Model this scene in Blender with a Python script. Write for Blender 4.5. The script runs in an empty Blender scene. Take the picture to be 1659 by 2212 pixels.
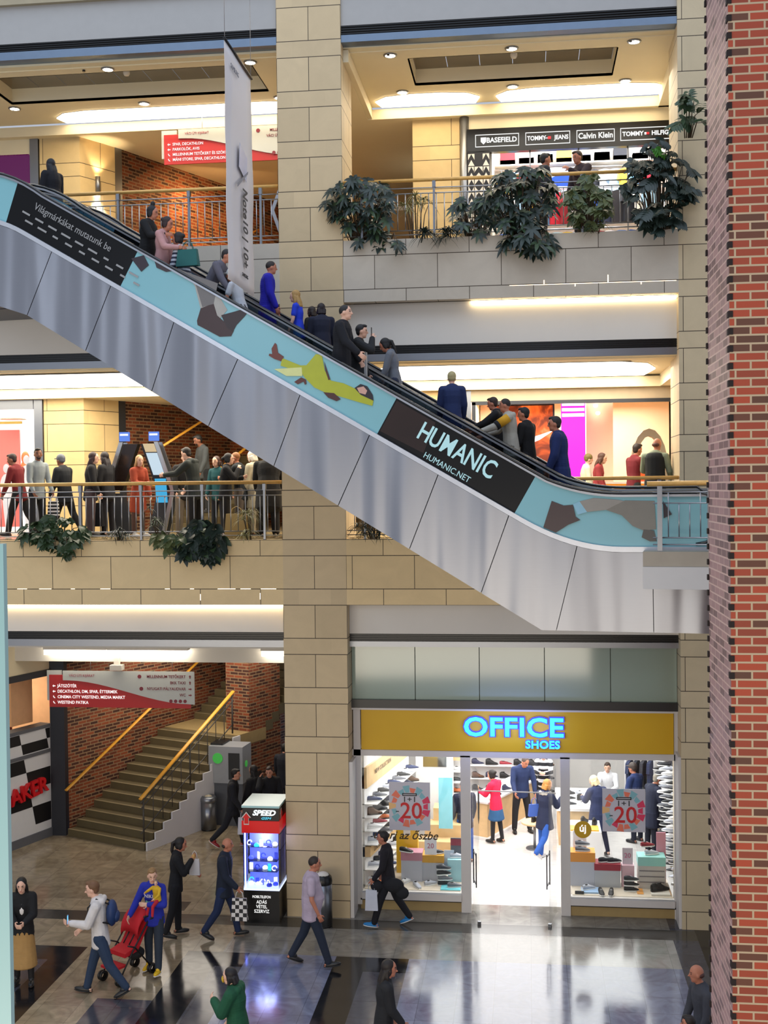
import bpy, bmesh, math, random
from mathutils import Vector, Matrix, Euler
PI = math.pi
random.seed(7)
S = bpy.context.scene
COL = S.collection
# ---------------------------------------------------------------- camera
cd = bpy.data.cameras.new('camera'); cam = bpy.data.objects.new('camera', cd); COL.objects.link(cam)
cd.sensor_fit = 'VERTICAL'; cd.sensor_height = 36.0; cd.sensor_width = 27.0; cd.lens = 36.0 * 2550 / 2212
R_ = Vector((0.99265336, 0.12052362, -0.01064705)); U_ = Vector((0.0081383, 0.02128848, 0.99974025)); F_ = Vector((-0.12071897, 0.99248217, -0.02015123))
cam.matrix_world = Matrix(((R_.x, U_.x, -F_.x, 0.0), (R_.y, U_.y, -F_.y, -22.2), (R_.z, U_.z, -F_.z, 8.23), (0, 0, 0, 1)))
cd.clip_end = 200
S.camera = cam
# ---------------------------------------------------------------- world, area lights, exposure
W = bpy.data.worlds.new('world'); S.world = W; W.use_nodes = True
W.node_tree.nodes['Background'].inputs[0].default_value = (0.78, 0.85, 1.0, 1); W.node_tree.nodes['Background'].inputs[1].default_value = 0.42
S.view_settings.view_transform = 'Standard'; S.view_settings.look = 'None'; S.view_settings.gamma = 1.0
S.view_settings.use_curve_mapping = False
S.view_settings.exposure = 0.55
def area(name, loc, size, power, color=(1, 1, 1), rot=(0, 0, 0)):
    l = bpy.data.lights.new(name, 'AREA'); l.shape = 'RECTANGLE'; l.size, l.size_y = size; l.energy = power; l.color = color
    o = bpy.data.objects.new(name, l); COL.objects.link(o); o.location = loc; o.rotation_euler = rot
    return o
area('skylight_light', (-3, -9, 22), (26, 16), 1250, (0.66, 0.80, 1.0))
area('front_fill_left', (-15, -22, 14), (6, 3), 120, (.78, .87, 1), (PI / 2 - .2, 0, -.3))  # added unseen fills on the camera side to brighten the facade, all three
area('front_fill_middle', (2, -23.5, 14.5), (5, 3), 110, (.78, .87, 1), (PI / 2 - .2, 0, 0))
area('front_fill_low', (-6, -23, 3.0), (22, 4.5), 950, (1, .86, .66), (PI / 2, 0, -.1))  # added warm fill that lifts the lower stone
area('corridor_light_lower', (-8, 6.5, 4.2), (4, 4), 110, (1, .92, .80))
area('corridor_light_middle', (-7.2, 2.0, 10.5), (5.6, 2.4), 42, (1, .93, .82))
area('corridor_light_middle', (0.0, 2.0, 10.5), (5.6, 2.4), 60, (1, .93, .82))
area('corridor_light_upper', (-8, 2.0, 16.1), (6, 2.4), 80, (1, .92, .76))
area('corridor_light_upper', (0.0, 2.0, 16.1), (5.6, 2.4), 80, (1, .93, .80))
area('stair_wall_light', (-7.4, 6.4, 16.0), (1.6, .5), 60, (1, .62, .28), (0.5, 0, 0.4))
area('shop_light', (-.3, 4.6, 3.08), (5.6, 7.2), 430, (1, .985, .96))
area('sport_shop_light', (1.0, 6.6, 10.25), (4.2, 3.0), 260, (1, .88, .76))
area('clothes_shop_light', (1.2, 5.0, 16.35), (4.0, 1.6), 300, (1, .96, .92))
area('toy_shop_light', (-12.1, 5.4, 10.3), (1.8, 1.6), 110, (1, .85, .8))
# ---------------------------------------------------------------- materials
def lin(c):
    if isinstance(c, str): c = tuple(int(c[i:i+2], 16) / 255 for i in (0, 2, 4))
    return tuple((x / 12.92 if x <= .04045 else ((x + .055) / 1.055) ** 2.4) for x in c) + (1,)
MC = {}
def mat(name, col='808080', rough=.5, metal=0, emis=None, es=1.0, var=.06, vs=6.0, spec=.5, bump=0, alpha=None):
    key = name
    if key in MC: return MC[key]
    m = bpy.data.materials.new(name); m.use_nodes = True; nt = m.node_tree; b = nt.nodes['Principled BSDF']
    c = lin(col)
    b.inputs['Roughness'].default_value = rough; b.inputs['Metallic'].default_value = metal
    b.inputs['Specular IOR Level'].default_value = spec
    if var > 0:
        tc = nt.nodes.new('ShaderNodeTexCoord'); n = nt.nodes.new('ShaderNodeTexNoise'); n.inputs['Scale'].default_value = vs; n.inputs['Detail'].default_value = 3
        nt.links.new(tc.outputs['Object'], n.inputs['Vector'])
        mx = nt.nodes.new('ShaderNodeMix'); mx.data_type = 'RGBA'
        mx.inputs[6].default_value = tuple(x * (1 - var * 1.6) for x in c[:3]) + (1,); mx.inputs[7].default_value = tuple(min(1, x * (1 + var * 1.6)) for x in c[:3]) + (1,)
        nt.links.new(n.outputs[0], mx.inputs[0]); nt.links.new(mx.outputs[2], b.inputs['Base Color'])
        if bump:
            bp = nt.nodes.new('ShaderNodeBump'); bp.inputs['Strength'].default_value = bump; bp.inputs['Distance'].default_value = .02
            nt.links.new(n.outputs[0], bp.inputs['Height']); nt.links.new(bp.outputs[0], b.inputs['Normal'])
    else: b.inputs['Base Color'].default_value = c
    if emis:
        b.inputs['Emission Color'].default_value = lin(emis); b.inputs['Emission Strength'].default_value = es
    MC[key] = m; return m
def nodes_mat(name, rough=.5, metal=0, spec=.5):
    m = bpy.data.materials.new(name); m.use_nodes = True; b = m.node_tree.nodes['Principled BSDF']
    b.inputs['Roughness'].default_value = rough; b.inputs['Metallic'].default_value = metal; b.inputs['Specular IOR Level'].default_value = spec
    return m, m.node_tree, b
def math_(nt, op, a, b=None, c=None):
    n = nt.nodes.new('ShaderNodeMath'); n.operation = op
    for i, v in enumerate((a, b, c)):
        if v is None: continue
        if isinstance(v, (int, float)): n.inputs[i].default_value = v
        else: nt.links.new(v, n.inputs[i])
    return n.outputs[0]
def mixc(nt, f, a, b):
    n = nt.nodes.new('ShaderNodeMix'); n.data_type = 'RGBA'
    if isinstance(f, (int, float)): n.inputs[0].default_value = f
    else: nt.links.new(f, n.inputs[0])
    for i, v in ((6, a), (7, b)):
        if isinstance(v, tuple): n.inputs[i].default_value = v
        else: nt.links.new(v, n.inputs[i])
    return n.outputs[2]
def uvxy(nt):
    u = nt.nodes.new('ShaderNodeUVMap'); s = nt.nodes.new('ShaderNodeSeparateXYZ'); nt.links.new(u.outputs[0], s.inputs[0])
    return u.outputs[0], s.outputs[0], s.outputs[1]
def noise(nt, vec, scale, detail=4, dist=0):
    n = nt.nodes.new('ShaderNodeTexNoise'); n.inputs['Scale'].default_value = scale; n.inputs['Detail'].default_value = detail; n.inputs['Distortion'].default_value = dist
    nt.links.new(vec, n.inputs['Vector']); return n.outputs[0]
def stone(name, x0, w, base='c2ad84', col_mode=False):
    """ashlar cladding: tall courses with joints every w from x0, short courses offset by half (no joints when col_mode)"""
    m, nt, b = nodes_mat(name, .62); uv, x, y = uvxy(nt)
    P = .9457
    t = math_(nt, 'FLOORED_MODULO', math_(nt, 'SUBTRACT', y, 1.28), P)
    short = math_(nt, 'LESS_THAN', t, .31)
    j1 = math_(nt, 'LESS_THAN', math_(nt, 'ABSOLUTE', math_(nt, 'SUBTRACT', t, .31)), .007)
    j2 = math_(nt, 'LESS_THAN', t, .007); j3 = math_(nt, 'GREATER_THAN', t, P - .007)
    xo = math_(nt, 'ADD', math_(nt, 'SUBTRACT', x, x0), math_(nt, 'MULTIPLY', short, w / 2))
    mx = math_(nt, 'FLOORED_MODULO', xo, w)
    v = math_(nt, 'MAXIMUM', math_(nt, 'LESS_THAN', mx, .006), math_(nt, 'GREATER_THAN', mx, w - .006))
    if col_mode: v = math_(nt, 'MULTIPLY', v, math_(nt, 'SUBTRACT', 1, short))
    jm = math_(nt, 'MAXIMUM', math_(nt, 'MAXIMUM', j1, j2), math_(nt, 'MAXIMUM', j3, v))
    # per-block tone
    cell = nt.nodes.new('ShaderNodeCombineXYZ')
    nt.links.new(math_(nt, 'FLOOR', math_(nt, 'DIVIDE', xo, w)), cell.inputs[0]); nt.links.new(math_(nt, 'ADD', math_(nt, 'MULTIPLY', math_(nt, 'FLOOR', math_(nt, 'DIVIDE', math_(nt, 'SUBTRACT', y, 1.28), P)), 2), short), cell.inputs[1])
    wn = nt.nodes.new('ShaderNodeTexWhiteNoise'); nt.links.new(cell.outputs[0], wn.inputs['Vector'])
    n1 = noise(nt, uv, 2.2, 5, 1.5); n2 = noise(nt, uv, 30, 2)
    c = lin(base); dk = tuple(v_ * .80 for v_ in c[:3]) + (1,); lt = tuple(min(1, v_ * 1.12) for v_ in c[:3]) + (1,)
    f = math_(nt, 'ADD', math_(nt, 'MULTIPLY', n1, .6), math_(nt, 'ADD', math_(nt, 'MULTIPLY', wn.outputs[0], .35), math_(nt, 'MULTIPLY', n2, .12)))
    colr = mixc(nt, f, dk, lt)
    nt.links.new(mixc(nt, jm, colr, lin('3a2c1e')), b.inputs['Base Color'])
    bp = nt.nodes.new('ShaderNodeBump'); bp.inputs['Strength'].default_value = .5; bp.inputs['Distance'].default_value = .01; bp.invert = True
    nt.links.new(jm, bp.inputs['Height']); nt.links.new(bp.outputs[0], b.inputs['Normal'])
    return m
def brick(name, c1, c2, mortar, bw=.26, bh=.075, ms=.010, rough=.75, dark='2a1410', darkamt=.25, sc=1.0):
    m, nt, b = nodes_mat(name, rough); uv, x, y = uvxy(nt)
    br = nt.nodes.new('ShaderNodeTexBrick'); nt.links.new(uv, br.inputs['Vector'])
    br.offset = .5; br.squash = 1
    br.inputs['Scale'].default_value = 1; br.inputs['Brick Width'].default_value = bw; br.inputs['Row Height'].default_value = bh; br.inputs['Mortar Size'].default_value = ms
    br.inputs['Mortar Smooth'].default_value = .1; br.inputs['Bias'].default_value = -0.1
    br.inputs['Color1'].default_value = lin(c1); br.inputs['Color2'].default_value = lin(c2); br.inputs['Mortar'].default_value = lin(mortar)
    # darker clinker bricks, picked per brick
    row = math_(nt, 'FLOOR', math_(nt, 'DIVIDE', y, bh)); off = math_(nt, 'SUBTRACT', .5, math_(nt, 'MULTIPLY', math_(nt, 'FLOORED_MODULO', row, 2), .5))
    cx = math_(nt, 'FLOOR', math_(nt, 'SUBTRACT', math_(nt, 'DIVIDE', x, bw), math_(nt, 'MULTIPLY', off, -1)))
    cb = nt.nodes.new('ShaderNodeCombineXYZ'); nt.links.new(cx, cb.inputs[0]); nt.links.new(row, cb.inputs[1])
    wn = nt.nodes.new('ShaderNodeTexWhiteNoise'); nt.links.new(cb.outputs[0], wn.inputs['Vector'])
    pick = math_(nt, 'MULTIPLY', math_(nt, 'LESS_THAN', wn.outputs[0], darkamt), math_(nt, 'SUBTRACT', 1, br.outputs['Fac']))
    c = mixc(nt, math_(nt, 'MULTIPLY', pick, .8), br.outputs['Color'], lin(dark))
    nt.links.new(c, b.inputs['Base Color'])
    bp = nt.nodes.new('ShaderNodeBump'); bp.inputs['Strength'].default_value = .6; bp.inputs['Distance'].default_value = .01; bp.invert = True
    nt.links.new(br.outputs['Fac'], bp.inputs['Height']); nt.links.new(bp.outputs[0], b.inputs['Normal'])
    return m
def tile(name, a, c_, joint, size=.6, rough=.12, jw=.004, vein=2.0, sx=1.0, spec=.5):
    m, nt, b = nodes_mat(name, rough, 0, spec); uv, x, y = uvxy(nt)
    br = nt.nodes.new('ShaderNodeTexBrick'); nt.links.new(uv, br.inputs['Vector'])
    br.offset = 0; br.inputs['Scale'].default_value = 1; br.inputs['Brick Width'].default_value = size * sx; br.inputs['Row Height'].default_value = size; br.inputs['Mortar Size'].default_value = jw
    br.inputs['Color1'].default_value = (0, 0, 0, 1); br.inputs['Color2'].default_value = (1, 1, 1, 1); br.inputs['Mortar'].default_value = (.5, .5, .5, 1)
    n1 = noise(nt, uv, vein, 6, 2.5)
    sp = nt.nodes.new('ShaderNodeSeparateColor'); nt.links.new(br.outputs['Color'], sp.inputs[0])
    f = math_(nt, 'ADD', math_(nt, 'MULTIPLY', math_(nt, 'SUBTRACT', n1, .25), 1.3), math_(nt, 'MULTIPLY', math_(nt, 'SUBTRACT', sp.outputs[0], .5), .30))
    cc = nt.nodes.new('ShaderNodeClamp'); nt.links.new(f, cc.inputs[0])
    col = mixc(nt, cc.outputs[0], lin(a), lin(c_))
    nt.links.new(mixc(nt, math_(nt, 'MULTIPLY', br.outputs['Fac'], .7), col, lin(joint)), b.inputs['Base Color'])
    rr = math_(nt, 'ADD', math_(nt, 'MULTIPLY', n1, .14), rough - .05); nt.links.new(rr, b.inputs['Roughness'])
    return m
def brushed(name, col='b8babf', rough=.34, axis_scale=(1, 60, 60)):
    m, nt, b = nodes_mat(name, rough, .92)
    tc = nt.nodes.new('ShaderNodeTexCoord'); mp = nt.nodes.new('ShaderNodeMapping'); mp.inputs['Scale'].default_value = axis_scale
    nt.links.new(tc.outputs['Object'], mp.inputs[0]); n = noise(nt, mp.outputs[0], 4, 3)
    c = lin(col); nt.links.new(mixc(nt, n, tuple(v * .88 for v in c[:3]) + (1,), c), b.inputs['Base Color'])
    nt.links.new(math_(nt, 'ADD', math_(nt, 'MULTIPLY', n, .12), rough - .06), b.inputs['Roughness'])
    return m
def glass(name, tint=(.95, .97, .97, 1), refl=.10, rough=.02):
    m = bpy.data.materials.new(name); m.use_nodes = True; nt = m.node_tree; nt.nodes.clear()
    o = nt.nodes.new('ShaderNodeOutputMaterial'); t = nt.nodes.new('ShaderNodeBsdfTransparent'); g = nt.nodes.new('ShaderNodeBsdfGlossy'); mx = nt.nodes.new('ShaderNodeMixShader')
    fr = nt.nodes.new('ShaderNodeFresnel'); fr.inputs[0].default_value = 1.45
    t.inputs[0].default_value = tint; g.inputs['Roughness'].default_value = rough
    nt.links.new(math_(nt, 'MULTIPLY', fr.outputs[0], refl * 12), mx.inputs[0]); nt.links.new(t.outputs[0], mx.inputs[1]); nt.links.new(g.outputs[0], mx.inputs[2]); nt.links.new(mx.outputs[0], o.inputs[0])
    return m
def emit(name, col, st):
    if name in MC: return MC[name]
    m = mat(name, '000000', .5, 0, col, st, var=0); return m
M = {}
M['stone_col'] = stone('stone_column', -4.05, .62, 'cab48e', True)
M['stone_par'] = stone('stone_parapet', -10.46, 1.19, 'dcc292')
M['stone_par2'] = stone('stone_parapet_upper', -2.83, 1.19, 'beb4a4')
M['stone_pier'] = stone('stone_pier', -11.1, .95, 'd4b985', True)
M['white'] = mat('white_plaster', 'd9d4cb', .7, var=.03, vs=1.5)
M['cream'] = mat('cream_plaster', 'e6dabb', .7, var=.03, vs=1.2)
M['ceil'] = mat('ceiling_plaster', 'e4d8b8', .7, var=.03, vs=1.2)
M['black'] = mat('black_metal', '0c0c0e', .35, var=.05)
M['grille'] = mat('black_grille', '121214', .3, .3, var=.05)
M['steel'] = brushed('grey_steel', '8d9096', .35, (1, 1, 30))
M['bluesteel'] = mat('blue_grey_metal', '6f7f92', .35, .5, var=.05)
M['darksteel'] = mat('dark_steel', '3a3c42', .4, .4, var=.05)
M['rail'] = brushed('rail_steel', 'a9abb0', .3, (1, 1, 20))
M['brass'] = mat('wood_handrail', 'd3a45a', .28, .25, var=.12, vs=12)
M['wood'] = mat('pale_oak', 'd9b787', .5, var=.14, vs=5)
M['yelwood'] = mat('lacquered_handrail', 'e8a638', .3, .0, var=.08)
M['brick_in'] = brick('brown_brick', '84401f', '5e2c18', '8a6e50', .26, .08, .012, .75, '24120c', .34)
M['brick_pil'] = brick('red_brick', 'a8452a', '863c28', 'b8a284', .26, .0757, .009, .7, '4c3a2c', .28)
M['brick_side'] = brick('red_brick_side_sheen', 'a88280', '947474', 'c8a89e', .26, .0757, .008, .5, '6a4f50', .3)  # same red brick, with cool light and sheen put into the side colour
M['glass'] = glass('shop_glass'); M['glass_t'] = glass('tinted_glass', (.55, .60, .64, 1), .10); M['glass_d'] = glass('door_glass', (.97, .98, .98, 1), .015); M['glass_g'] = glass('green_glass', (.62, .72, .68, 1), .16)
# ---------------------------------------------------------------- mesh helpers
class MB:
    def __init__(s): s.v = []; s.f = []; s.m = []; s.sm = []
    def add(s, vs, fs, mi=0, smooth=False, X=None):
        o = len(s.v)
        for p in vs:
            p = Vector(p)
            if X is not None: p = X @ p
            s.v.append(p)
        for f in fs: s.f.append([o + i for i in f]); s.m.append(mi); s.sm.append(smooth)
        return s
    def box(s, x0, x1, y0, y1, z0, z1, mi=0, X=None):
        vs = [(x, y, z) for z in (z0, z1) for y in (y0, y1) for x in (x0, x1)]
        return s.add(vs, [(0, 2, 3, 1), (4, 5, 7, 6), (0, 1, 5, 4), (2, 6, 7, 3), (0, 4, 6, 2), (1, 3, 7, 5)], mi, False, X)
    def obox(s, p0, p1, w, z0, z1, mi=0):
        """upright slab between plan points p0,p1, thickness w to the left of p0->p1"""
        d = (Vector(p1) - Vector(p0)); n = Vector((-d.y, d.x)).normalized() * w
        a, b, c, e = Vector(p0), Vector(p1), Vector(p1) + n, Vector(p0) + n
        vs = [(q.x, q.y, z) for z in (z0, z1) for q in (a, b, c, e)]
        return s.add(vs, [(3, 2, 1, 0), (4, 5, 6, 7), (0, 1, 5, 4), (1, 2, 6, 5), (2, 3, 7, 6), (3, 0, 4, 7)], mi)
    def prism(s, pts, d0, d1, X, mi=0, smooth=False):
        """2D outline pts in X's xy plane, extruded d0..d1 along X's z"""
        n = len(pts); vs = [(p[0], p[1], d0) for p in pts] + [(p[0], p[1], d1) for p in pts]
        fs = [tuple(range(n))[::-1], tuple(range(n, 2 * n))] + [(i, (i + 1) % n, n + (i + 1) % n, n + i) for i in range(n)]
        return s.add(vs, fs, mi, smooth, X)
    def tube(s, path, r, seg=8, mi=0, close=True, smooth=True, flat=1.0):
        path = [Vector(p) for p in path]; o = len(s.v); n = len(path); rs = r if isinstance(r, (list, tuple)) else [r] * n
        for i, p in enumerate(path):
            t = (path[min(i + 1, n - 1)] - path[max(i - 1, 0)]).normalized()
            a = t.cross(Vector((0, 0, 1)))
            if a.length < .05: a = t.cross(Vector((0, 1, 0)))
            a.normalize(); b = a.cross(t)
            for k in range(seg):
                q = 2 * PI * k / seg; s.v.append(p + (a * math.cos(q) + b * math.sin(q) * flat) * rs[i])
        for i in range(n - 1):
            for k in range(seg):
                s.f.append([o + i * seg + k, o + i * seg + (k + 1) % seg, o + (i + 1) * seg + (k + 1) % seg, o + (i + 1) * seg + k]); s.m.append(mi); s.sm.append(smooth)
        if close:
            s.f.append([o + k for k in range(seg)][::-1]); s.m.append(mi); s.sm.append(False)
            s.f.append([o + (n - 1) * seg + k for k in range(seg)]); s.m.append(mi); s.sm.append(False)
        return s
    def cyl(s, x, y, z0, z1, r, seg=20, mi=0, r1=None):
        return s.tube([(x, y, z0), (x, y, z1)], [r, r if r1 is None else r1], seg, mi)
    def lathe(s, x, y, prof, seg=20, mi=0):
        o = len(s.v); n = len(prof)
        for r, z in prof:
            for k in range(seg):
                q = 2 * PI * k / seg; s.v.append(Vector((x + r * math.cos(q), y + r * math.sin(q), z)))
        for i in range(n - 1):
            for k in range(seg):
                s.f.append([o + i * seg + k, o + i * seg + (k + 1) % seg, o + (i + 1) * seg + (k + 1) % seg, o + (i + 1) * seg + k]); s.m.append(mi); s.sm.append(True)
        return s
    def ell(s, c, r, mi=0, seg=12, rings=8, X=None):
        vs = []; fs = []
        for i in range(1, rings):
            a = PI * i / rings
            for k in range(seg):
                q = 2 * PI * k / seg; vs.append((c[0] + r[0] * math.sin(a) * math.cos(q), c[1] + r[1] * math.sin(a) * math.sin(q), c[2] + r[2] * math.cos(a)))
        T = len(vs); vs.append((c[0], c[1], c[2] + r[2])); vs.append((c[0], c[1], c[2] - r[2]))
        for i in range(rings - 2):
            for k in range(seg): fs.append((i * seg + k, (i + 1) * seg + k, (i + 1) * seg + (k + 1) % seg, i * seg + (k + 1) % seg))
        for k in range(seg): fs.append((T, k, (k + 1) % seg)); fs.append((T + 1, (rings - 2) * seg + (k + 1) % seg, (rings - 2) * seg + k))
        return s.add(vs, fs, mi, True, X)
    def mesh(s, name, mats, bevel=0):
        me = bpy.data.meshes.new(name); me.from_pydata([tuple(v) for v in s.v], [], s.f)
        for m in (mats if isinstance(mats, (list, tuple)) else [mats]): me.materials.append(m)
        me.polygons.foreach_set('material_index', s.m); me.polygons.foreach_set('use_smooth', s.sm)
        me.update()
        uvl = me.uv_layers.new(name='UVMap').data
        for p in me.polygons:
            n = p.normal
            if abs(n.z) > .7:
                for li in p.loop_indices:
                    co = me.vertices[me.loops[li].vertex_index].co; uvl[li].uv = (co.x, co.y)
            else:
                t = Vector((-n.y, n.x, 0)).normalized() if n.xy.length > 1e-6 else Vector((1, 0, 0))
                for li in p.loop_indices:
                    co = me.vertices[me.loops[li].vertex_index].co; uvl[li].uv = (co.dot(t), co.z)
        return me
    def build(s, name, mats, parent=None, bevel=0):
        o = bpy.data.objects.new(name, s.mesh(name, mats)); COL.objects.link(o)
        if parent is not None: o.parent = parent
        if bevel:
            b = o.modifiers.new('bevel', 'BEVEL'); b.width = bevel; b.segments = 2; b.limit_method = 'ANGLE'
        return o
def tag(o, label, cat, group=None, kind=None):
    o['label'] = label; o['category'] = cat
    if group: o['group'] = group
    if kind: o['kind'] = kind
    return o
def st(o): o['kind'] = 'structure'; return o
def thing(name, label, cat, loc=(0, 0, 0), rz=0, group=None):
    o = bpy.data.objects.new(name, None); COL.objects.link(o); o.location = loc; o.rotation_euler = (0, 0, rz); o.empty_display_size = .1
    return tag(o, label, cat, group)
def dup(root, loc=None, rz=None, label=None, scale=None):
    r = root.copy(); COL.objects.link(r)
    if loc is not None: r.location = loc
    if rz is not None: r.rotation_euler = (0, 0, rz)
    if label: r['label'] = label
    if scale: r.scale = (scale,) * 3
    for ch in list(root.children):
        c = ch.copy(); COL.objects.link(c); c.parent = r
        for g in ch.children:
            d = g.copy(); COL.objects.link(d); d.parent = c
    return r
def text(name, s, size, X, m, parent=None, align='CENTER', extrude=.004, offset=0, sx=1.0, shear=0, space=1.0):
    cu = bpy.data.curves.new(name, 'FONT'); cu.body = s; cu.size = size; cu.align_x = align; cu.align_y = 'CENTER'; cu.extrude = extrude; cu.offset = offset; cu.shear = shear; cu.space_character = space
    cu.resolution_u = 3
    o = bpy.data.objects.new(name, cu); COL.objects.link(o)
    dg = bpy.context.evaluated_depsgraph_get(); me = bpy.data.meshes.new_from_object(o.evaluated_get(dg))
    bpy.data.objects.remove(o); me.materials.clear(); me.materials.append(m)
    me.transform(Matrix.Diagonal((sx, 1, 1, 1))); me.transform(X)
    t = bpy.data.objects.new(name, me); COL.objects.link(t)
    if parent is not None: t.parent = parent
    return t
def XF(loc, ax=(1, 0, 0), ay=(0, 0, 1)):
    """frame at loc whose x runs along ax, y along ay"""
    a = Vector(ax).normalized(); b = Vector(ay).normalized(); c = a.cross(b)
    return Matrix(((a.x, b.x, c.x, loc[0]), (a.y, b.y, c.y, loc[1]), (a.z, b.z, c.z, loc[2]), (0, 0, 0, 1)))
# ================================================================ SETTING
F0, F1, F2 = 0.0, 7.27, 12.92
XL, XR = -16.0, 3.4          # extent of the wing
CX0, CX1 = -4.66, -3.43      # middle column
RX0 = 2.78                   # right column
# floor: one mesh of rectangular inlays
tl = [tile('marble_brown_tile', '7a6c58', 'b0a084', '5a5044', .6, .12), tile('black_tile', '17171a', '232326', '0e0e10', .6, .10), tile('dark_grey_tile', '3c3c44', '505058', '1c1c20', .6, .12),
      tile('blue_grey_tile', '62657a', '8a90a8', '3a3c48', .6, .10), tile('light_grey_tile', '8c8880', 'b4b0a6', '6a665e', .6, .12), tile('shop_white_tile', 'c9c6c4', 'e0dedc', 'b0acaa', .6, .14), tile('band_tile', '3c3934', '4a463f', '2c2a26', .6, .13), tile('grey_marble_tile', '6f6b64', '9c978d', '5a5650', .6, .12)]
xs = [-16, -8.9, -8.45, -7.95, -7.0, -6.74, -6.08, -5.45, -4.96, -3.4, -2.85, -2.12, .3, 2.55, 3.0, 3.6, 9]
ys = [-26, -7.6, -3.9, -2.45, -1.84, -.55, -.06, .1, .6, .98, 13]
def zone(x, y):
    if y > .98: return 5 if -3.35 < x < 2.9 and y < 12 else 0
    if .1 < y < .6 and -7.0 < x < -6.74: return 6
    if -.55 < y < -.06 and x < 3.0: return 6
    if x > 3.6: return 1
    if x > 3.0: return 1
    if y > -1.84:
        if 2.55 < x: return 2
        if x > .3 and y < -.55: return 4
        if x > -5.45: return 7
        return 0
    if x < -7.95: return 1 if (y > -2.45 or x > -8.45) else 2
    if x < -6.08: return 0 if (y > -3.9 or x < -7.0) else 2
    if x < -5.45: return 1
    if x < -4.96: return 1 if y > -2.45 else 2
    if x < -3.4: return 2 if x < -4.4 else 3
    if x < -2.85: return 1
    if x < -2.12: return 2 if y < -2.45 else 1
    if x < 2.55: return 3
    return 2
fl = MB()
for i in range(len(xs) - 1):
    for j in range(len(ys) - 1):
        fl.add([(xs[i], ys[j], 0), (xs[i+1], ys[j], 0), (xs[i+1], ys[j+1], 0), (xs[i], ys[j+1], 0)], [(0, 1, 2, 3)], zone((xs[i] + xs[i+1]) / 2, (ys[j] + ys[j+1]) / 2))
fl.box(-16, 9, -26, 13, -.3, -.02, 1)
st(fl.build('floor', tl))
# columns
cm = MB().box(CX0, CX1, 0, 1.3, 0, 19.5); cm.box(CX0 - .012, CX0, .02, 1.28, 0, 19.5)
st(cm.build('wall_middle_column', M['stone_col']))
st(MB().box(RX0, 4.2, 0, 1.3, 0, 19.5).build('wall_right_column', stone('stone_right_column', 2.86, 1.24, 'c8b694', True)))
for z0, z1, xa, xb, mm in ((6.01, F1, XL, CX0, 'stone_par'), (6.01, F1, CX1, RX0, 'stone_par'), (11.76, F2, XL, CX0, 'stone_par2'), (11.76, F2, CX1, RX0, 'stone_par2')):
    st(MB().box(xa, xb, 0.0, .22, z0, z1).build('wall_parapet', M[mm]))
# slabs behind parapets (planter trough and floor)
fm = tile('upper_floor_tile', '8a7a5c', 'a5936f', '6a5c44', .6, .2)
for z, n in ((F1, 'floor_middle'), (F2, 'floor_upper')):
    st(MB().box(XL, 4.2, .62, 16, z - .5, z).build(n, fm))
    for xa, xb in ((XL, CX0), (CX1, RX0)):
        st(MB().box(xa, xb, .22, .62, z - .35, z - .12).build('trim_planter_trough', mat('planter_soil', '1c1510', .9)))
# fascias: (bay, white top, white bottom, grille bottom, grey bottom)
def fascia(xa, xb, zt, zw, zg, zs, yw=.3, blue=False, gm=None):
    st(MB().box(xa, xb, yw, yw + .2, zw, zt).build('wall_fascia', mat('top_fascia_grey', 'a5a3a0', .7, var=.03) if gm else M['white']))
    g = MB().box(xa, xb, yw + .02, yw + .2, zg, zw)
    k = 4
    for i in range(k):
        z = zg + (zw - zg) * (i + .3) / k; g.box(xa, xb, yw - .01, yw + .02, z, z + (zw - zg) / k * .38, 1)
    st(g.build('trim_grille', [M['black'], M['grille']]))
    st(MB().box(xa, xb, yw - .02, yw + .25, zs, zg - .005).build('trim_lip', M['bluesteel'] if blue else M['steel']))
fascia(XL, CX0, 6.01, 5.45, 5.30, 5.16); fascia(CX1, RX0, 6.01, 5.43, 5.29, 5.18)
fascia(XL, CX0, 11.76, 10.96, 10.80, 10.66); fascia(CX1, RX0, 11.76, 10.96, 10.80, 10.66)
fascia(XL, CX0, 17.72, 17.0, 16.84, 16.68, .05, True, 'top_fascia_grey'); fascia(CX1, RX0, 17.72, 16.98, 16.80, 16.66, .05, True, 'top_fascia_grey')
st(MB().box(XL, 4.2, -.05, .5, 17.72, 19.5).build('wall_top', mat('top_parapet', 'a2967c', .7)))
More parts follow.
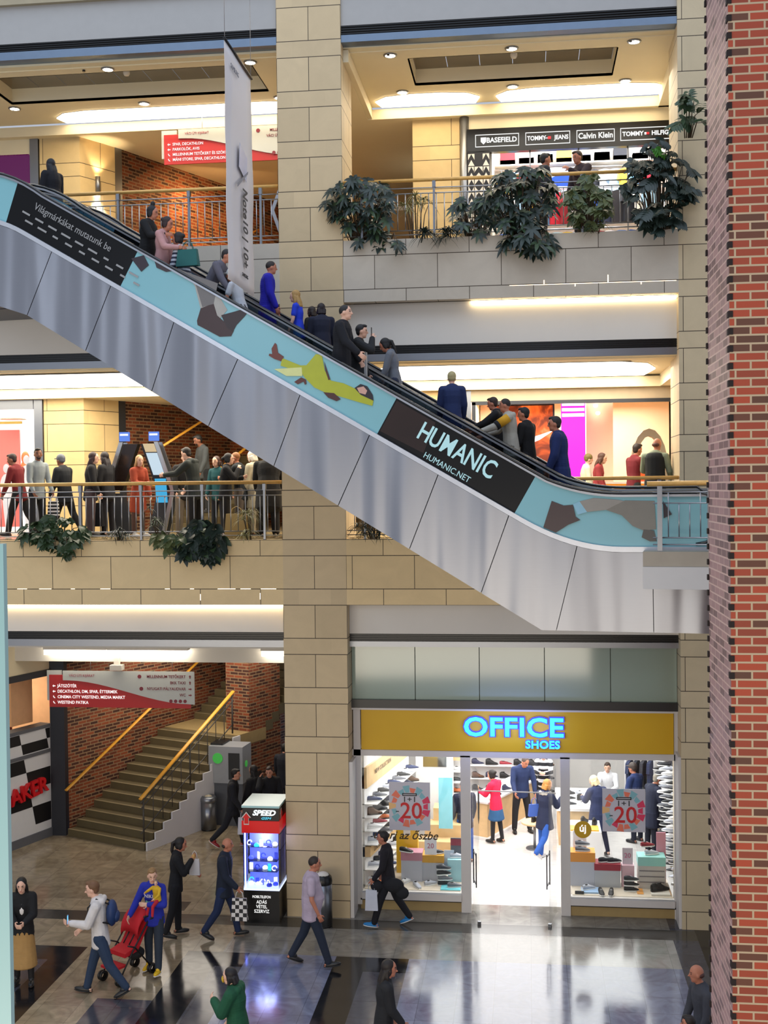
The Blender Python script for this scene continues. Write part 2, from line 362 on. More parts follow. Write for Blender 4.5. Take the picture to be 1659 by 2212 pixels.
# cove wash lights under the parapets (thin hidden tubes in the recess above the fascia)
for xa, xb, z, yy, s_ in ((-13, CX0 - .02, 5.97, .25, 5.0), (CX1 + 2.4, RX0 - .02, 11.72, .25, 5.0)):
    o = MB().box(xa, xb, .235, .285, z, z + .03).build('cove_tube', emit('cove_tube_warm', 'ffe3b0', s_ * 2.2)); tag(o, 'warm light tube tucked under the ' + ('lower left' if z < 7 else 'upper right') + ' stone parapet', 'light')
SG = emit('joint_light_glow', 'ffe6c0', 3.0)  # emissive strips stand in for cove light leaking through the stone joints
for lab, segs in (('painted glow of cove light in joints of the upper right stone parapet', [(-.3, 2.74, 11.976, 11.984), (.33, .345, 11.984, 12.06), (1.5, 1.515, 11.984, 12.12), (.9, .915, 11.93, 11.976), (2.1, 2.115, 11.93, 11.976)]),
                  ('broken painted glow of cove light in joints of the lower left stone parapet', [(-10.0, -9.8, 6.317, 6.325), (-9.55, -9.3, 6.317, 6.325), (-8.9, -8.82, 6.317, 6.325), (-8.3, -8.1, 6.317, 6.325), (-7.0, -6.9, 6.317, 6.325), (-6.5, -6.42, 6.317, 6.325), (-5.95, -5.6, 6.317, 6.325), (-5.5, -5.3, 6.317, 6.325), (-5.1, -4.8, 6.317, 6.325), (-6.3, -6.29, 6.1, 6.22), (-5.12, -5.11, 6.12, 6.24)])):
    t = thing('joint_glow_strips', lab, 'light', (0, 0, 0))
    for a in segs: MB().box(a[0], a[1], -.003, .002, a[2], a[3]).build('glow_strip', SG, t)
# ceilings with recess
def ceiling(z, xa, xb, rec, y0=.5, y1=3.8, soff=.2, cove=True, name='ceiling', m='ceil'):
    c = MB()
    if rec:
        rx0, rx1, ry0, ry1 = rec
        for a, b, p, q in ((xa, rx0, y0, y1), (rx1, xb, y0, y1), (rx0, rx1, y0, ry0), (rx0, rx1, ry1, y1)): c.box(a, b, p, q, z, z + .05)
        c.box(rx0 - .02, rx0, ry0, ry1, z, z + .35); c.box(rx1, rx1 + .02, ry0, ry1, z, z + .35); c.box(rx0, rx1, ry0 - .02, ry0, z, z + .35); c.box(rx0, rx1, ry1, ry1 + .02, z, z + .35)
        rp = MB(); n = int((rx1 - rx0) / .58)
        w = (rx1 - rx0) / n
        for i in range(n):
            for j in range(2): rp.box(rx0 + i * w + .006, rx0 + (i + 1) * w - .006, ry0 + j * (ry1 - ry0) / 2 + .006, ry0 + (j + 1) * (ry1 - ry0) / 2 - .006, z + .33, z + .35)
        st(rp.build('ceiling_panels', mat('polished_ceiling_panel', '8a8276', .12, .85, var=.25, vs=1.2)))
    else: c.box(xa, xb, y0, y1, z, z + .05)
    st(c.build(name, M[m]))
    st(MB().box(xa, xb, y1, y1 + .12, z - .26, z - .04).build('ceiling_bulkhead', M['cream']))
    st(MB().box(xa, xb, y1 + .12, 16, z - .26, z - .2).build('ceiling_soffit', M['cream']))
    st(MB().box(xa, xb, y1 + .5, y1 + .6, z - .2, z + .05).build('wall_cove_back', M['cream']))
    st(MB().box(xa, xb, .3, y0, z + .02, z + .07).build('ceiling_edge', M[m]))
ceiling(16.62, XL, CX0, (-11.0, -5.35, .8, 2.38)); ceiling(16.62, CX1, RX0 + .3, (-2.24, 1.78, .95, 2.5))
ceiling(10.63, XL, CX0, (-11.0, -5.35, .8, 2.38)); ceiling(10.63, CX1, RX0 + .3, (-2.6, 2.0, .95, 2.2))
st(MB().box(XL, CX0, .5, 3.7, 5.1, 5.16).build('ceiling_lower', M['white']))
st(MB().box(XL, CX0, 3.7, 3.85, 4.34, 5.1).build('ceiling_bulkhead', M['white'])); st(MB().box(XL, CX0, 3.85, 13, 4.34, 4.42).build('ceiling_soffit', M['cream']))
for z in (16.62, 10.63):
    st(MB().box(CX0 + .02, CX1 - .002, 1.32, 16, z - .255, z + .1).build('ceiling_side_bulkhead', M['cream'])); st(MB().box(2.86, 4.2, 1.32, 3.9, z - .26, z + .1).build('ceiling_side_bulkhead', M['cream']))
    st(MB().box(CX1, -3.33, .3, 3.795, z - .24, z - .005).build('ceiling_side_bulkhead', M['cream']))
# ---- luminous cove diffusers and downlights
WL = emit('warm_diffuser', 'ffe9c4', 5.5); WL2 = emit('white_diffuser', 'fff3dc', 5.0)
def cove(xa, xb, z, label, m=WL, y0=3.0, y1=3.72):
    t = thing('cove_light', label, 'light', ((xa + xb) / 2, (y0 + y1) / 2, z), group='ceiling cove lights'); h = (xb - xa) / 2; d = (y1 - y0) / 2
    pts = [(-h, 0), (-h + .25, -d * .7), (-h + .8, -d), (h - .8, -d), (h - .25, -d * .7), (h, 0), (h - .1, d), (-h + .1, d)]
    MB().prism([(p[0], p[1]) for p in pts], -.035, -.012, Matrix.Identity(4)).build('diffuser', m, t)
    MB().prism([(p[0] * 1.004, p[1] * 1.03) for p in pts], -.012, 0, Matrix.Identity(4)).build('tray', M['white'], t)
cove(-10.4, -4.7, 16.62, 'long warm cove light in the upper left ceiling above the red sign')
cove(-3.2, -.95, 16.62, 'short warm cove light in the upper right ceiling beside the middle column')
cove(-.6, 3.0, 16.62, 'long warm cove light in the upper right ceiling above the black shop fascia')
cove(-15, -4.7, 10.63, 'long bright cove light in the middle left ceiling above the touch screen totems', WL2, 1.0, 3.7)
cove(-3.35, 2.6, 10.63, 'long bright cove light in the middle right ceiling above the sports shop', WL2, 1.0, 3.7)
for i, (xa, xb) in enumerate(((-10.95, -9.5), (-9.45, -7.6), (-5.9, -4.7))):
    t = thing('tube_light', ('leftmost', 'middle', 'rightmost')[i] + ' of the three glowing tube lights above the red direction sign', 'light', ((xa + xb) / 2, 3.55, 4.66), group='tube lights of the lower ceiling')
    MB().box(-(xb - xa) / 2, (xb - xa) / 2, -.09, .09, -.14, -.02).build('diffuser', WL2, t); MB().box(-(xb - xa) / 2 - .02, (xb - xa) / 2 + .02, -.1, .1, -.02, .03).build('housing', M['white'], t)
DL = emit('downlight_glass', 'fff6e0', 22)
dlm = MB().lathe(0, 0, [(.02, -.012), (.085, -.02), (.10, -.018)], 16).mesh('glass', DL); dlr = MB().lathe(0, 0, [(.10, -.025), (.13, -.02), (.135, 0), (.10, 0)], 16).mesh('ring', M['steel'])
for (x, y, z, lb) in ((-2.57, .7, 16.62, 'front left downlight of the upper right bay'), (-.23, .69, 16.62, 'front middle downlight of the upper right bay'), (2.07, .68, 16.62, 'front right downlight of the upper right bay'),
                      (-2.56, 2.85, 16.62, 'rear left downlight of the upper right bay'), (-.24, 2.85, 16.62, 'rear middle downlight of the upper right bay'), (2.08, 2.85, 16.62, 'rear right downlight of the upper right bay'),
                      (-8.21, .61, 16.62, 'front downlight of the upper left bay left of the banner'), (-5.33, .66, 16.62, 'front downlight of the upper left bay right of the banner'), (-11.06, 2.63, 16.62, 'far left downlight of the upper left bay'), (-8.17, 2.73, 16.62, 'rear downlight of the upper left bay above the wall lamp'), (-5.2, 2.8, 16.62, 'rear downlight of the upper left bay beside the column'),
                      (-2.2, 7.6, 15.1, 'downlight in the far low ceiling behind the potted plants')):
    t = thing('downlight', lb, 'light', (x, y, z), group='round ceiling downlights')
    for me in (dlm, dlr): o = bpy.data.objects.new(me.name, me); COL.objects.link(o); o.parent = t
for (x, y) in ((-2.6, .62), (-.3, .62), (2.0, .62), (-8.7, .6), (-5.6, .62)):
    o = MB().cyl(x, y, 16.585, 16.62, .03, 10).build('sprinkler', M['black']); tag(o, 'small dark sprinkler head at the front edge of the upper ceiling', 'sprinkler', 'sprinkler heads')
for (x, y, l) in ((-.2, 1.9, 'white smoke detector on the mirror panels of the upper right ceiling'), (-8.2, 1.7, 'white smoke detector on the mirror panels of the upper left ceiling')):
    o = MB().lathe(x, y, [(0, 16.86), (.05, 16.86), (.07, 16.9), (.07, 16.95)], 14).build('smoke_detector', M['white']); tag(o, l, 'detector')
# ---- piers, side walls and stair wall (upper levels)
NX, NY = .407, .9135
for z0, z1 in ((F1, 10.42), (F2, 16.42)):
    p = MB(); p.obox((-11.1, 4.02), (-10.13, 4.0), .5, z0, z1); p.obox((-10.13, 4.0), (-9.62, 4.95), .3, z0, z1)
    st(p.build('wall_left_pier', M['stone_pier']))
    st(MB().box(-11.32, -11.12, 3.98, 4.2, z0, z1).build('trim_steel_post', M['steel']))
    st(MB().obox((-9.62, 4.93), (-9.52, 5.12), .25, z0, z1).build('trim_steel_post', M['darksteel'] if z0 < 9 else M['steel']))
    st(MB().obox((-9.55, 5.1), (-9.55 + NX * 10, 5.1 + NY * 10), .25, z0 - 1.5, z1).build('wall_brick_stair', M['brick_in']))
    st(MB().box(-9.5, -5.5, 12.5, 12.7, z0 - 1.5, z1).build('wall_brick_back', M['brick_in']))
st(MB().box(XL, 4.3, 14.5, 14.7, 0, 17).build('wall_back', M['cream']))
st(MB().box(4.25, 4.4, 0, 14.6, 0, 19).build('wall_right_end', M['cream'])); st(MB().box(-16.2, -16, 0, 14.6, 0, 19).build('wall_left_end', M['cream']))
# stair flight on the upper floors (going up right, seen over the railings)
def flight(x, y, z, n, w, name, lab, nx=NX, ny=NY, rise=.155, run=.29, wx=-.9135, wy=.407, rails=True):
    t = thing(name, lab, 'stairs', (0, 0, 0))
    b = MB(); e = MB()
    for k in range(n):
        p0 = Vector((x + nx * run * k, y + ny * run * k)); p1 = p0 + Vector((nx, ny)) * (run + .02); q = Vector((wx, wy)) * w
        zz = z + rise * (k + 1)
        vs = [(p.x, p.y, h) for h in (zz - rise * 1.6, zz) for p in (p0, p1, p1 + q, p0 + q)]
        b.add(vs, [(3, 2, 1, 0), (4, 5, 6, 7), (0, 1, 5, 4), (1, 2, 6, 5), (2, 3, 7, 6), (3, 0, 4, 7)])
        p2 = p0 + Vector((nx, ny)) * .05
        e.add([(p.x, p.y, h) for h in (zz, zz + .004) for p in (p0, p2, p2 + q, p0 + q)], [(4, 5, 6, 7), (3, 0, 4, 7)])
    b.build('steps', mat('stair_stone', '5d5238', .55, var=.12, vs=3), t); e.build('nosing', mat('stair_nosing', '8a7b5c', .5, var=.1), t)
    return t
def hand(path, r, m, t, name='handrail', flat=.5):
    return MB().tube(path, r, 10, 0, True, True, flat).build(name, m, t)
t = flight(-7.6, 5.2, F1, 12, 2.0, 'staircase', 'stairs rising behind the people on the middle floor beside the brown brick wall')
hand([(-8.55, 4.9, 9.28), (-7.55, 7.2, 10.4)], .05, M['yelwood'], t); hand([(-7.35, 5.6, 8.75), (-6.55, 7.4, 9.75)], .05, M['yelwood'], t); hand([(-8.9, 5.0, 8.35), (-8.1, 5.0, 8.35)], .035, M['yelwood'], t)
t = flight(-8.0, 6.0, F2, 8, 2.0, 'staircase', 'stairs with yellow handrails in front of the lit brick wall on the upper floor')
hand([(-8.9, 5.6, F2 + .25), (-7.2, 9.4, 15.3)], .045, M['yelwood'], t); hand([(-8.0, 5.4, F2 + .1), (-6.9, 7.9, 14.2)], .045, M['yelwood'], t); hand([(-8.6, 5.2, F2 + .3), (-6.0, 5.6, F2 + .45)], .03, M['brass'], t)
# wall lamp on the pier side
t = thing('wall_lamp', 'steel up and down wall lamp glowing on the stone pier beside the brick stair wall', 'lamp', (-9.86, 4.42, 15.35))
MB().lathe(-.0, 0, [(.045, -.2), (.055, -.2), (.055, .2), (.045, .2)], 14).build('body', M['steel'], t); MB().box(-.06, -.0, -.02, .1, -.05, .05).build('bracket', M['steel'], t)
MB().ell((0, 0, -.17), (.05, .05, .05)).build('bulb', emit('lamp_bulb', 'e8efff', 60), t); MB().ell((0, 0, .17), (.04, .04, .03)).build('bulb', emit('lamp_bulb_up', 'ffd9a0', 25), t)
def spot(name, loc, tgt, p, col, ang=60, blend=.6):
    l = bpy.data.lights.new(name, 'SPOT'); l.energy = p; l.color = col; l.spot_size = math.radians(ang); l.spot_blend = blend; l.shadow_soft_size = .05
    o = bpy.data.objects.new(name, l); COL.objects.link(o); o.location = loc; o.rotation_euler = (Vector(tgt) - Vector(loc)).to_track_quat('-Z', 'Y').to_euler()
spot('lamp_down', (-9.78, 4.36, 15.15), (-9.86, 4.55, 13.5), 90, (.85, .9, 1), 75); spot('lamp_up', (-9.78, 4.36, 15.55), (-9.86, 4.55, 16.6), 30, (1, .75, .45), 90)
for x in (-8.3, -7.3, -6.4): spot('brick_wash', (x, 6.2, 16.2), (x + .3, 8.4, 14), 160, (1, .60, .28), 85)
spot('brick_wash_mid', (-6.2, 6.5, 10.2), (-6.0, 12, 8.6), 120, (1, .6, .3), 80)
# ---- upper right: far corridor, pier, clothes shop
st(MB().box(-2.46, -1.42, 3.98, 4.5, F2, 16.42).build('wall_upper_pier', M['stone_pier']))
st(MB().cyl(-1.31, 3.95, F2, 16.4, .10, 16).build('trim_round_post', M['steel']))
st(MB().box(-4.4, -2.46, 7.0, 12, 15.1, 15.2).build('ceiling_far', M['white'])); st(MB().box(-4.6, -2.2, 13.5, 13.6, F2, 16.4).build('wall_far', M['cream']))
st(MB().box(-1.25, 3.4, 3.95, 4.1, 16.05, 16.42).build('wall_over_shop', M['cream']))
t = thing('shop_fascia', 'long black shop fascia with four white framed brand names', 'sign', (0, 3.9, 0))
MB().box(-1.25, 3.4, -.06, .1, 15.55, 16.06).build('board', mat('fascia_black', '08080a', .3, var=0), t)
WH = emit('sign_white', 'e8e8e6', .9); RD = mat('sign_red', 'c0162c', .4, var=0)
def frame(x0, x1, z0, z1, y, w, m, t, name='frame'):
    b = MB()
    for a in ((x0, x1, z0, z0 + w), (x0, x1, z1 - w, z1), (x0, x0 + w, z0, z1), (x1 - w, x1, z0, z1)): b.box(a[0], a[1], y - .012, y, a[2], a[3])
    return b.build(name, m, t)
for (x0, x1, s, sz, sx) in ((-1.07, -.12, 'BASEFIELD', .15, .95), (.02, .98, 'TOMMY      JEANS', .13, .86), (1.12, 1.93, 'Calvin Klein', .17, .9), (2.05, 3.25, 'TOMMY     HILFIGER', .13, .95)):
    frame(x0, x1, 15.66, 15.93, -.06, .014, WH, t)
    text('lettering', s, sz, XF(((x0 + x1) / 2 + (.1 if s[0] == 'B' else 0), -.075, 15.795)), WH, t, sx=sx, offset=.004)
MB().prism([(-.95, .07), (-.83, .07), (-.83, -.02), (-.89, -.08), (-.95, -.02)], 0, .012, XF((0, -.065, 15.795))).build('shield', WH, t)
b = MB(); b.box(.44, .50, -.078, -.066, 15.785, 15.80); b.build('flag', WH, t); MB().box(.50, .57, -.078, -.066, 15.765, 15.825).build('flag', RD, t)
MB().box(2.56, 2.60, -.078, -.066, 15.77, 15.82).build('flag', WH, t); MB().box(2.60, 2.66, -.078, -.066, 15.77, 15.82).build('flag', RD, t)
t = thing('patterned_pillar', 'black and white triangle patterned pillar beside the clothes shop window', 'pillar', (-1.0, 3.86, F2))
MB().box(-.24, .24, -.02, .12, 0, 2.66).build('core', mat('pattern_black', '15151c', .5, var=0), t)
b = MB()
for k in range(9):
    z = .1 + k * .28
    for cx, w in ((-.16, .07), (0, .105), (.16, .07)):
        if k in (0, 8) and cx == 0 or k == 2 and cx: continue
        if (k % 3 == 0): tri = [[(cx - w, z), (cx - w, z + .13), (cx, z + .0)], [(cx + w, z), (cx + w, z + .13), (cx, z)], [(cx - w, z + .26), (cx - w, z + .13), (cx, z + .26)], [(cx + w, z + .26), (cx + w, z + .13), (cx, z + .26)]]
        else: tri = [[(cx - w, z), (cx + w, z), (cx, z + .13)], [(cx - w, z + .13), (cx - w + .0, z + .26), (cx, z + .26)], [(cx + w, z + .13), (cx + w, z + .26), (cx, z + .26)]]
        for q in tri:
            a = (q[1][0] - q[0][0]) * (q[2][1] - q[0][1]) - (q[1][1] - q[0][1]) * (q[2][0] - q[0][0])
            if a < 0: q = q[::-1]
            b.prism(q, 0, .006, XF((0, -.021, 0)))
b.build('triangles', mat('pattern_white', 'd8d4cc', .5, var=0), t)
st(MB().box(-.72, 3.4, 6.3, 6.4, F2, 16.4).build('wall_shop_back', mat('shop_back_wall', 'd8d0cc', .6))); st(MB().box(-.8, -.72, 4.1, 6.3, F2, 16.4).build('wall_shop_side', M['white']))
for x in (.1, 1.15, 2.2): st(MB().box(x, x + .03, 3.95, 4.0, F2, 15.56).build('window_mullion', M['steel']))
GC = ['1e4fb0', '9cc4e8', 'e8e8ee', '20242e', 'c01c34', '2b3350', 'd9b23c', '5e7fb8', 'f2f2f0', '8c1f2c', '303038', '6fb0e0']
gmesh = {}
def garment_mesh(c):
    if c in gmesh: return gmesh[c]
    b = MB(); pts = [(-.20, .34), (-.07, .38), (.07, .38), (.20, .34), (.25, .10), (.19, .08), (.17, .20), (.165, -.34), (-.165, -.34), (-.17, .20), (-.19, .08), (-.25, .10)]
    b.prism(pts, -.04, .04, XF((0, 0, 0)))
    me = b.mesh('garment', [mat('cloth_' + c, c, .85, var=.1)]); gmesh[c] = me; return me
k = 0
for row, (y, z) in enumerate(((4.5, 13.5), (4.95, 14.5), (6.0, 15.25))):
    rk = thing('clothes_rail', ('chrome rail of clothes at the front of the upper shop', 'middle chrome rail of clothes in the upper shop', 'rear chrome rail of clothes in the upper shop')[row], 'rail', (0, y, 0)); MB().tube([(-.6, 0, z + .46), (3.2, 0, z + .46)], .014, 8).build('bar', M['rail'], rk)
    for xx in (-.55, 1.3, 3.1): MB().tube([(xx, 0, F2), (xx, 0, z + .46)], .014, 8).build('upright', M['rail'], rk)
    n = 15
    for i in range(n):
        c = GC[(i * 5 + row * 3) % len(GC)]; o = bpy.data.objects.new('garment', garment_mesh(c)); COL.objects.link(o)
        o.location = (-.45 + i * 3.5 / n, y, z); o.rotation_euler = (0, 0, .5 + .3 * math.sin(i * 2.1))
        tag(o, 'shirt hanging on the ' + ('front', 'middle', 'rear')[row] + ' rail of the upper clothes shop', 'garment', 'shirts on the %s rail upstairs' % ('front', 'middle', 'rear')[row])
for i in range(16):
    c = GC[(i * 7 + 1) % len(GC)]; o = MB().box(-.16, .16, -.12, .12, 0, .10 + .05 * (i % 3)).build('folded_clothes', mat('cloth_' + c, c, .85, var=.1)); o.location = (-.4 + (i % 8) * .44, 6.1, 15.84 + (i // 8) * .0); o.scale = (1.1, 1, 1 + i // 8 * .4)
    tag(o, 'stack of folded clothes on the back shelves of the upper shop', 'clothes', 'folded clothes upstairs')
t = thing('shelf_unit', 'back shelves of the upper clothes shop', 'shelf', (0, 6.1, 0)); 
for z in (15.8, 14.6): MB().box(-.7, 3.3, -.15, .15, z, z + .03).build('shelf', M['white'], t)
t = thing('poster', 'white car poster lightbox at the back of the clothes shop', 'poster', (.35, 5.3, 15.1)); MB().box(-.02, 1.1, 0, .05, -.12, .42).build('panel', emit('car_poster', 'c6d4f4', 1.6), t); MB().prism([(.1, .02), (.2, .18), (.5, .3), (.85, .25), (1.0, .1), (1.0, -.02)], 0, .01, XF((0, -.012, 0))).build('picture', mat('car_blue', '1b3fa0', .3), t)
# ---- middle right: sports shop
st(MB().box(-3.4, -1.32, 3.98, 4.4, F1, 10.42).build('wall_middle_pier', M['stone_pier']))
st(MB().box(-1.32, -1.22, 3.95, 4.2, F1, 10.42).build('trim_shop_post', M['steel'])); st(MB().box(-1.22, 3.4, 3.95, 4.2, 10.12, 10.42).build('wall_shop_header', mat('header_taupe', 'b8a68c', .6)))
b = MB()
for a in ((-1.2, 3.3, 10.04, 10.12), (-1.2, -1.12, F1, 10.1), (-.78, -.72, F1, 10.1)): b.box(a[0], a[1], 3.93, 4.0, a[2], a[3])
st(b.build('window_shop_frame', M['darksteel']))
st(MB().box(-1.2, 3.6, 8.6, 8.7, F1, 10.4).build('wall_sport_back', mat('peach_wall', 'e8cdb0', .6, var=.02))); st(MB().box(-1.3, -1.22, 4.2, 8.6, F1, 10.4).build('wall_sport_side', mat('peach_wall')))
st(MB().box(1.35, 1.95, 5.2, 5.8, F1, 10.4).build('wall_sport_column', mat('peach_wall'))); st(MB().box(-1.3, 3.6, 4.2, 8.6, 10.36, 10.4).build('ceiling_sport', mat('peach_wall')))
t = thing('led_screen', 'orange glowing screen with a white curved tick mark behind the escalators', 'screen', (-.1, 4.6, 8.2))
MB().box(-.62, .72, 0, .08, -.2, 1.9).build('case', M['darksteel'], t)
def glowmat(name, stops, scale, st_=1.4, vx=(1, 1, 1)):
    m, nt, b = nodes_mat(name, .5); tc = nt.nodes.new('ShaderNodeTexCoord'); mp = nt.nodes.new('ShaderNodeMapping'); mp.inputs['Scale'].default_value = vx; nt.links.new(tc.outputs['Object'], mp.inputs[0])
    n = noise(nt, mp.outputs[0], scale, 3, 1.0); r = nt.nodes.new('ShaderNodeValToRGB'); e = r.color_ramp.elements
    e[0].position, e[0].color = stops[0][0], lin(stops[0][1]); e[1].position, e[1].color = stops[-1][0], lin(stops[-1][1])
    for p, c in stops[1:-1]: q = e.new(p); q.color = lin(c)
    nt.links.new(n, r.inputs[0]); b.inputs['Base Color'].default_value = (0, 0, 0, 1); nt.links.new(r.outputs[0], b.inputs['Emission Color']); b.inputs['Emission Strength'].default_value = st_
    return m
MB().box(-.58, .68, -.012, 0, -.15, 1.85).build('display', glowmat('orange_screen', [(.3, '3a1408'), (.48, '8c3010'), (.62, 'f06020'), (.8, 'ffb070')], 2.2, 1.1), t)
MB().prism([(-.42, .30), (-.34, .24), (-.20, .22), (.0, .30), (.34, .52), (-.02, .40), (-.18, .36), (-.26, .40), (-.26, .52), (-.38, .44)], 0, .01, XF((.38, -.014, .78))).build('tick_mark', emit('tick_white', 'ffffff', 2.2), t)
t = thing('lightbox_banner', 'tall magenta glowing banner with three white lines of text', 'sign', (1.02, 4.45, 8.4))
MB().box(-.26, .27, 0, .06, -.4, 1.75).build('panel', emit('magenta', 'e81cc0', 1.15), t)
for i in range(3): MB().box(-.24, .25, -.01, 0, 1.62 - i * .12, 1.69 - i * .12).build('text_line', emit('tick_white', 'ffffff', 2.2), t)
MB().prism([(-.12, 0), (.2, .06), (.24, .12), (-.2, .08)], 0, .01, XF((-.05, -.011, -.2))).build('slogan', emit('tick_white', 'ffffff', 2.2), t)
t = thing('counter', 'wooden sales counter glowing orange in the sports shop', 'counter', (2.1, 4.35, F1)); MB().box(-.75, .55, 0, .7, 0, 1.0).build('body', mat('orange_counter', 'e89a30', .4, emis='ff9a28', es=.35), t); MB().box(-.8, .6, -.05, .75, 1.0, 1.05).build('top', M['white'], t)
t = thing('arch_display', 'tall grey arched display with orange cabinet inside the sports shop', 'display', (2.75, 5.4, F1))
b = MB()
for k in range(10):
    a0, a1 = PI * k / 10, PI * (k + 1) / 10
    b.prism([(-.42 * math.cos(a0), 1.3 + .95 * math.sin(a0)), (-.42 * math.cos(a1), 1.3 + .95 * math.sin(a1)), (-.30 * math.cos(a1), 1.3 + .78 * math.sin(a1)), (-.30 * math.cos(a0), 1.3 + .78 * math.sin(a0))], 0, .3, XF((0, 0, 0)))
b.build('arch', mat('arch_grey', '8f8676', .5), t)
for s_ in (-1, 1): MB().box(s_ * .36 - .06, s_ * .36 + .06, -.3, 0, 0, 1.3).build('leg', mat('arch_grey'), t)
MB().box(-.22, .22, -.25, 0, 0, 1.55).build('cabinet', mat('orange_cab', 'e0602c', .4), t)
for (x, z) in ((1.55, 10.05), (1.6, 9.88), (-.4, 10.05), (-.2, 9.98)):
    o = MB().ell((x, 5.0, z), (.05, .05, .04)).build('spotlight', emit('spot_glow', 'fff0dc', 14)); tag(o, 'small glowing ceiling spotlight in the sports shop', 'light', 'sports shop spotlights')
t = thing('potted_plant', 'small green plant with red flowers in a pot on the sports shop counter', 'plant', (1.15, 2.2, 8.15))
b = MB(); 
for i in range(26):
    a = random.random() * 6.28; l = random.uniform(.08, .2); e = random.uniform(.1, 1.0); d = Vector((math.cos(a) * math.cos(e), math.sin(a) * math.cos(e), math.sin(e)))
    b.tube([Vector((0, 0, .08)), d * l * .6 + Vector((0, 0, .08)), d * l + Vector((0, 0, .05))], [.01, .03, .004], 5, 0, True, True, .3)
b.build('leaves', mat('bright_leaf', '4d8a4a', .5), t); MB().lathe(0, 0, [(0, 0), (.09, 0), (.11, .12), (0, .12)], 14).build('pot', mat('red_pot', 'b01c30', .4), t)
t = thing('planter_stand', 'low dark stand carrying the flowering plant behind the escalators', 'stand', (1.15, 2.2, F1)); MB().box(-.3, .5, -.15, .15, .8, .88).build('top', M['darksteel'], t)
for xx in (-.26, .46): MB().box(xx - .02, xx + .02, -.1, .1, 0, .8).build('leg', M['darksteel'], t)
# ---- upper left shop and middle left toy shop
st(MB().box(-16, -11.3, 4.0, 4.1, 16.0, 16.4).build('wall_header_left', M['cream']))
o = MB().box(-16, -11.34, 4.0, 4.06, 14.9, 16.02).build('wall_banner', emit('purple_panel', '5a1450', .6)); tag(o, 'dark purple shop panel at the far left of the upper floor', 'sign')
st(MB().box(-16, -11.34, 4.05, 4.15, F2, 14.9).build('wall_shopfront_left', M['cream']))
st(MB().box(-16, -11.34, 3.98, 4.1, 10.15, 10.42).build('wall_header_toys', M['steel']))
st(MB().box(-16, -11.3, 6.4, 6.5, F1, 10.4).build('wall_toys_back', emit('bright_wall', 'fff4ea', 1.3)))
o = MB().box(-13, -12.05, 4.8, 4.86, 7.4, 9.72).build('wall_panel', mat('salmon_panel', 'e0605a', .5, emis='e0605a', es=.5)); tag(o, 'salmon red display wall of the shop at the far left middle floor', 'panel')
for i, (x, c) in enumerate(((-11.95, 'e8784c'), (-11.6, 'b86a64'))):
    t = thing('mannequin_torso', ('orange', 'mauve')[i] + ' hooded garment on a display bust in the bright far left shop', 'display', (x, 4.9, 8.75))
    MB().ell((0, 0, .3), (.1, .08, .16)).ell((0, 0, .02), (.14, .09, .22)).build('garment', mat('bust' + c, c, .8), t); MB().tube([(0, 0, -.2), (0, 0, -1.48)], .02, 8).build('pole', M['rail'], t)
t = thing('ring_sign', 'white and tan round hanging sign in the bright far left shop', 'sign', (-12.1, 4.6, 9.95)); MB().cyl(0, 0, -.0, .03, .3, 24).build('disc', M['white'], t); MB().box(-.35, .35, -.33, -.29, -.12, -.06).build('bar', mat('tan', 'a88a3c', .5), t)
for i, (x, h) in enumerate(((-11.75, 1.3), (-12.25, 1.1), (-12.7, 1.35))):
    t = thing('white_mannequin', ('white mannequin nearest the steel post in the bright shop', 'shorter white mannequin in the bright shop', 'white mannequin at the left edge of the bright shop')[i], 'mannequin', (x, 4.5, F1))
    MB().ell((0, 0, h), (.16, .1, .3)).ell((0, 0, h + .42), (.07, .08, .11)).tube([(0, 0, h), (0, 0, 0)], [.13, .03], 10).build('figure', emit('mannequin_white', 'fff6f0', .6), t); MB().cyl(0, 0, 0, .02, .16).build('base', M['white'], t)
# ---- railings
def railing(xa, xb, z, label, y=.06, tint='rail'):
    t = thing('balcony_railing', label, 'railing', (xa, y, z)); L = xb - xa
    MB().tube([(0, 0, 1.10), (L, 0, 1.10)], .035, 12).build('handrail', M['brass'], t)
    for zz, r in ((.95, .012), (.85, .012), (.16, .012), (.08, .012)): MB().tube([(0, 0, zz), (L, 0, zz)], r, 6).build('rail', M['rail'], t)
    me = MB().tube([(0, 0, .16), (0, 0, .85)], .010, 6).mesh('baluster', M['rail']); pm = MB().box(-.02, .02, -.035, .035, 0, 1.0).box(-.03, .03, -.05, .05, .95, 1.07).mesh('post', M['steel'])
    n = int(L / .145)
    for i in range(1, n):
        o = bpy.data.objects.new('baluster', me); COL.objects.link(o); o.parent = t; o.location = (i * L / n, 0, 0)
    k = int(L / 1.3) + 1
    for i in range(k):
        o = bpy.data.objects.new('post', pm); COL.objects.link(o); o.parent = t; o.location = (.35 + i * (L - .7) / max(1, k - 1), .0, 0)
railing(-11.5, CX0 - .01, F1, 'steel balcony railing with wood handrail at the middle floor left bay')
railing(CX1 + .01, RX0 - .01, F1, 'steel balcony railing with wood handrail at the middle floor right bay behind the escalators')
railing(-9.6, CX0 - .01, F2, 'steel balcony railing with wood handrail at the upper floor left bay')
railing(CX1 + .01, RX0 - .01, F2, 'steel balcony railing with wood handrail behind the potted plants of the upper floor')
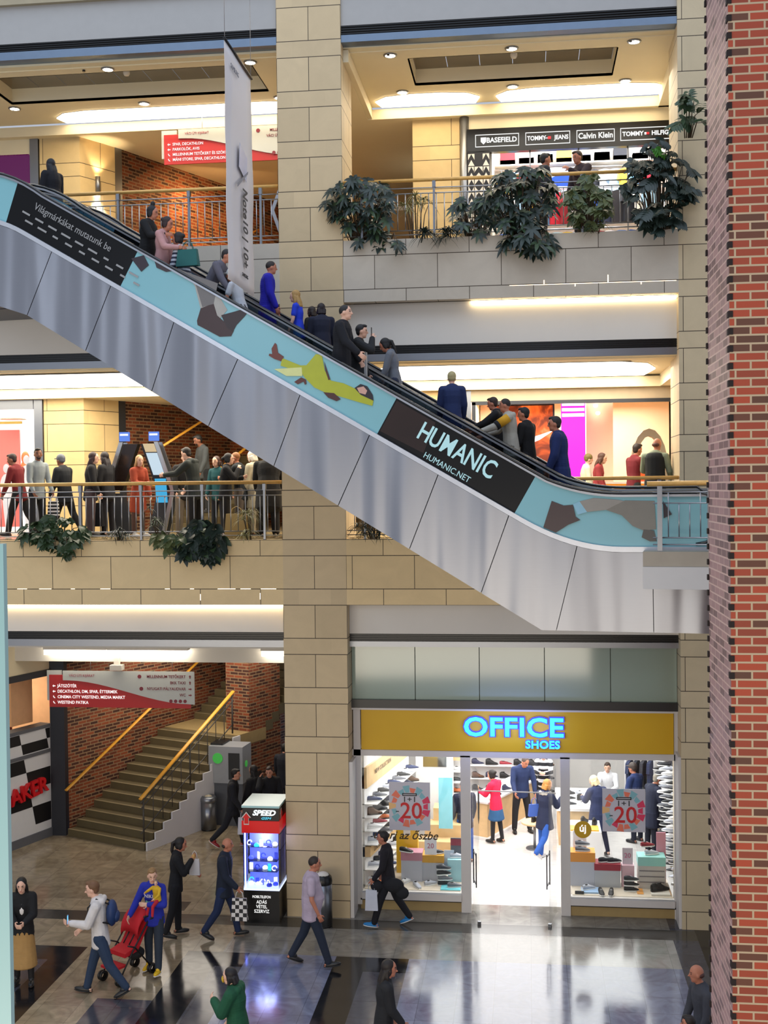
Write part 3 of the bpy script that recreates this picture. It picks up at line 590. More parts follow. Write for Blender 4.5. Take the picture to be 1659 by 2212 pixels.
# ---- touch screen totems (middle left) and steel pylon (upper left)
def totem(x, y, z, s, label, scr, w=.55):
    t = thing('info_totem', label, 'totem', (x, y, z))
    X = Matrix.Identity(4)
    side = [(0, 0), (.16, 0), (-.32 * s + .12, .95), (.30 * s + .08, 2.05), (.30 * s - .06, 2.05), (-.32 * s - .06, .95)]
    if s < 0: side = side[::-1]
    MB().prism(side, -.05, .0, XF((-w / 2 + .05, 0, 0), (0, 1, 0), (0, 0, 1))).build('side_frame', M['rail'], t); MB().prism(side, 0, .05, XF((w / 2 - .05, 0, 0), (0, 1, 0), (0, 0, 1))).build('side_frame', M['rail'], t)
    return t
def slant(x, y, label, s, scr):
    """steel totem whose frame bends outwards at hip height; s=+1 leans right going up"""
    t = thing('info_totem', label, 'totem', (x, y, F1)); k = s
    prof = [(.22 * k, 0), (.0 * k, .95), (.36 * k, 2.02)]
    for d in (0, .30):
        b = MB()
        for i in range(2):
            p, q = prof[i], prof[i + 1]
            b.prism([(p[0] - .045, p[1]), (p[0] + .045, p[1]), (q[0] + .045, q[1]), (q[0] - .045, q[1])], -.04, 0, XF((0, d, 0)))
        b.build('side_frame', M['rail'], t)
    for i in range(2):
        p, q = prof[i], prof[i + 1]; e = .03 * k; w = .36 * k
        pts = [(p[0] + e, p[1] + .02), (p[0] + w, p[1] + .02), (q[0] + w, q[1] - .04), (q[0] + e, q[1] - .04)]
        if k < 0: pts = pts[::-1]
        MB().prism(pts, -.25, -.05, XF((0, 0, 0))).build('panel', [M['darksteel'], mat('totem_black', '1a1210', .15, var=.02)][i], t)
    if scr:
        for (a, b_, c) in ((1.98, 1.8, 'c8b08a'), (1.78, 1.30, 'bcd0de'), (1.22, .70, '35a0d0')):
            f = lambda zz: (.36 * (zz - .95) / 1.07 if zz > .95 else .22 * (.95 - zz) / .95) * k
            pts = [(f(b_) + .05 * k, b_), (f(b_) + .30 * k, b_), (f(a) + .30 * k, a), (f(a) + .05 * k, a)]
            if k < 0: pts = pts[::-1]
            MB().prism(pts, -.0, .012, XF((0, -.002, 0))).build('display', emit('totem_' + c, c, .75), t)
    MB().box(.42 * k - .11, .42 * k + .11, .04, .1, 2.04, 2.24).build('logo_plate', emit('plate_blue', '4a78d8', .8), t)
    MB().box(.42 * k - .09, .42 * k + .09, .03, .04, 2.16, 2.20).build('lettering', WH, t)
slant(-9.12, 2.6, 'left steel information totem with dark leaning screen and blue plate', 1, False)
slant(-7.62, 2.6, 'right steel information totem with lit map screen and blue plate', -1, True)
t = thing('steel_pylon', 'bent brushed steel pylon beside the middle column on the upper floor', 'pylon', (-4.95, 1.6, F2))
for s0 in (0, .16):
    MB().prism([(.15 + s0, 0), (.22 + s0, 0), (-.13 + s0, 1.0), (.25 + s0, 2.0), (.18 + s0, 2.0), (-.2 + s0, 1.0)], 0, .06, XF((0, s0, 0))).build('frame', M['rail'], t)
t = thing('stone_bench', 'grey stone bench block beside the pylon on the upper floor', 'base', (-5.3, 1.9, F2)); MB().box(-.6, .6, -.2, .3, 0, .35).build('block', M['stone_par2'], t)
# ================================================================ GROUND FLOOR LEFT
t = None
st(MB().obox((-11.02, 4.95), (-11.02 + NX * 9, 4.95 + NY * 9), .3, 0, 7).build('wall_brick_stair_lower', M['brick_in']))
st(MB().box(-11.38, -11.02, 4.75, 5.0, 0, 5.2).build('trim_dark_post', mat('dark_blue_steel', '23252e', .4, .3)))
t = flight(-8.76, 3.76, 0, 12, 2.42, 'staircase', 'broad stone staircase rising from the ground floor beside the brown brick wall', rise=.165)
# landing and second flight
LX, LY = -8.76 + NX * .29 * 12, 3.76 + NY * .29 * 12
def slab(b, x, y, l, w, z0, z1, mi=0):
    p0 = Vector((x, y)); p1 = p0 + Vector((NX, NY)) * l; q = Vector((-.9135, .407)) * w
    b.add([(p.x, p.y, h) for h in (z0, z1) for p in (p0, p1, p1 + q, p0 + q)], [(3, 2, 1, 0), (4, 5, 6, 7), (0, 1, 5, 4), (1, 2, 6, 5), (2, 3, 7, 6), (3, 0, 4, 7)], mi)
b = MB(); slab(b, LX, LY, 1.2, 2.42, 1.7, 2.0); b.build('landing', mat('landing_stone', '9a8458', .5, var=.1), t)
u = flight(LX + NX * 1.2, LY + NY * 1.2, 2.0, 14, 2.42, 'staircase_upper_flight', 'upper flight of the stone staircase above the landing', rise=.168)
# white stepped side wall
b = MB()
for k in range(12):
    x = -8.76 + NX * .29 * k; y = 3.76 + NY * .29 * k
    p0 = Vector((x, y)) + Vector((.9135, -.407)) * .05; p1 = p0 + Vector((NX, NY)) * .29; q = Vector((.9135, -.407)) * .04
    b.add([(p.x, p.y, h) for h in (.0, .165 * (k + 1) + .03) for p in (p0, p1, p1 + q, p0 + q)], [(3, 2, 1, 0), (4, 5, 6, 7), (0, 4, 5, 1)[::-1], (1, 5, 6, 2)[::-1], (2, 6, 7, 3)[::-1], (3, 7, 4, 0)[::-1]])
b.build('side_wall', mat('white_side', 'cfcdd0', .6, var=.02), t)
W_ = Vector((-.9135, .407)); N_ = Vector((NX, NY))
def P3(a, w, z): p = Vector((-8.76, 3.76)) + N_ * a + W_ * w; return (p.x, p.y, z)
hand([P3(.0, .1, 1.17), P3(3.45, .1, 3.12)], .055, M['yelwood'], t)
hand([P3(-.1, 2.36, 1.12), P3(6.5, 2.36, 4.4)], .05, M['yelwood'], t)
hand([P3(8.2, 1.9, 4.6), P3(9.2, 1.9, 5.2)], .05, M['yelwood'], u)
bal = mat('balustrade_grey', '4c4844', .5, .3)
for k in range(11):
    a = .1 + k * .33; MB().tube([P3(a, .1, .57 * a + .12), P3(a, .1, .565 * a + 1.12)], .022 if k % 5 == 0 else .010, 8).build('post' if k % 5 == 0 else 'baluster', bal, t)
for h in (.25, .95, .82): MB().tube([P3(0, .1, h + .12), P3(3.45, .1, h + .12 + 3.45 * .565)], .014, 8).build('rail', bal, t)
# brick pillar behind the stairs (rotated)
p0 = Vector((-7.15, 7.4))
b = MB(); vs = [p0, p0 + N_ * 1.35, p0 + N_ * 1.35 + W_ * .75, p0 + W_ * .75]
b.add([(q.x, q.y, h) for h in (0, 6.5) for q in vs], [(3, 2, 1, 0), (4, 5, 6, 7), (0, 1, 5, 4), (1, 2, 6, 5), (2, 3, 7, 6), (3, 0, 4, 7)])
st(b.build('wall_brick_pillar', M['brick_in']))
# blue lit shop window far behind
t = thing('display_window', 'blue white glowing phone shop window far behind the brick pillar', 'window', (-6.2, 11.6, 0))
MB().box(-.5, .7, 0, .1, 1.2, 3.4).build('pane', emit('blue_window', '8fb4ff', 1.6), t)
for z in (1.9, 2.5, 3.0): MB().box(-.45, .65, -.06, 0, z, z + .2).build('shelf', mat('phone_shelf', '2c4a8c', .4), t)
# chequered shop side with counter opening
c0 = Vector((-12.5, 1.6)); c1 = Vector((-11.38, 4.75)); dv = (c1 - c0); L = dv.length; dv.normalize()
CXF = XF((c0.x, c0.y, 0), (dv.x, dv.y, 0), (0, 0, 1))
t = thing('chequered_shop_front', 'shop side with a slanted black and white chequered pattern and red lettering', 'shop front', (0, 0, 0))
MB().prism([(0, 0), (L, 0), (L, 2.62), (0, 2.62)], -.12, 0, CXF).build('panel', mat('panel_white', 'cfd0d2', .5, var=.02), t)
b = MB(); BK = mat('chequer_black', '101014', .45, var=0)
skew = lambda x, z: (x + .10 * z, z - .0 * x)
rows = [(.42, .86), (1.27, 1.66), (2.03, 2.2), (2.3, 2.62)]
for i, (z0, z1) in enumerate(((.40, .84), (.84, 1.26), (1.26, 1.68), (1.68, 2.0), (2.12, 2.36), (2.36, 2.60))):
    for k in range(-1, 8):
        if (k + i) % 2: continue
        w = .85; x0 = k * w
        dz = lambda x: (x - L / 2) * .06
        pts = [(x0 - .22 * z0, z0), (x0 + w - .22 * z0, z0), (x0 + w - .22 * z1, z1), (x0 - .22 * z1, z1)]
        pts = [(min(max(p[0] + 1.2, 0.01), L - .01), p[1]) for p in pts]
        if pts[1][0] - pts[0][0] > .05: b.prism(pts, .0, .004, CXF)
b.build('chequers', BK, t)
MB().prism([(0, 0), (L, 0), (L, .2), (0, .2)], 0, .03, CXF).build('plinth', mat('plinth_grey', '5a5c62', .5), t)
MB().prism([(0, 2.02), (L, 2.02), (L, 2.10), (0, 2.10)], 0, .03, CXF).build('ledge', mat('plinth_grey'), t)
MB().prism([(0, 2.62), (L, 2.62), (L, 2.7), (0, 2.7)], -.3, .03, CXF).build('counter', mat('plinth_grey'), t)
text('lettering', 'AKER', .50, CXF @ Matrix.Translation((L - .78, 1.24, .05)) @ Matrix.Rotation(.10, 4, 'Z'), mat('letter_red', 'c8141e', .4), t, sx=.98, extrude=.04, offset=.012)
st(MB().prism([(0, 3.95), (L, 3.95), (L, 5.0), (0, 5.0)], -.12, 0, CXF).build('wall_over_counter', M['cream']))
st(MB().prism([(0, 3.85), (L + .4, 3.85), (L + .4, 4.0), (0, 4.0)], -.2, .05, CXF).build('trim_beam', M['darksteel']))
st(MB().box(-15.5, -11.5, 6.9, 7.0, 0, 4.6).build('wall_back_kitchen', mat('kitchen_wall', 'e2b184', .6)))
st(MB().prism([(1.6, 2.7), (1.85, 2.7), (1.85, 3.9), (1.6, 3.9)], -.9, -.65, CXF).build('wall_counter_column', M['cream'])); st(MB().prism([(2.6, 2.7), (3.3, 2.7), (3.3, 3.9), (2.6, 3.9)], -.7, -.5, CXF).build('wall_counter_side', mat('kitchen_wall')))
area('kitchen_light', (-13.2, 5.4, 3.9), (1.5, 1.5), 60, (1, .86, .68))
o = MB().box(-12.55, -12.2, 4.5, 4.55, 3.1, 3.45).build('menu_screen', emit('menu_glow', 'fff0d8', 2.0)); tag(o, 'small glowing menu board above the counter at the far left', 'screen')
# hanging red direction signs
def dirsign(x0, x1, z0, z1, y, label, lines, rlines, top=True):
    t = thing('direction_sign', label, 'sign', (0, y, 0)); Wd = x1 - x0; H = z1 - z0
    MB().box(x0, x0 + .35, .02, .06, z0 + H * .18, z1).build('back_plate', mat('sign_grey', 'b9bcb9', .5, var=.02), t)
    MB().box(x0 + .06, x1 - .1, 0, .04, z0, z1 - .1).build('red_plate', mat('sign_red_plate', 'b51a1c', .45, var=.02), t)
    pts = [(x0 + .40, z1 - .0), (x0 + .40, z0 + H * .74)]
    for i in range(13):
        f = i / 12; pts.append((x0 + .5 + (Wd - .6) * f, z0 + H * (.74 - .62 * (f * f * (3 - 2 * f)))))
    pts += [(x1, z0 + H * .11), (x1, z1)]
    MB().prism(pts[::-1], .0, .03, XF((0, 0, 0))).build('white_plate', mat('sign_grey'), t)
    for i, s in enumerate(lines):
        z = z1 - H * (.42 + .15 * i)
        text('lettering', s, H * .115, XF((x0 + .26, -.012, z)), emit('sign_white', 'e8e8e6', .9), t, 'LEFT', .002, sx=.92, offset=.001)
        MB().prism([(-.03, 0), (0, .03), (0, .01), (.04, .01), (.04, -.01), (0, -.01), (0, -.03)][::-1], 0, .004, XF((x0 + .17, -.004, z), (1, 0, 0 if i < 2 else -1), (0, 0, 1))).build('arrow', emit('sign_white', 'e8e8e6', .9), t)
    dr = mat('sign_darkred', '7a2030', .5, var=0)
    for i, (s, xr) in enumerate(rlines):
        z = z1 - H * (.14 + .165 * i)
        text('lettering', s, H * .11, XF((x1 - .20, -.036, z)), dr, t, 'RIGHT', .002, sx=.9, offset=.001)
        MB().prism([(-.012, -.035), (-.012, .01), (-.03, .01), (0, .04), (.03, .01), (.012, .01), (.012, -.035)], 0, .004, XF((x1 - .10, -.032, z), (1, 0, 0) if i < 2 else (0, 0, -1), (0, 0, 1) if i < 2 else (1, 0, 0))).build('arrow', dr, t)
        if i in (0, 2): MB().cyl(0, 0, 0, .006, .045, 14).build('roundel', dr, t).matrix_local = XF((x1 - xr, -.030, z))
    text('lettering', 'VÁCI ÚTI KIJÁRAT', H * .1, XF((x0 + .55, -.036, z1 - H * .13)), mat('sign_pink', 'a8505c', .5, var=0), t, 'LEFT', .002, sx=.9)
    for i in range(4): MB().cyl(0, 0, 0, .006, .04, 14).build('pictogram', dr, t).matrix_local = XF((x1 - .22 - i * .11, -.030, z1 - H * .80))
    for xx in (x0 + Wd * .3, x0 + Wd * .85): MB().tube([(xx, .02, z1), (xx, .02, z1 + .35)], .006, 6).build('wire', M['rail'], t)
    return t
dirsign(-11.02, -7.52, 3.28, 4.12, 3.75, 'red and grey hanging direction sign in front of the ground floor staircase',
        ['JÁTSZÓTÉR', 'DECATHLON, DM, SPAR, ÉTTERMEK', 'CINEMA CITY WESTEND, MEDIA MARKT', 'WESTEND PATIKA'], [('MILLENNIUM TETŐKERT', 1.28), ('BKK TAXI', 0), ('NYUGATI PÁLYAUDVAR', 1.24), ('WC', 0)])
dirsign(-8.07, -4.95, 15.52, 16.28, 3.6, 'red and grey hanging direction sign on the upper floor behind the white banner',
        ['SPAR, DECATHLON', 'PARKOLÓK, AVIS', 'MILLENNIUM TETŐKERT ÉS SZÖKŐKÚT', 'MÁNI STORE, SPAR, DECATHLON'], [('MILLENNIUM', .9), ('VÁCI ÚT, MOZI', 0), ('P', 0)])
t = thing('ceiling_fan_heater', 'small white unit under the ceiling above the red sign of the ground floor', 'unit', (-9.3, 3.65, 4.16)); MB().box(-.14, .14, -.1, .1, 0, .12).build('body', M['white'], t); MB().box(-.06, .06, -.05, .05, .12, .3).build('bracket', M['white'], t)
# ATM, bins
t = thing('cash_machine', 'grey cash machine with green round logos behind the kiosk', 'cash machine', (-7.35, 6.2, 0), -.1)
MB().box(-.42, .42, -.3, .3, 0, 1.05).build('base', mat('atm_dark', '4e5158', .5), t); MB().box(-.44, .44, -.34, .3, 1.05, 1.95).build('body', mat('atm_grey', '8f9296', .4), t)
MB().box(-.44, -.12, -.2, .32, 1.95, 1.99).build('top_plate', M['black'], t); MB().box(.08, .36, -.36, -.34, 1.15, 1.8).build('recess', M['black'], t)
for xx in (-.2,): MB().cyl(0, 0, 0, .012, .13, 20).build('logo', mat('atm_green', '3ba040', .4, emis='3ba040', es=.3), t).matrix_local = XF((xx, -.345, 1.66)); MB().cyl(0, 0, 0, .012, .08, 20).build('logo', mat('atm_green'), t).matrix_local = XF((.445, -.1, 1.5), (0, 1, 0), (0, 0, 1))
def bin_(x, y, h, r, label, dome):
    t = thing('waste_bin', label, 'bin', (x, y, 0))
    MB().cyl(0, 0, .03, h * .8, r, 24).build('body', brushed('bin_steel' + str(dome), '85878c', .3, (40, 40, 1)), t); MB().cyl(0, 0, 0, .03, r * .96, 24).build('base', M['black'], t)
    if dome: MB().lathe(0, 0, [(r, h * .8), (r * 1.04, h * .85), (r * .95, h * .93), (r * .6, h * .99), (0, h)], 24).build('lid', M['black'], t); MB().ell((0, -.02, h * .97), (r * .7, r * .6, .06)).build('liner', M['white'], t)
    else: MB().lathe(0, 0, [(r, h * .8), (r * 1.05, h * .82), (r * 1.05, h * .9), (r * .8, h * .98), (r * .7, h * .9), (0, h * .88)], 24).build('lid', M['steel'], t); MB().ell((0, 0, h * .93), (r * .5, r * .5, .05)).build('rubbish', mat('rubbish', 'b5a890', .8, var=.4, vs=30), t)
bin_(-7.74, 5.55, .85, .19, 'round steel waste bin beside the white stair side', False)
bin_(-3.88, -.42, 1.0, .17, 'steel waste bin with black dome lid in front of the stone column', True)
# phone accessory kiosk
t = thing('phone_kiosk', 'glass display kiosk with red band and glowing phone accessories', 'kiosk', (-5.07, .02, 0))
w = .345; d0, d1 = -.42, .42
MB().box(-w, w, d0, d1, 0, .62).build('base', mat('kiosk_black', '0e0e12', .3, var=0), t)
text('lettering', 'MOBILTELEFON', .07, XF((0, d0 - .006, .50)), WH, t, sx=.72, offset=.0)
for i, s in enumerate(('ADÁS', 'VÉTEL', 'SZERVIZ')): text('lettering', s, .088, XF((0, d0 - .006, .40 - i * .088)), WH, t, offset=.0, sx=.9)
MB().box(-w + .0, w, d0, d1, .62, .66).build('deck', emit('kiosk_deck', 'c8d4ff', 1.1), t)
b = MB(); 
for a in ((-w, w, d0, d0 + .008), (-w, w, d1 - .008, d1), (-w, -w + .008, d0, d1), (w - .008, w, d0, d1)): b.box(a[0], a[1], a[2], a[3], .66, 1.72)
b.build('glass_case', M['glass'], t)
for (xx, yy) in ((-w + .14, d1 - .05), (-w + .22, d1 - .05), (w - .03, d1 - .04), (-w + .03, d0 + .03)): MB().box(xx - .012, xx + .012, yy - .012, yy + .012, .66, 1.72).build('light_strip', emit('kiosk_strip', '6f7cff', 7.0), t)
MB().box(-w - .02, w + .02, d0 - .02, d1 + .02, 1.72, 1.95).build('red_band', mat('kiosk_red', 'c00f10', .35, var=0, emis='c00f10', es=.25), t)
MB().box(-w - .005, w + .005, d0, d1, 1.95, 2.2).build('header', mat('kiosk_black'), t); MB().box(-w - .02, w + .02, d0 - .02, d1 + .04, 2.2, 2.24).build('roof', mat('kiosk_roof', 'a8d4d4', .12, var=.06, vs=2), t)
text('lettering', 'SPEED', .14, XF((.06, d0 - .006, 2.1)), emit('kiosk_white', 'f0ffff', 1.5), t, sx=1.15, shear=.3, offset=.004); text('lettering', 'GSM', .06, XF((.1, d0 - .006, 2.0)), emit('kiosk_cyan', '50c0e0', 1.2), t, shear=.3, sx=1.6)
for (X, nm) in ((XF((-.27, d0 - .024, 1.99)), 'a'), (XF((w + .004, -.2, 2.02), (0, 1, 0), (0, 0, 1)), 'b')):
    for sc, m_, dz in ((1.25, M['white'], 0), (1.0, mat('arrow_red', 'e01818', .4, var=0), .006)):
        MB().prism([(x * sc, z * sc) for x, z in ((-.04, -.09), (.04, -.09), (.04, .02), (.075, .02), (0, .11), (-.075, .02), (-.04, .02))], dz, dz + .004, X).build('arrow', m_, t)
random.seed(11)
kc = ['e8ecff', '2c3ed0', 'f6f8ff', '1c2a9a', 'dfe6ff', '30c0d0', 'f2e8ff', '4a5ae8']
MB().box(-w + .04, w - .04, -.05, .0, .66, 1.7).build('back_board', mat('kiosk_board', '6a76c8', .5, emis='5a6af0', es=.5), t)
for z in (.66, .95, 1.15, 1.42):
    if z > .66: 
        o = MB().box(-w + .06, w - .06, d0 + .1, -.05, z - .008, z).build('glass_shelf', M['glass'], t)
k = 0
for z in (.665, .665, .95, 1.15, 1.42):
    for i in range(5):
        c = kc[k % len(kc)]; x = -w + .10 + i * .12 + random.uniform(-.02, .02); y = random.uniform(d0 + .1, -.12) if z < .7 else random.uniform(-.3, -.15)
        b = MB()
        if k % 3 == 0: b.lathe(0, 0, [(0, 0), (.05, 0), (.055, .03), (.03, .06), (0, .06)], 12)
        elif k % 3 == 1: b.box(-.035, .035, -.008, .008, 0, .13)
        else: b.tube([(.045 * math.cos(q), 0, .06 + .045 * math.sin(q)) for q in [j * .52 for j in range(11)]], .012, 6)
        o = b.build(('phone_charger', 'phone', 'headphones')[k % 3], mat('acc' + c, c, .4, var=0, emis=c, es=.9)); o.location = (-5.07 + x, .02 + y, z + .003)
        o.rotation_euler = (0, 0, random.uniform(-.8, .8)); tag(o, ('round phone charger', 'phone', 'headphones')[k % 3] + ' glowing on display inside the glass kiosk', 'accessory', ('chargers', 'phones', 'headphones')[k % 3] + ' in the glass kiosk'); k += 1
pl = bpy.data.lights.new('kiosk_glow', 'POINT'); pl.energy = 22; pl.color = (.42, .48, 1); pl.shadow_soft_size = .2; o = bpy.data.objects.new('kiosk_glow', pl); COL.objects.link(o); o.location = (-5.07, -.1, 1.55)
# ================================================================ SHOE SHOP
FR = mat('shop_frame_white', 'cfcac6', .45, var=.02)
st(MB().box(CX1, RX0, .58, .8, 4.12, 5.18).build('wall_glass_band_back', mat('band_back', '8d9a8c', .5, var=.04, vs=1)))
t = thing('glass_band', 'row of grey green glass panels above the yellow shop sign', 'glass panels', (0, .5, 0))
n = 5; w_ = (RX0 - CX1) / n
for i in range(n): MB().box(CX1 + i * w_ + .008, CX1 + (i + 1) * w_ - .008, 0, .02, 4.13, 5.16).build('pane', mat('green_grey_glass', '97a698', .08, var=.04, vs=.8, spec=.9), t)
st(MB().box(CX1, RX0, .42, .62, 3.97, 4.13).build('trim_black_beam', mat('beam_black', '201f20', .35, var=.05)))
b = MB(); y0, y1 = .50, .62
for a in ((CX1, RX0 + .06, 3.93, 3.97), (CX1, RX0, 3.02, 3.14), (CX1 + .02, -3.27, .1, 3.95), (2.71, 2.80, .0, 3.95), (-1.33, -1.14, 0, 3.05), (.58, .76, 0, 3.05)): b.box(a[0], a[1], y0 - (.06 if a[3] > 3.9 and a[2] > 3.9 else 0), y1, a[2], a[3])
for a in ((-3.27, -1.33), (.76, 2.71)): b.box(a[0], a[1], y0 - .04, y1 + .1, .22, .35)
st(b.build('window_frame_shoe_shop', FR))
for a in ((-3.3, -1.33), (.76, 2.74)):
    st(MB().box(a[0], a[1], y0 + .04, y1, .0, .2).build('trim_stone_plinth', mat('plinth_stone', 'a48c5c', .4))); st(MB().box(a[0], a[1], y0 + .0, y1, .19, .225).build('trim_shadow_gap', M['black']))
    st(MB().box(a[0], a[1], .55, .558, .35, 3.02).build('window_pane', M['glass']))
st(MB().box(CX1, CX1 + .07, .02, .55, 0, 3.0).build('trim_reveal_left', FR)); st(MB().box(RX0 - .05, RX0, .02, .55, 0, 3.2).build('trim_reveal_right', FR))
t = thing('shop_sign', 'long yellow shop sign board with glowing blue letters', 'sign', (0, .47, 0))
MB().box(-3.25, 2.70, 0, .08, 3.15, 3.93).build('board', mat('sign_yellow', 'd3a400', .5, var=.04, vs=1.5), t)
CY = emit('letter_cyan', '28c8ff', 2.4); BL = emit('letter_blue', '2a30f0', 1.6)
for s, sz, x, z, sx in (('OFFICE', .50, -.305, 3.615, 1.16), ('SHOES', .205, .25, 3.30, 1.05)):
    text('letter_rim', s, sz, XF((x, -.03, z)), BL, t, sx=sx, extrude=.03, offset=sz * .055, space=1.03)
    text('letter_face', s, sz, XF((x, -.065, z)), CY, t, sx=sx, extrude=.01, offset=sz * .020, space=1.03)
pl = bpy.data.lights.new('sign_glow', 'AREA'); pl.energy = 8; pl.color = (.3, .4, 1); pl.shape = 'RECTANGLE'; pl.size = 1.7; pl.size_y = .3; o = bpy.data.objects.new('sign_glow', pl); COL.objects.link(o); o.location = (-.3, -.1, 3.6); o.rotation_euler = (-PI / 2, 0, PI)
# shop shell
SW = mat('shop_wall', 'd9d6d4', .6, var=.02)
st(MB().box(CX1, CX1 + .08, .8, 10, 0, 3.6).build('wall_shop_left', SW)); st(MB().box(3.42, 3.5, .8, 10.5, 0, 3.6).build('wall_shop_right', SW)); st(MB().box(CX1, 3.5, 10.4, 10.5, 0, 3.6).build('wall_shop_rear', SW)); st(MB().box(CX1, 3.5, .8, 10.5, 3.14, 3.2).build('ceiling_shop', SW))
st(MB().box(-3.0, -1.4, .63, .8, 3.0, 3.14).build('ceiling_shop_edge', SW))
# sale posters, stickers, lettering on the glass
PK = [mat('poster_pink', 'd8385c', .5, var=0), mat('poster_coral', 'e8785c', .5, var=0), mat('poster_teal', '7fb4bc', .5, var=0), mat('poster_sand', 'e6b87c', .5, var=0)]
def poster(x, z, w, h, y, label, sc=1.0):
    t = thing('sale_poster', label, 'poster', (x, y, z)); k = w / .80
    MB().box(-w / 2, w / 2, -.01, .0, -h / 2, h / 2).build('sheet', mat('poster_grey', 'c3c0c8', .5, var=.02), t)
    random.seed(3)
    for i in range(18):
        a = 2 * PI * i / 18; r0, r1 = .27 * k, (.36 + .05 * (i % 2)) * k
        pts = [(r0 * math.cos(a - .15), r0 * math.sin(a - .15)), (r1 * math.cos(a - .17), r1 * math.sin(a - .17)), (r1 * math.cos(a + .17), r1 * math.sin(a + .17)), (r0 * math.cos(a + .1), r0 * math.sin(a + .1))]
        c = [0, 0, 2, 2, 1, 2, 2, 1, 1, 3, 2, 2, 0, 1, 1, 2, 1, 0][i]
        MB().prism(pts, 0, .002, XF((0, -.0115, 0))).build('paper_shard', PK[c], t)
    text('lettering', '20', .44 * k, XF((.03 * k, -.016, -.10 * k)), mat('poster_red', 'c81e22', .5, var=0), t, extrude=.002, offset=.004)
    MB().box(-.27 * k, -.21 * k, -.018, -.012, -.11 * k, -.095 * k).build('minus', mat('poster_ink', '1a1a1e', .5, var=0), t)
    text('lettering', '1+1', .15 * k, XF((.0, -.016, .13 * k)), mat('poster_ink'), t, extrude=.002, sx=1.2)
    frame(-.14 * k, .14 * k, .205 * k, .255 * k, -.012, .014 * k, mat('poster_ink'), t, 'box_outline')
    return t
poster(-2.32, 2.05, .80, .94, .50, 'square sale poster reading 20 on the left shop window'); poster(1.77, 2.06, .80, .82, .50, 'square sale poster reading 20 on the right shop window')
t = thing('round_sticker', 'round mustard sticker with white letters on the right shop window', 'sticker', (1.0, .545, 1.66)); MB().cyl(0, 0, 0, .004, .165, 32).build('disc', mat('sticker_mustard', 'c59a10', .5, var=0), t).matrix_local = XF((0, 0, 0)); text('lettering', 'új', .19, XF((0, -.006, .02)), WH, t, extrude=.002, offset=.004)
o = text('window_lettering', 'ugorj az őszbe', .22, XF((-2.42, .54, 1.46)), mat('script_brown', '4a3a1c', .5, var=0), None, extrude=.002, shear=.35, sx=.98, offset=.004); tag(o, 'brown handwritten style lettering across the left shop window', 'lettering')
for x in (-1.12, .50):
    t = thing('glass_door', 'open glass door leaf with steel pull handle on the ' + ('left' if x < 0 else 'right') + ' of the shop entrance', 'door', (x, .6, 0), -1.35 if x < 0 else -1.78)
    d = -.75
    MB().box(0, .75, -.004, .004, .05, 2.9).build('pane', M['glass_d'], t); MB().box(.68, .74, -.03, .03, 0, .06).build('bottom_shoe', M['steel'], t)
    t2 = MB(); 
    for zz in (.75, 1.3): t2.box(.42, .72, -.06, -.04, zz, zz + .02)
    for xx in (.42, .70): t2.box(xx, xx + .02, -.06, -.04, .70, 1.35)
    t2.build('pull_handle', M['darksteel'], t)
o = MB().tube([(-1.1, .62, 2.35), (.5, .62, 2.33)], .012, 8).build('door_bar', M['white']); tag(o, 'thin white bar across the shop entrance above the visitors', 'bar')
# ---- shoes
OW = ('lowest', 'second lowest', 'third', 'middle', 'fifth', 'second highest', 'highest')
def shoe_mesh(kind, up, so):
    b = MB(); n = 9; secs = []
    for i in range(n):
        f = i / (n - 1); y = f * .29
        w_ = .036 + .012 * math.sin(f * PI * .95) + (.006 if f > .55 else 0)
        if i in (0, n - 1): w_ *= .6
        top = {'s': [.085, .10, .095, .09, .085, .075, .06, .05, .032], 'h': [.13, .15, .15, .14, .105, .08, .06, .052, .034]}[kind][i]
        secs.append((y, w_, top))
    for lay, (z0, mi) in enumerate(((0, 1), (.024, 0))):
        vs = []; ring = 8
        for (y, w_, top) in secs:
            zt = .026 if lay == 0 else top
            ww = w_ * (1.08 if lay == 0 else 1)
            for k in range(ring):
                a = PI * k / (ring - 1); vs.append((ww * math.cos(a), y, z0 + (zt - z0) * (math.sin(a) ** .6 if k not in (0, ring - 1) else 0)))
        fs = []
        for i in range(n - 1):
            for k in range(ring - 1): fs.append((i * ring + k, i * ring + k + 1, (i + 1) * ring + k + 1, (i + 1) * ring + k))
            fs.append((i * ring, (i + 1) * ring, (i + 1) * ring + ring - 1, i * ring + ring - 1))
        fs.append(tuple(range(ring))); fs.append(tuple(range((n - 1) * ring, n * ring))[::-1])
        b.add(vs, fs, mi, True)
    b.ell((0, .075, secs[2][2] - .006), (.026, .05, .008), 2, 8, 5)
    for k in range(4): b.box(-.02, .02, .135 + k * .018, .141 + k * .018, secs[4][2] - .012 * k + .004, secs[4][2] - .012 * k + .008, 1)
    return b.mesh('shoe', [mat('shoe_' + up, up, .6, var=.1), mat('shoe_' + so, so, .5, var=.02), mat('shoe_inside', '2a2624', .9)])
SC = [('s', '23262e', 'e6e6e6'), ('s', '1c2c58', 'dcdcdc'), ('h', '1a1a1c', '3a3432'), ('s', 'e4e4e6', 'f2f2f2'), ('s', '6a6c74', 'ececec'), ('h', '2c2e48', 'c8c8c8'), ('s', '8c2a34', 'f0f0f0'), ('s', '14161a', 'f4f4f4'), ('h', '5a3c28', '2a2018'), ('s', 'c86a34', '2a2018'), ('s', 'b8bcc8', 'ffffff'), ('h', '303034', '222222')]
SM = [shoe_mesh(*c) for c in SC]
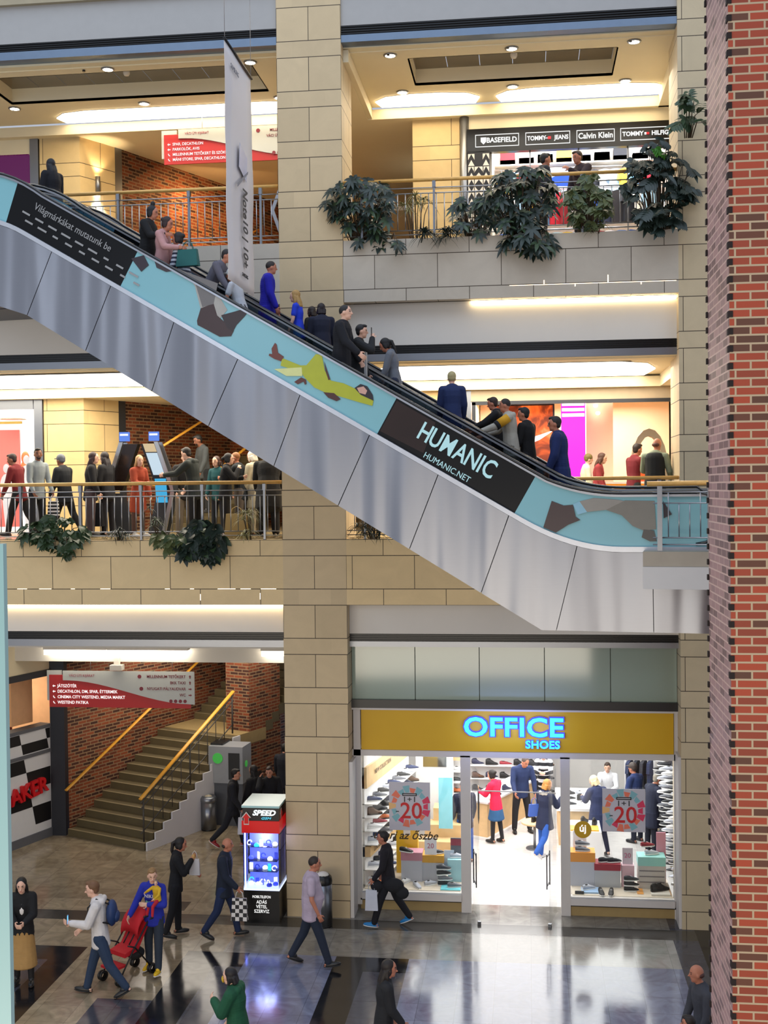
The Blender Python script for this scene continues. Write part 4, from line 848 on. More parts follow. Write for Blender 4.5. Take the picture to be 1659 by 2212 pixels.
def shoe(i, x, y, z, rz, label, group, tilt=0, sc=1.0):
    o = bpy.data.objects.new('shoe', SM[i % len(SM)]); COL.objects.link(o); o.location = (x, y, z); o.rotation_euler = (tilt, 0, rz); o.scale = (sc,) * 3
    return tag(o, label, 'shoe', group)
# left display wall (runs back along the left side)
t = thing('shoe_wall', 'long white display wall of shoes along the left side of the shop', 'shelving', (0, 0, 0))
DW = mat('display_white', 'e2e0e0', .5, var=.01)
def LW(y, off, z): return (-3.34 + .18 * (y - .67) + off, y, z)
def lslab(z, w, h, m, nm, y0=.85, y1=4.0):
    a, c = LW(y0, 0, z), LW(y1, 0, z); b = MB(); vs = [(a[0], a[1], z), (a[0] + w, a[1], z), (c[0] + w, c[1], z), (c[0], c[1], z)]
    b.add(vs + [(v[0], v[1], z + h) for v in vs], [(3, 2, 1, 0), (4, 5, 6, 7), (0, 1, 5, 4), (1, 2, 6, 5), (2, 3, 7, 6), (3, 0, 4, 7)]); return b.build(nm, m, t)
lslab(0, .05, 3.1, DW, 'back_panel')
for r, z in enumerate((.35, .65, 1.15, 1.42, 1.69, 1.96)):
    lslab(z, .30, .015, DW, 'shelf')
    for k in range(9):
        y = 1.0 + k * .34; p = LW(y, .05, z + .016)
        shoe((r * 5 + k * 3) % 12 if r > 1 else (3, 10, 0, 1)[(k + r) % 4], p[0], p[1] + .05, p[2], -1.15, 'sports shoe on the %s shelf of the left display wall' % ('lowest', 'second', 'third', 'fourth', 'fifth', 'top')[r], 'shoes on the %s shelf of the left wall' % ('lowest', 'second', 'third', 'fourth', 'fifth', 'top')[r], sc=1.08)
lslab(2.28, .10, .42, M['wood'], 'wood_band'); lslab(.92, .16, .2, M['wood'], 'wood_band')
dd = Vector((.18, 1, 0)).normalized()
text('lettering', 'NEW COLLECTION', .13, XF((LW(1.9, .115, 2.5)), dd, (0, 0, 1)), mat('ink_brown', '5a4a38', .5, var=0), t, extrude=.002); text('lettering', 'UNISEX', .15, XF((LW(1.3, .175, 1.02)), dd, (0, 0, 1)), mat('ink_brown'), t, extrude=.002)
# mirror column & back shelves seen in the left window
o = thing('mirror_column', 'white column with a mirror seen above the left sale poster', 'column', (-2.15, 4.4, 0)); MB().box(-.42, .42, 0, .3, 0, 3.1).build('column', DW, o); MB().box(-.25, .28, -.012, 0, 1.9, 2.95).build('mirror', mat('mirror', '9aa0aa', .06, .95, var=.1, vs=2), o)
o = MB().box(-1.95, -1.65, 3.0, 3.04, .9, 2.0).build('display_board', mat('cyan_board', '86cfe0', .5)); tag(o, 'light cyan board standing right of the left sale poster', 'panel')
t = thing('back_shelves', 'white shelves with shoes and yellow tag at the right of the left window', 'shelving', (-1.82, 4.7, 0))
MB().box(-.35, .36, .3, .35, .8, 3.1).build('back_panel', DW, t)
for z in (.95, 1.2, 1.45, 1.7, 2.3, 2.55): MB().box(-.35, .36, .02, .3, z, z + .012).build('shelf', DW, t)
MB().box(-.35, .36, 0, .05, 1.98, 2.2).build('wood_band', M['wood'], t); MB().box(-.12, .1, -.01, 0, 2.0, 2.18).build('yellow_tag', mat('tag_yellow', 'e0aa14', .5, var=0), t)
for r, z in enumerate((.962, 1.212, 1.462, 1.712, 2.312, 2.562)):
    for k, xx in enumerate((-.17, .20)):
        shoe((r * 3 + k * 2 + (1 if r > 3 else 4)) % 12, -1.82 + xx - .14, 4.85, z, -PI / 2 + .1, 'shoe on the white back shelves right of the cyan board, %s row' % ('lowest', 'second', 'third', 'fourth', 'fifth', 'top')[r], 'back shelf shoes row %d' % r, sc=1.05)
# stepped oak podium
t = thing('oak_podium', 'stepped pale oak podium rising to the right inside the left window', 'podium', (-2.1, 2.6, 0))
for i in range(4):
    MB().box(-.5 + i * .16, .8, .35 * i, .35 * i + .45, 0, .35 + .27 * i).build('step', M['wood'], t)
# window display plinths with boxes
def shoebox(x, y, z, w, d, h, c, label, lid=None):
    t = thing('shoe_box', label, 'shoe box', (x, y, z)); MB().box(-w / 2, w / 2, -d / 2, d / 2, 0, h * .72).build('body', mat('box_' + c, c, .6, var=.02), t); MB().box(-w / 2 - .006, w / 2 + .006, -d / 2 - .006, d / 2 + .006, h * .72, h).build('lid', mat('box_' + (lid or c), lid or c, .6, var=.02), t); return t
for (x0, x1, n_) in ((-3.25, -1.36, 'left'), (.80, 2.70, 'right')):
    o = MB().box(x0, x1, .66, 1.75, 0, .36).build('window_plinth', mat('plinth_beige', 'd8ccba', .5)); tag(o, 'low beige display plinth inside the %s shop window' % n_, 'plinth')
PZ = .36
shoebox(-2.36, 1.3, PZ, .42, .3, .58, 'b8bac6', 'grey shoe box stack with dusty pink lid in the left window', 'b98090')
shoebox(-1.98, 1.35, PZ, .52, .32, .52, 'b4b6c0', 'patterned grey shoe box with ochre lid in the left window', 'd09a28')
t = thing('yellow_box', 'upright yellow box with white emblem in the left window', 'box', (-2.5, 1.75, .36)); MB().box(-.22, .22, -.1, .1, 0, 1.18).build('body', mat('box_yellow', 'e0b01c', .5), t); MB().box(-.07, .07, -.108, -.1, .78, .94).build('emblem', M['white'], t)
def card(x, y, z, w, h, s, label, col='e4e4ec'):
    t = thing('price_card', label, 'card', (x, y, z)); MB().box(-w / 2, w / 2, 0, .01, 0, h).build('sheet', mat('card' + col, col, .5, var=.01), t)
    if s: text('lettering', s, h * .42, XF((0, -.006, h * .52)), mat('poster_pink2', 'c06080', .5, var=0), t, extrude=.001)
card(-1.98, 1.2, PZ + .53, .24, .34, '20', 'white price card reading 20 on the ochre lidded box'); card(-1.62, 1.3, PZ + .18, .20, .42, '', 'pale blue card behind the stacked shoes in the left window', 'c4d2e6')
t = thing('card_stand', 'dark red and grey card at the right end of the left window', 'card', (-1.48, 1.5, .75)); MB().box(-.12, .1, 0, .02, 0, .4).build('sheet', mat('card_dark', '5c5e66', .5), t); MB().box(-.12, .1, -.005, 0, .25, .38).build('red_panel', mat('card_red', '8a3040', .5), t)
shoebox(-1.5, 1.35, PZ, .28, .3, .44, 'a8d4dc', 'light cyan shoe box at the right end of the left window')
o = MB().box(-1.75, -1.36, .68, .98, PZ, PZ + .02).build('cyan_mat', mat('cyan_mat', '74d0dc', .4)); tag(o, 'bright cyan display mat at the right end of the left window', 'mat')
for i, (x, y, z, k, rz) in enumerate(((-2.5, 1.2, PZ + .59, 7, -1.9), (-1.9, 1.25, PZ + .53, 0, -1.2), (-2.42, .95, PZ, 3, -.4), (-2.2, .95, PZ, 10, -2.6), (-1.98, .9, PZ, 10, -.9), (-1.72, .95, PZ, 7, -1.2), (-1.72, .97, PZ + .10, 4, -1.35), (-1.74, .96, PZ + .20, 7, -1.2), (-1.75, .98, PZ + .31, 0, -1.4), (-1.52, .8, PZ + .022, 4, -1.3), (-1.5, 1.3, PZ + .45, 10, -1.3), (-2.9, .95, PZ, 9, -.6), (-3.05, .8, PZ, 3, -1.0))):
    shoe(k, x - .1, y, z, rz, ['black and white trainer on the pink lidded box', 'navy trainer on the ochre lidded box', 'white sandal standing before the grey box', 'white trainer lying beside the white sandal', 'pale grey trainer before the patterned box', 'bottom shoe of the stack in the left window', 'second shoe of the stack in the left window', 'third shoe of the stack in the left window', 'top shoe of the stack in the left window', 'grey trainer on the cyan mat', 'white shoe on the cyan box', 'brown shoe behind the walking man in the left window', 'pale shoe in the far left corner of the left window'][i], None)
# right window
shoebox(1.0, 1.35, PZ, .52, .34, .66, 'c0c2cc', 'tall slotted white box stack with orange lid in the right window', 'e0922c'); shoebox(1.5, 1.3, PZ, .50, .32, .46, 'b6b8be', 'grey shoe box with dark red lid in the right window', '9c2c38')
shoebox(2.35, 1.3, PZ, .52, .34, .62, 'c2bcb8', 'striped grey box stack with mint lid in the right window', '92cbc6')
for k in range(3): 
    o = MB().box(-.24, .24, -.006, 0, 0, .02).build('slot_line', mat('slot_grey', '7a7478', .5, var=0)); o.parent = [x for x in COL.objects if x.name.startswith('shoe_box')][-1]; o.location = (0, -.17, .12 + k * .11)
o = MB().box(2.48, 2.66, 1.5, 1.54, PZ, PZ + 1.0).build('pink_board', mat('pink_board', 'c88a9c', .5)); tag(o, 'tall dusty pink board at the right end of the right window', 'board')
card(1.90, 1.3, PZ + .42, .20, .32, '20', 'small price card reading 20 above the shoe stack of the right window', 'c9bcc4'); card(.98, 1.5, PZ + .66, .26, .34, '', 'white card behind the grey shoes of the right window'); 
o = MB().box(1.78, 2.02, 1.2, 1.42, PZ, PZ + .42).build('pink_pedestal', mat('pedestal_pink', 'ddb6c0', .5)); tag(o, 'pale pink pedestal holding the small price card', 'pedestal')
o = MB().box(.85, 1.02, .70, .75, PZ, PZ + .05).build('name_plate', M['black']); tag(o, 'small black name plate in the left corner of the right window', 'plate')
o = MB().box(.98, 1.32, .75, 1.05, PZ, PZ + .03).build('blue_mat', mat('blue_mat', 'a8c8ec', .4)); tag(o, 'pale blue display mat in the right window', 'mat'); o = MB().box(2.3, 2.66, .72, 1.0, PZ, PZ + .035).build('white_mat', M['white']); tag(o, 'white display tray under black shoes in the right window', 'tray')
for x in (2.1, 2.62): o = MB().box(x - .06, x + .06, .8, 1.1, PZ, PZ + .012).build('orange_mat', mat('orange_mat', 'e8a04a', .4)); tag(o, 'orange mat ' + ('left' if x < 2.3 else 'right') + ' of the white display tray', 'mat')
for i, (x, y, z, k, rz) in enumerate(((1.0, 1.25, PZ + .67, 4, -1.5), (1.0, 1.3, PZ + .77, 4, -1.4), (1.45, 1.2, PZ + .47, 7, -1.2), (1.62, 1.2, PZ + .47, 7, -1.25), (1.12, .85, PZ + .03, 10, -1.0), (1.45, .9, PZ, 7, -3.0), (1.68, .9, PZ, 7, 3.0), (1.92, .95, PZ, 7, -1.4), (1.92, .97, PZ + .10, 7, -1.5), (1.92, .96, PZ + .20, 0, -1.4), (2.35, 1.25, PZ + .63, 10, -1.2), (2.28, 1.35, PZ + .75, 6, -1.2), (2.42, .85, PZ + .04, 2, -1.1), (2.52, .9, PZ + .04, 2, -1.1))):
    shoe(k, x - .12, y, z, rz, ['lower grey shoe on the orange lidded box', 'upper grey shoe on the orange lidded box', 'left black trainer on the red lidded box', 'right black trainer on the red lidded box', 'pale shoe on the blue mat', 'left of two shoes standing nose to the glass', 'right of two shoes standing nose to the glass', 'bottom black shoe of the stack in the right window', 'middle black shoe of the stack in the right window', 'top shoe of the stack in the right window', 'pale trainer on the mint lidded box', 'red and black trainer above the mint lidded box', 'left black shoe on the white tray', 'right black shoe on the white tray'][i], None)
# right wall shelves
t = thing('shoe_rack', 'dark shoe rack along the right wall seen at the edge of the right window', 'shelving', (3.1, 3.2, 0)); MB().box(.15, .2, -1.8, 3.0, 0, 2.4).build('back_panel', mat('rack_dark', '3a3a44', .5), t)
for r in range(7):
    MB().box(-.12, .15, -1.8, 3.0, .25 + r * .3, .265 + r * .3).build('shelf', mat('rack_dark'), t)
    for k in range(9): shoe((3, 10, 0, 7, 4)[(k + r) % 5], 2.97 + .1, 1.6 + k * .42, .266 + r * .3, 1.2, 'shoe on the %s shelf of the dark rack along the right wall' % OW[r], 'shoes on the %s shelf of the right rack' % OW[r], sc=1.05)
# rear displays
t = thing('rear_shoe_wall', 'white rear display of boots and shoes seen through the shop entrance', 'shelving', (0, 0, 0)); MB().box(-2.0, .5, 8.5, 8.55, 0, 3.0).build('back_panel', DW, t)
for r in range(6):
    z = .35 + r * .34; MB().box(-2.0, .5, 8.2, 8.5, z, z + .015).build('shelf', DW, t)
    for k in range(7): shoe((2, 11, 8, 5, 2, 6)[(k + r) % 6], -1.85 + k * .36, 8.3, z + .016, -PI / 2 + .15, 'boot on the %s shelf of the white rear display wall' % OW[r], 'boots on the %s shelf of the rear wall' % OW[r], sc=1.1)
t = thing('oak_counter', 'angled pale oak display counter behind the woman in the red jacket', 'counter', (-.95, 5.9, 0), -.45)
MB().box(-.35, .25, -.6, 1.9, 0, .85).build('body', M['wood'], t); MB().box(-.4, .3, -.65, 1.95, .85, .89).build('top', DW, t); MB().box(-.42, .32, -.67, 1.97, 0, .06).build('plinth', DW, t)
for k in range(4): shoe(k * 3 + 2, -.9 + .24 * k, 5.8 + k * .5, .89, -.8, 'shoe on the angled oak counter, number %s from the front' % ('one', 'two', 'three', 'four')[k], None)
t = thing('round_table', 'round oak side table holding black boots in the shop', 'table', (.1, 4.7, 0)); MB().cyl(0, 0, .58, .62, .30, 28).build('tabletop', M['wood'], t); MB().cyl(0, 0, .02, .58, .03, 10).build('leg', M['steel'], t); MB().cyl(0, 0, 0, .02, .2, 20).build('foot', M['steel'], t)
shoe(2, .05, 4.6, .622, -.3, 'left black boot on the round oak table', None); shoe(2, .18, 4.62, .622, -.35, 'right black boot on the round oak table', None)
t = thing('display_table', 'white and oak display tables at the right of the entrance', 'table', (.95, 5.6, 0)); MB().box(-.3, .45, -.6, 1.2, 0, .8).build('body', M['wood'], t); MB().box(-.34, .5, -.65, 1.25, .8, .86).build('top', DW, t)
for k in range(6): shoe((0, 3, 7, 2, 11, 10)[k], .8 + (k % 2) * .3, 5.2 + (k // 2) * .5, .862, -1.2, 'shoe on the white and oak display table in the shop', 'shoes on the display table')
t = thing('display_table', 'low white display table with brown and yellow top seen in the right window', 'table', (1.15, 3.4, 0)); MB().box(-.35, .35, -.4, .5, 0, .9).build('body', DW, t); MB().box(-.3, .3, -.35, .0, .9, .93).build('top', mat('mustard_top', 'd8a238', .5), t)
shoe(2, 1.1, 3.5, .93, -.5, 'black boot on the low white table in the right window', None); shoe(2, 1.35, 3.4, .93, -.2, 'black ankle boot beside the tall boot on the low white table', None)
t = thing('clothes_rack', 'white rack with dark clothes at the rear right of the shop', 'rack', (2.7, 7.4, 0))
for (x, y) in ((-.35, 0), (.35, 0)): MB().box(x - .02, x + .02, -.02, .02, 0, 1.5).build('upright', DW, t)
MB().box(-.37, .37, -.02, .02, 1.46, 1.5).build('bar', DW, t)
for k in range(4): o = bpy.data.objects.new('garment', garment_mesh(('2b3350', '20242e', '303038', '2b3350')[k])); COL.objects.link(o); o.location = (2.45 + k * .17, 7.4, 1.05); o.rotation_euler = (0, 0, 1.2); tag(o, 'dark garment on the white rack at the rear of the shoe shop', 'garment', 'garments on the white rack')
# ================================================================ ESCALATORS
SL = .5797
def clad_mat():
    m, nt, b = nodes_mat('cladding_steel', .36, .85); tc = nt.nodes.new('ShaderNodeTexCoord'); mp = nt.nodes.new('ShaderNodeMapping')
    mp.inputs['Rotation'].default_value = (0, math.radians(30), 0); mp.inputs['Scale'].default_value = (1.6, .2, .12); nt.links.new(tc.outputs['Object'], mp.inputs[0])
    n = noise(nt, mp.outputs[0], 1.0, 1); mp2 = nt.nodes.new('ShaderNodeMapping'); mp2.inputs['Rotation'].default_value = (0, math.radians(30), 0); mp2.inputs['Scale'].default_value = (1, 1, 60); nt.links.new(tc.outputs['Object'], mp2.inputs[0])
    n2 = noise(nt, mp2.outputs[0], 3, 3)
    c = lin('96989f'); nt.links.new(mixc(nt, n2, tuple(v * .92 for v in c[:3]) + (1,), c), b.inputs['Base Color'])
    bp = nt.nodes.new('ShaderNodeBump'); bp.inputs['Strength'].default_value = 1.0; bp.inputs['Distance'].default_value = .22; nt.links.new(n, bp.inputs['Height']); nt.links.new(bp.outputs[0], b.inputs['Normal'])
    return m
def bz(u):
    def ramp(x, h):   # smooth max(0,x)*SL
        if x <= -h: return 0
        if x >= h: return SL * x
        return SL * (x + h) ** 2 / (4 * h)
    return ramp(u, .75) - ramp(u - 9.78, .5)
def sl(u): return (bz(u + .01) - bz(u - .01)) / .02
def ub(u): return -1.22 if u < .47 else -1.22 + (min(u, 9.85) - .47) * .594
US = [-2.3, -1.8, -1.3, -1.0, -.75, -.6, -.45, -.3, -.15, 0, .15, .3, .45, .6, .75, 1.0] + [1.5 + .5 * i for i in range(16)] + [9.28, 9.4, 9.55, 9.7, 9.85, 10.0, 10.15, 10.28, 10.8, 11.6, 12.5]
US = sorted(set(US))
cyan = mat('ad_cyan', '7fb6bf', .25, var=.02, vs=1.5); adblack = mat('ad_black', '0b0b0d', .3, var=0, spec=.25); brown_reflection = mat('ad_brown_reflection', '2c1c14', .15, var=.3, vs=1.2)
def strip(b, us, lo, hi, y0, y1, mi=lambda u: 0, perp=True):
    """wall strip following the incline between heights lo..hi (perpendicular offset)"""
    def pt(u, h):
        s = math.atan(sl(u)); h = h * math.cos(s) if perp else h
        return (u - math.sin(s) * h, bz(u) + math.cos(s) * h) if perp else (u, bz(u) + h)
    for a, c in zip(us[:-1], us[1:]):
        q = [pt(a, lo), pt(c, lo), pt(c, hi), pt(a, hi)]
        vs = [(p[0], y, p[1]) for y in (y0, y1) for p in q]
        b.add(vs, [(0, 1, 2, 3), (7, 6, 5, 4), (0, 4, 5, 1), (2, 6, 7, 3), (1, 5, 6, 2), (0, 3, 7, 4)], mi((a + c) / 2))
    return b
def sec(u):
    for lim, i in ((.9, 0), (3.07, 1), (7.5, 0), (9.65, 2)):
        if u < lim: return i
    return 0
def esc(origin, w, label, adverts):
    t = thing('escalator', label, 'escalator', origin, math.radians(171.46)); P = sorted(US + [.9, 3.07, 7.5, 9.65, 5.0, 5.02])
    n = strip(MB(), P, .05, .80, -.035, -.015, sec if adverts else (lambda u: 3 if (u * 2.3) % 2.9 > .9 else 0))
    n.build('balustrade_panel', [cyan, adblack, adblack, cyan], t) if adverts else n.build('balustrade_panel', [M['glass_t']] * 4, t)
    strip(MB(), P, .05, .80, -w + .0, -w + .02, lambda u: 1 if 7.3 < u < 8.1 or u > 9.4 else (2 if u > 6.8 else 0)).build('inner_balustrade_panel', [M['glass_t'] if adverts else mat('bal_grey', '6e7278', .2, .3, var=.15, vs=2), mat('bal_blue', '4f7f95', .2, var=.1), mat('bal_dark3', '14161a', .12)], t)
    strip(MB(), US, -.03, .05, -.06, .05).build('skirt_rail', mat('skirt_white', 'c9ccd2', .3, .5), t); strip(MB(), US, -.03, .05, -w - .03, -w + .05).build('skirt_rail', mat('skirt_white'), t)
    for y in (-.02, -w + .01):
        hh = .08 if (adverts and y < -.1) else 0
        strip(MB(), US, .79 + hh, .825 + hh, y - .028, y + .028).build('handrail_guide', M['rail'], t)
        path = []; 
        for u in US[1:-1]: s = math.atan(sl(u)); h = (.85 + hh) * math.cos(s); path.append((u - math.sin(s) * h, y, bz(u) + math.cos(s) * h))
        ex = [(-1.8 - .38 * math.sin(a), y, .47 + .38 * math.cos(a)) for a in [k * PI / 8 for k in range(1, 9)]]
        path = ex[::-1] + path
        MB().tube(path, .038, 10, 0, True, True, .62).build('handrail', mat('handrail_rubber', '0a0a0c', .12, spec=.8, var=0), t)
    if adverts:
        tops = [10.9, 9.85, 8.73, 7.63, 6.49, 5.37, 4.31, 3.16, 2.06, .96, -.07, -1.18, -2.9]; bots = [11.4, 10.34, 9.22, 8.12, 6.91, 5.9, 4.77, 3.69, 2.53, 1.40, .25, -1.19, -2.9]
        cl = clad_mat()
        for i in range(len(tops) - 1):
            g = .006; ta, tb = tops[i + 1] + g, tops[i] - g; ba, bb = bots[i + 1] + g, bots[i] - g
            up = [(ta + (tb - ta) * k / 6, bz(ta + (tb - ta) * k / 6) - .035) for k in range(7)]
            lo = [(ba, ub(ba)), (bb, ub(bb))]
            if ba < .47 < bb: lo = [(ba, ub(ba)), (.47, -1.22), (bb, ub(bb))]
            pts = lo + up[::-1]
            MB().prism(pts[::-1], 0, .03, XF((0, .01 + .03, 0), (1, 0, 0), (0, 0, 1))).build('cladding_panel', cl, t)
    b = MB(); us = [u for u in US if u <= 12]; 
    pts = [(-2.9, -1.21)] + [(.47, -1.21), (9.85, ub(9.85) + .01), (12, ub(9.85) + .01)]; up = [(u, bz(u) - .22) for u in us][::-1]; up.append((-2.9, -.22))
    b.prism((pts + up)[::-1], 0, w + .05, XF((0, -.005, 0), (1, 0, 0), (0, 0, 1))); b.build('truss', mat('truss_grey', '55565c', .4, .5), t)
    sm = MB().box(-.21, .21, -w + .1, -.1, -.23, 0).box(-.21, -.19, -w + .1, -.1, -.01, .004, 1).mesh('step', [M['darksteel'], mat('step_yellow', 'b89a2c', .5)])
    for k in range(24):
        u = .15 + .4 * k; o = bpy.data.objects.new('step', sm); COL.objects.link(o); o.parent = t; o.location = (u, 0, bz(u) - .10)
    MB().box(-2.3, .0, -w + .05, -.05, -.2, -.005).build('comb_plate', M['darksteel'], t); MB().box(9.7, 12, -w + .05, -.05, 5.4, 5.665).build('comb_plate', M['darksteel'], t)
    return t
EB = Vector((.67, -4.19, F1)); EU = Vector((-.9889, .1486, 0)); EV = Vector((.1486, .9889, 0))
E1 = esc(EB, 1.28, 'nearer escalator with printed advertising panels and steel cladding', True)
E2 = esc(EB + EV * 1.42 - EU * .15, 1.25, 'farther escalator running alongside behind the first one', False)
ADS = {'ls_trouser': ('a5a29b', [(6.28, 11.82), (6.13, 11.72), (5.76, 11.49), (5.56, 11.16), (5.7, 11.02), (6.03, 11.2), (6.13, 11.58)]), 'boot_a': ('3a2320', [(6.03, 11.21), (5.8, 11.28), (5.74, 11.08), (5.5, 10.87), (5.45, 10.82), (5.5, 10.73), (5.7, 10.73), (5.94, 10.86), (6.09, 10.94), (6.1, 11.01)]), 'boot_b': ('2c1c1c', [(5.67, 11.08), (5.42, 11.13), (5.29, 11.16), (5.19, 11.12), (5.26, 11.04), (5.4, 10.91), (5.47, 10.8), (5.57, 10.87)]), 'coat': ('6e6a68', [(6.95, 12.09), (6.41, 11.85), (6.12, 11.63), (6.0, 11.23), (5.8, 11.27), (5.72, 11.6), (6.43, 11.88)]), 'hem': ('30262e', [(7.27, 12.1), (7.09, 11.87), (6.95, 11.97), (7.04, 12.14)]), 'bag': ('3a2c30', [(6.86, 12.08), (6.81, 11.92), (6.64, 11.84), (6.46, 11.85), (6.73, 11.98)]),
 'suit': ('aab026', [(4.62, 10.34), (4.31, 10.21), (4.21, 10.21), (4.05, 10.38), (3.95, 10.37), (3.9, 10.11), (3.8, 9.95), (3.59, 9.9), (3.38, 9.8), (3.1, 9.61), (3.12, 9.53), (3.36, 9.6), (3.61, 9.68), (3.91, 9.77), (4.08, 9.85), (4.24, 10.01), (4.3, 10.1), (4.65, 10.22)]), 'leg': ('d2d690', [(4.76, 10.17), (4.29, 10.18), (4.28, 10.04), (4.55, 10.05)]), 'shoe_a': ('6a3020', [(4.74, 10.59), (4.71, 10.56), (4.69, 10.43), (4.59, 10.36), (4.64, 10.29), (4.75, 10.33), (4.85, 10.39), (4.84, 10.42), (4.79, 10.41), (4.8, 10.5)]), 'shoe_b': ('5a2c20', [(4.42, 9.95), (4.3, 10.02), (4.22, 9.98), (4.21, 9.91), (4.24, 9.9), (4.26, 9.95), (4.36, 9.91)]), 'hair': ('241c24', [(3.41, 9.82), (3.31, 9.88), (3.2, 9.84), (3.11, 9.7), (3.1, 9.61), (3.31, 9.71)]), 'face': ('c79c8c', [(3.37, 9.82), (3.26, 9.84), (3.2, 9.77), (3.23, 9.71), (3.33, 9.74)]), 'handbag': ('4a2420', [(3.93, 9.77), (3.75, 9.75), (3.64, 9.65), (3.71, 9.62), (3.85, 9.68)]), 'strap': ('4a2420', [(3.91, 10.26), (3.81, 9.97), (3.84, 9.96), (3.89, 10.11)]),
 'boot_c': ('3e2c2c', [(.31, 8.01), (.13, 7.94), (-.01, 7.95), (-.05, 7.77), (-.12, 7.72), (.06, 7.65), (.25, 7.53), (.44, 7.61)]), 'cuff': ('86b8cc', [(-.01, 7.96), (-.11, 8.0), (-.2, 7.96), (-.22, 7.84), (-.08, 7.8)]), 'leg_c': ('8c8880', [(-.11, 8.0), (-.32, 8.05), (-.68, 8.02), (-.78, 8.0), (-.59, 7.88), (-.22, 7.84)]), 'coat_c': ('77736a', [(-.78, 8.01), (-1.21, 8.0), (-1.23, 7.58), (-1.05, 7.56), (-.89, 7.63), (-.73, 7.79), (-.5, 7.87)]), 'head_c': ('4c4844', [(-1.05, 7.58), (-1.2, 7.56), (-1.24, 7.4), (-1.14, 7.4), (-1.02, 7.46)]), 'hem_c': ('30262e', [(-1.33, 8.0), (-1.46, 7.8), (-1.34, 7.74)])}
for i, (k, (c, pts)) in enumerate(ADS.items()):
    q = [(p[0], p[1] - F1) for p in pts]
    a = sum(q[j][0] * q[(j + 1) % len(q)][1] - q[(j + 1) % len(q)][0] * q[j][1] for j in range(len(q)))
    if a > 0: q = q[::-1]
    X = XF((0, -.012 + .0008 * i, 0), (1, 0, 0), (0, 0, 1)); bm_ = MB().prism(q[::-1], -.003, 0, X)
    bm_.build('advert_print_and_reflection', mat('ad_' + c, c, .3, var=.06, vs=6), E1)
AXE = ((-.866, 0, -.5), (-.5, 0, .866))
hw = [.74, .72, .90, .78, .76, .34, .74]; hx = -sum(hw) / 2
for ch, w_ in zip('HUMANIC', hw):
    d_ = (hx + w_ / 2) * .272; hx += w_
    text('letter', ch, .40, XF((1.77 - .866 * d_, .0, 1.52 - .5 * d_), *AXE), emit('ad_lettering', '9cc4cc', .8), E1, sx=.74, extrude=.002, offset=.006)
text('lettering', 'HUMANIC.NET', .135, XF((1.93, .0, 1.27), *AXE), emit('ad_lettering', '9cc4cc', .8), E1, sx=.92, extrude=.002)
AT = emit('ad_pale', 'a8acb4', .4)
text('lettering', 'Világmárkákat mutatunk be', .17, XF((8.35, .0, 5.42), *AXE), AT, E1, sx=.88, extrude=.002)
random.seed(5)
for r in range(2):
    for k in range(9):
        u = 9.35 - k * .25 - r * .05; z = bz(u) + .30 - r * .13; w_ = random.uniform(.05, .10)
        MB().box(-w_, w_, -.016, .016, 0, .003).build('brand_mark', AT, E1).matrix_local = XF((u - .12, .0, z), *AXE)
# reflection in the glass painted as a brown patch on the black advert
MB().prism([(2.72, 2.33), (2.1, 1.97), (2.3, 1.5), (3.0, 1.86)][::1], -.003, 0, XF((0, -.0125, 0), (1, 0, 0), (0, 0, 1))).build('advert_print_and_reflection', brown_reflection, E1)
# landing and its railing
t = thing('escalator_landing', 'white edged landing slab at the foot of the escalators', 'landing', EB, math.radians(171.46))
MB().box(-3.9, -1.06, -3.6, .42, -.22, 0).build('slab', mat('landing_beige', '9f9788', .5), t); MB().box(-3.9, -1.06, -3.4, .46, -.54, -.22).build('white_edge', mat('edge_white', 'c8c8c6', .5, var=.02), t)
t = thing('landing_railing', 'steel railing with wood handrail at the foot of the escalators', 'railing', EB, math.radians(171.46))
MB().tube([(-1.12, .34, .98), (-3.6, .34, 1.0)], .038, 12).build('handrail', M['brass'], t)
for u in (-1.3, -2.0, -2.8): MB().box(u - .035, u + .035, .31, .37, 0, .95).build('post', M['steel'], t)
for z in (.86, .70, .20, .10): MB().tube([(-1.2, .34, z), (-3.6, .34, z)], .012, 6).build('rail', M['rail'], t)
for k in range(14): MB().tube([(-1.42 - k * .15, .34, .2), (-1.42 - k * .15, .34, .7 if k % 3 else .86)], .009, 6).build('baluster', M['rail'], t)
# ================================================================ BANNER, BRICK PILLAR, TEAL POST
t = thing('hanging_banner', 'tall white hanging banner with vertical phone lettering in front of the escalators', 'banner', (-3.64, -7.95, 0))
b = MB(); n = 24
for i in range(n + 1):
    z = 10.83 + (13.74 - 10.83) * i / n
    wv = .006 * math.sin(i * .7)
    for j in range(5):
        y = 1.41 * j / 4 + (.022 * math.sin(i * .45 + 1) if j in (0, 4) else 0); b.v.append(Vector((wv + .006 * math.sin(j * 1.2 + i * .3), y, z)))
for i in range(n):
    for j in range(4): a = i * 5 + j; b.f.append([a, a + 1, a + 6, a + 5]); b.m.append(0); b.sm.append(True)
o = b.build('cloth', mat('banner_white', 'd3cdcb', .6, var=.03, vs=1.5), t); sd = o.modifiers.new('solid', 'SOLIDIFY'); sd.thickness = .004
MB().tube([(0, -.02, 13.76), (0, 1.43, 13.76)], .02, 8).build('top_bar', M['black'], t)
for y in (0, 1.38): MB().tube([(0, y, 13.76), (0, y, 17.6)], .004, 5).build('wire', M['rail'], t)
BX = ((0, 0, -1), (0, 1, 0)); ik = mat('banner_ink', '2a2a30', .6, var=0)
text('lettering', 'Note10 | 10+', .34, XF((.03, .84, 11.62), *BX), ik, t, extrude=.002, offset=.008, space=1.04, sx=.52)
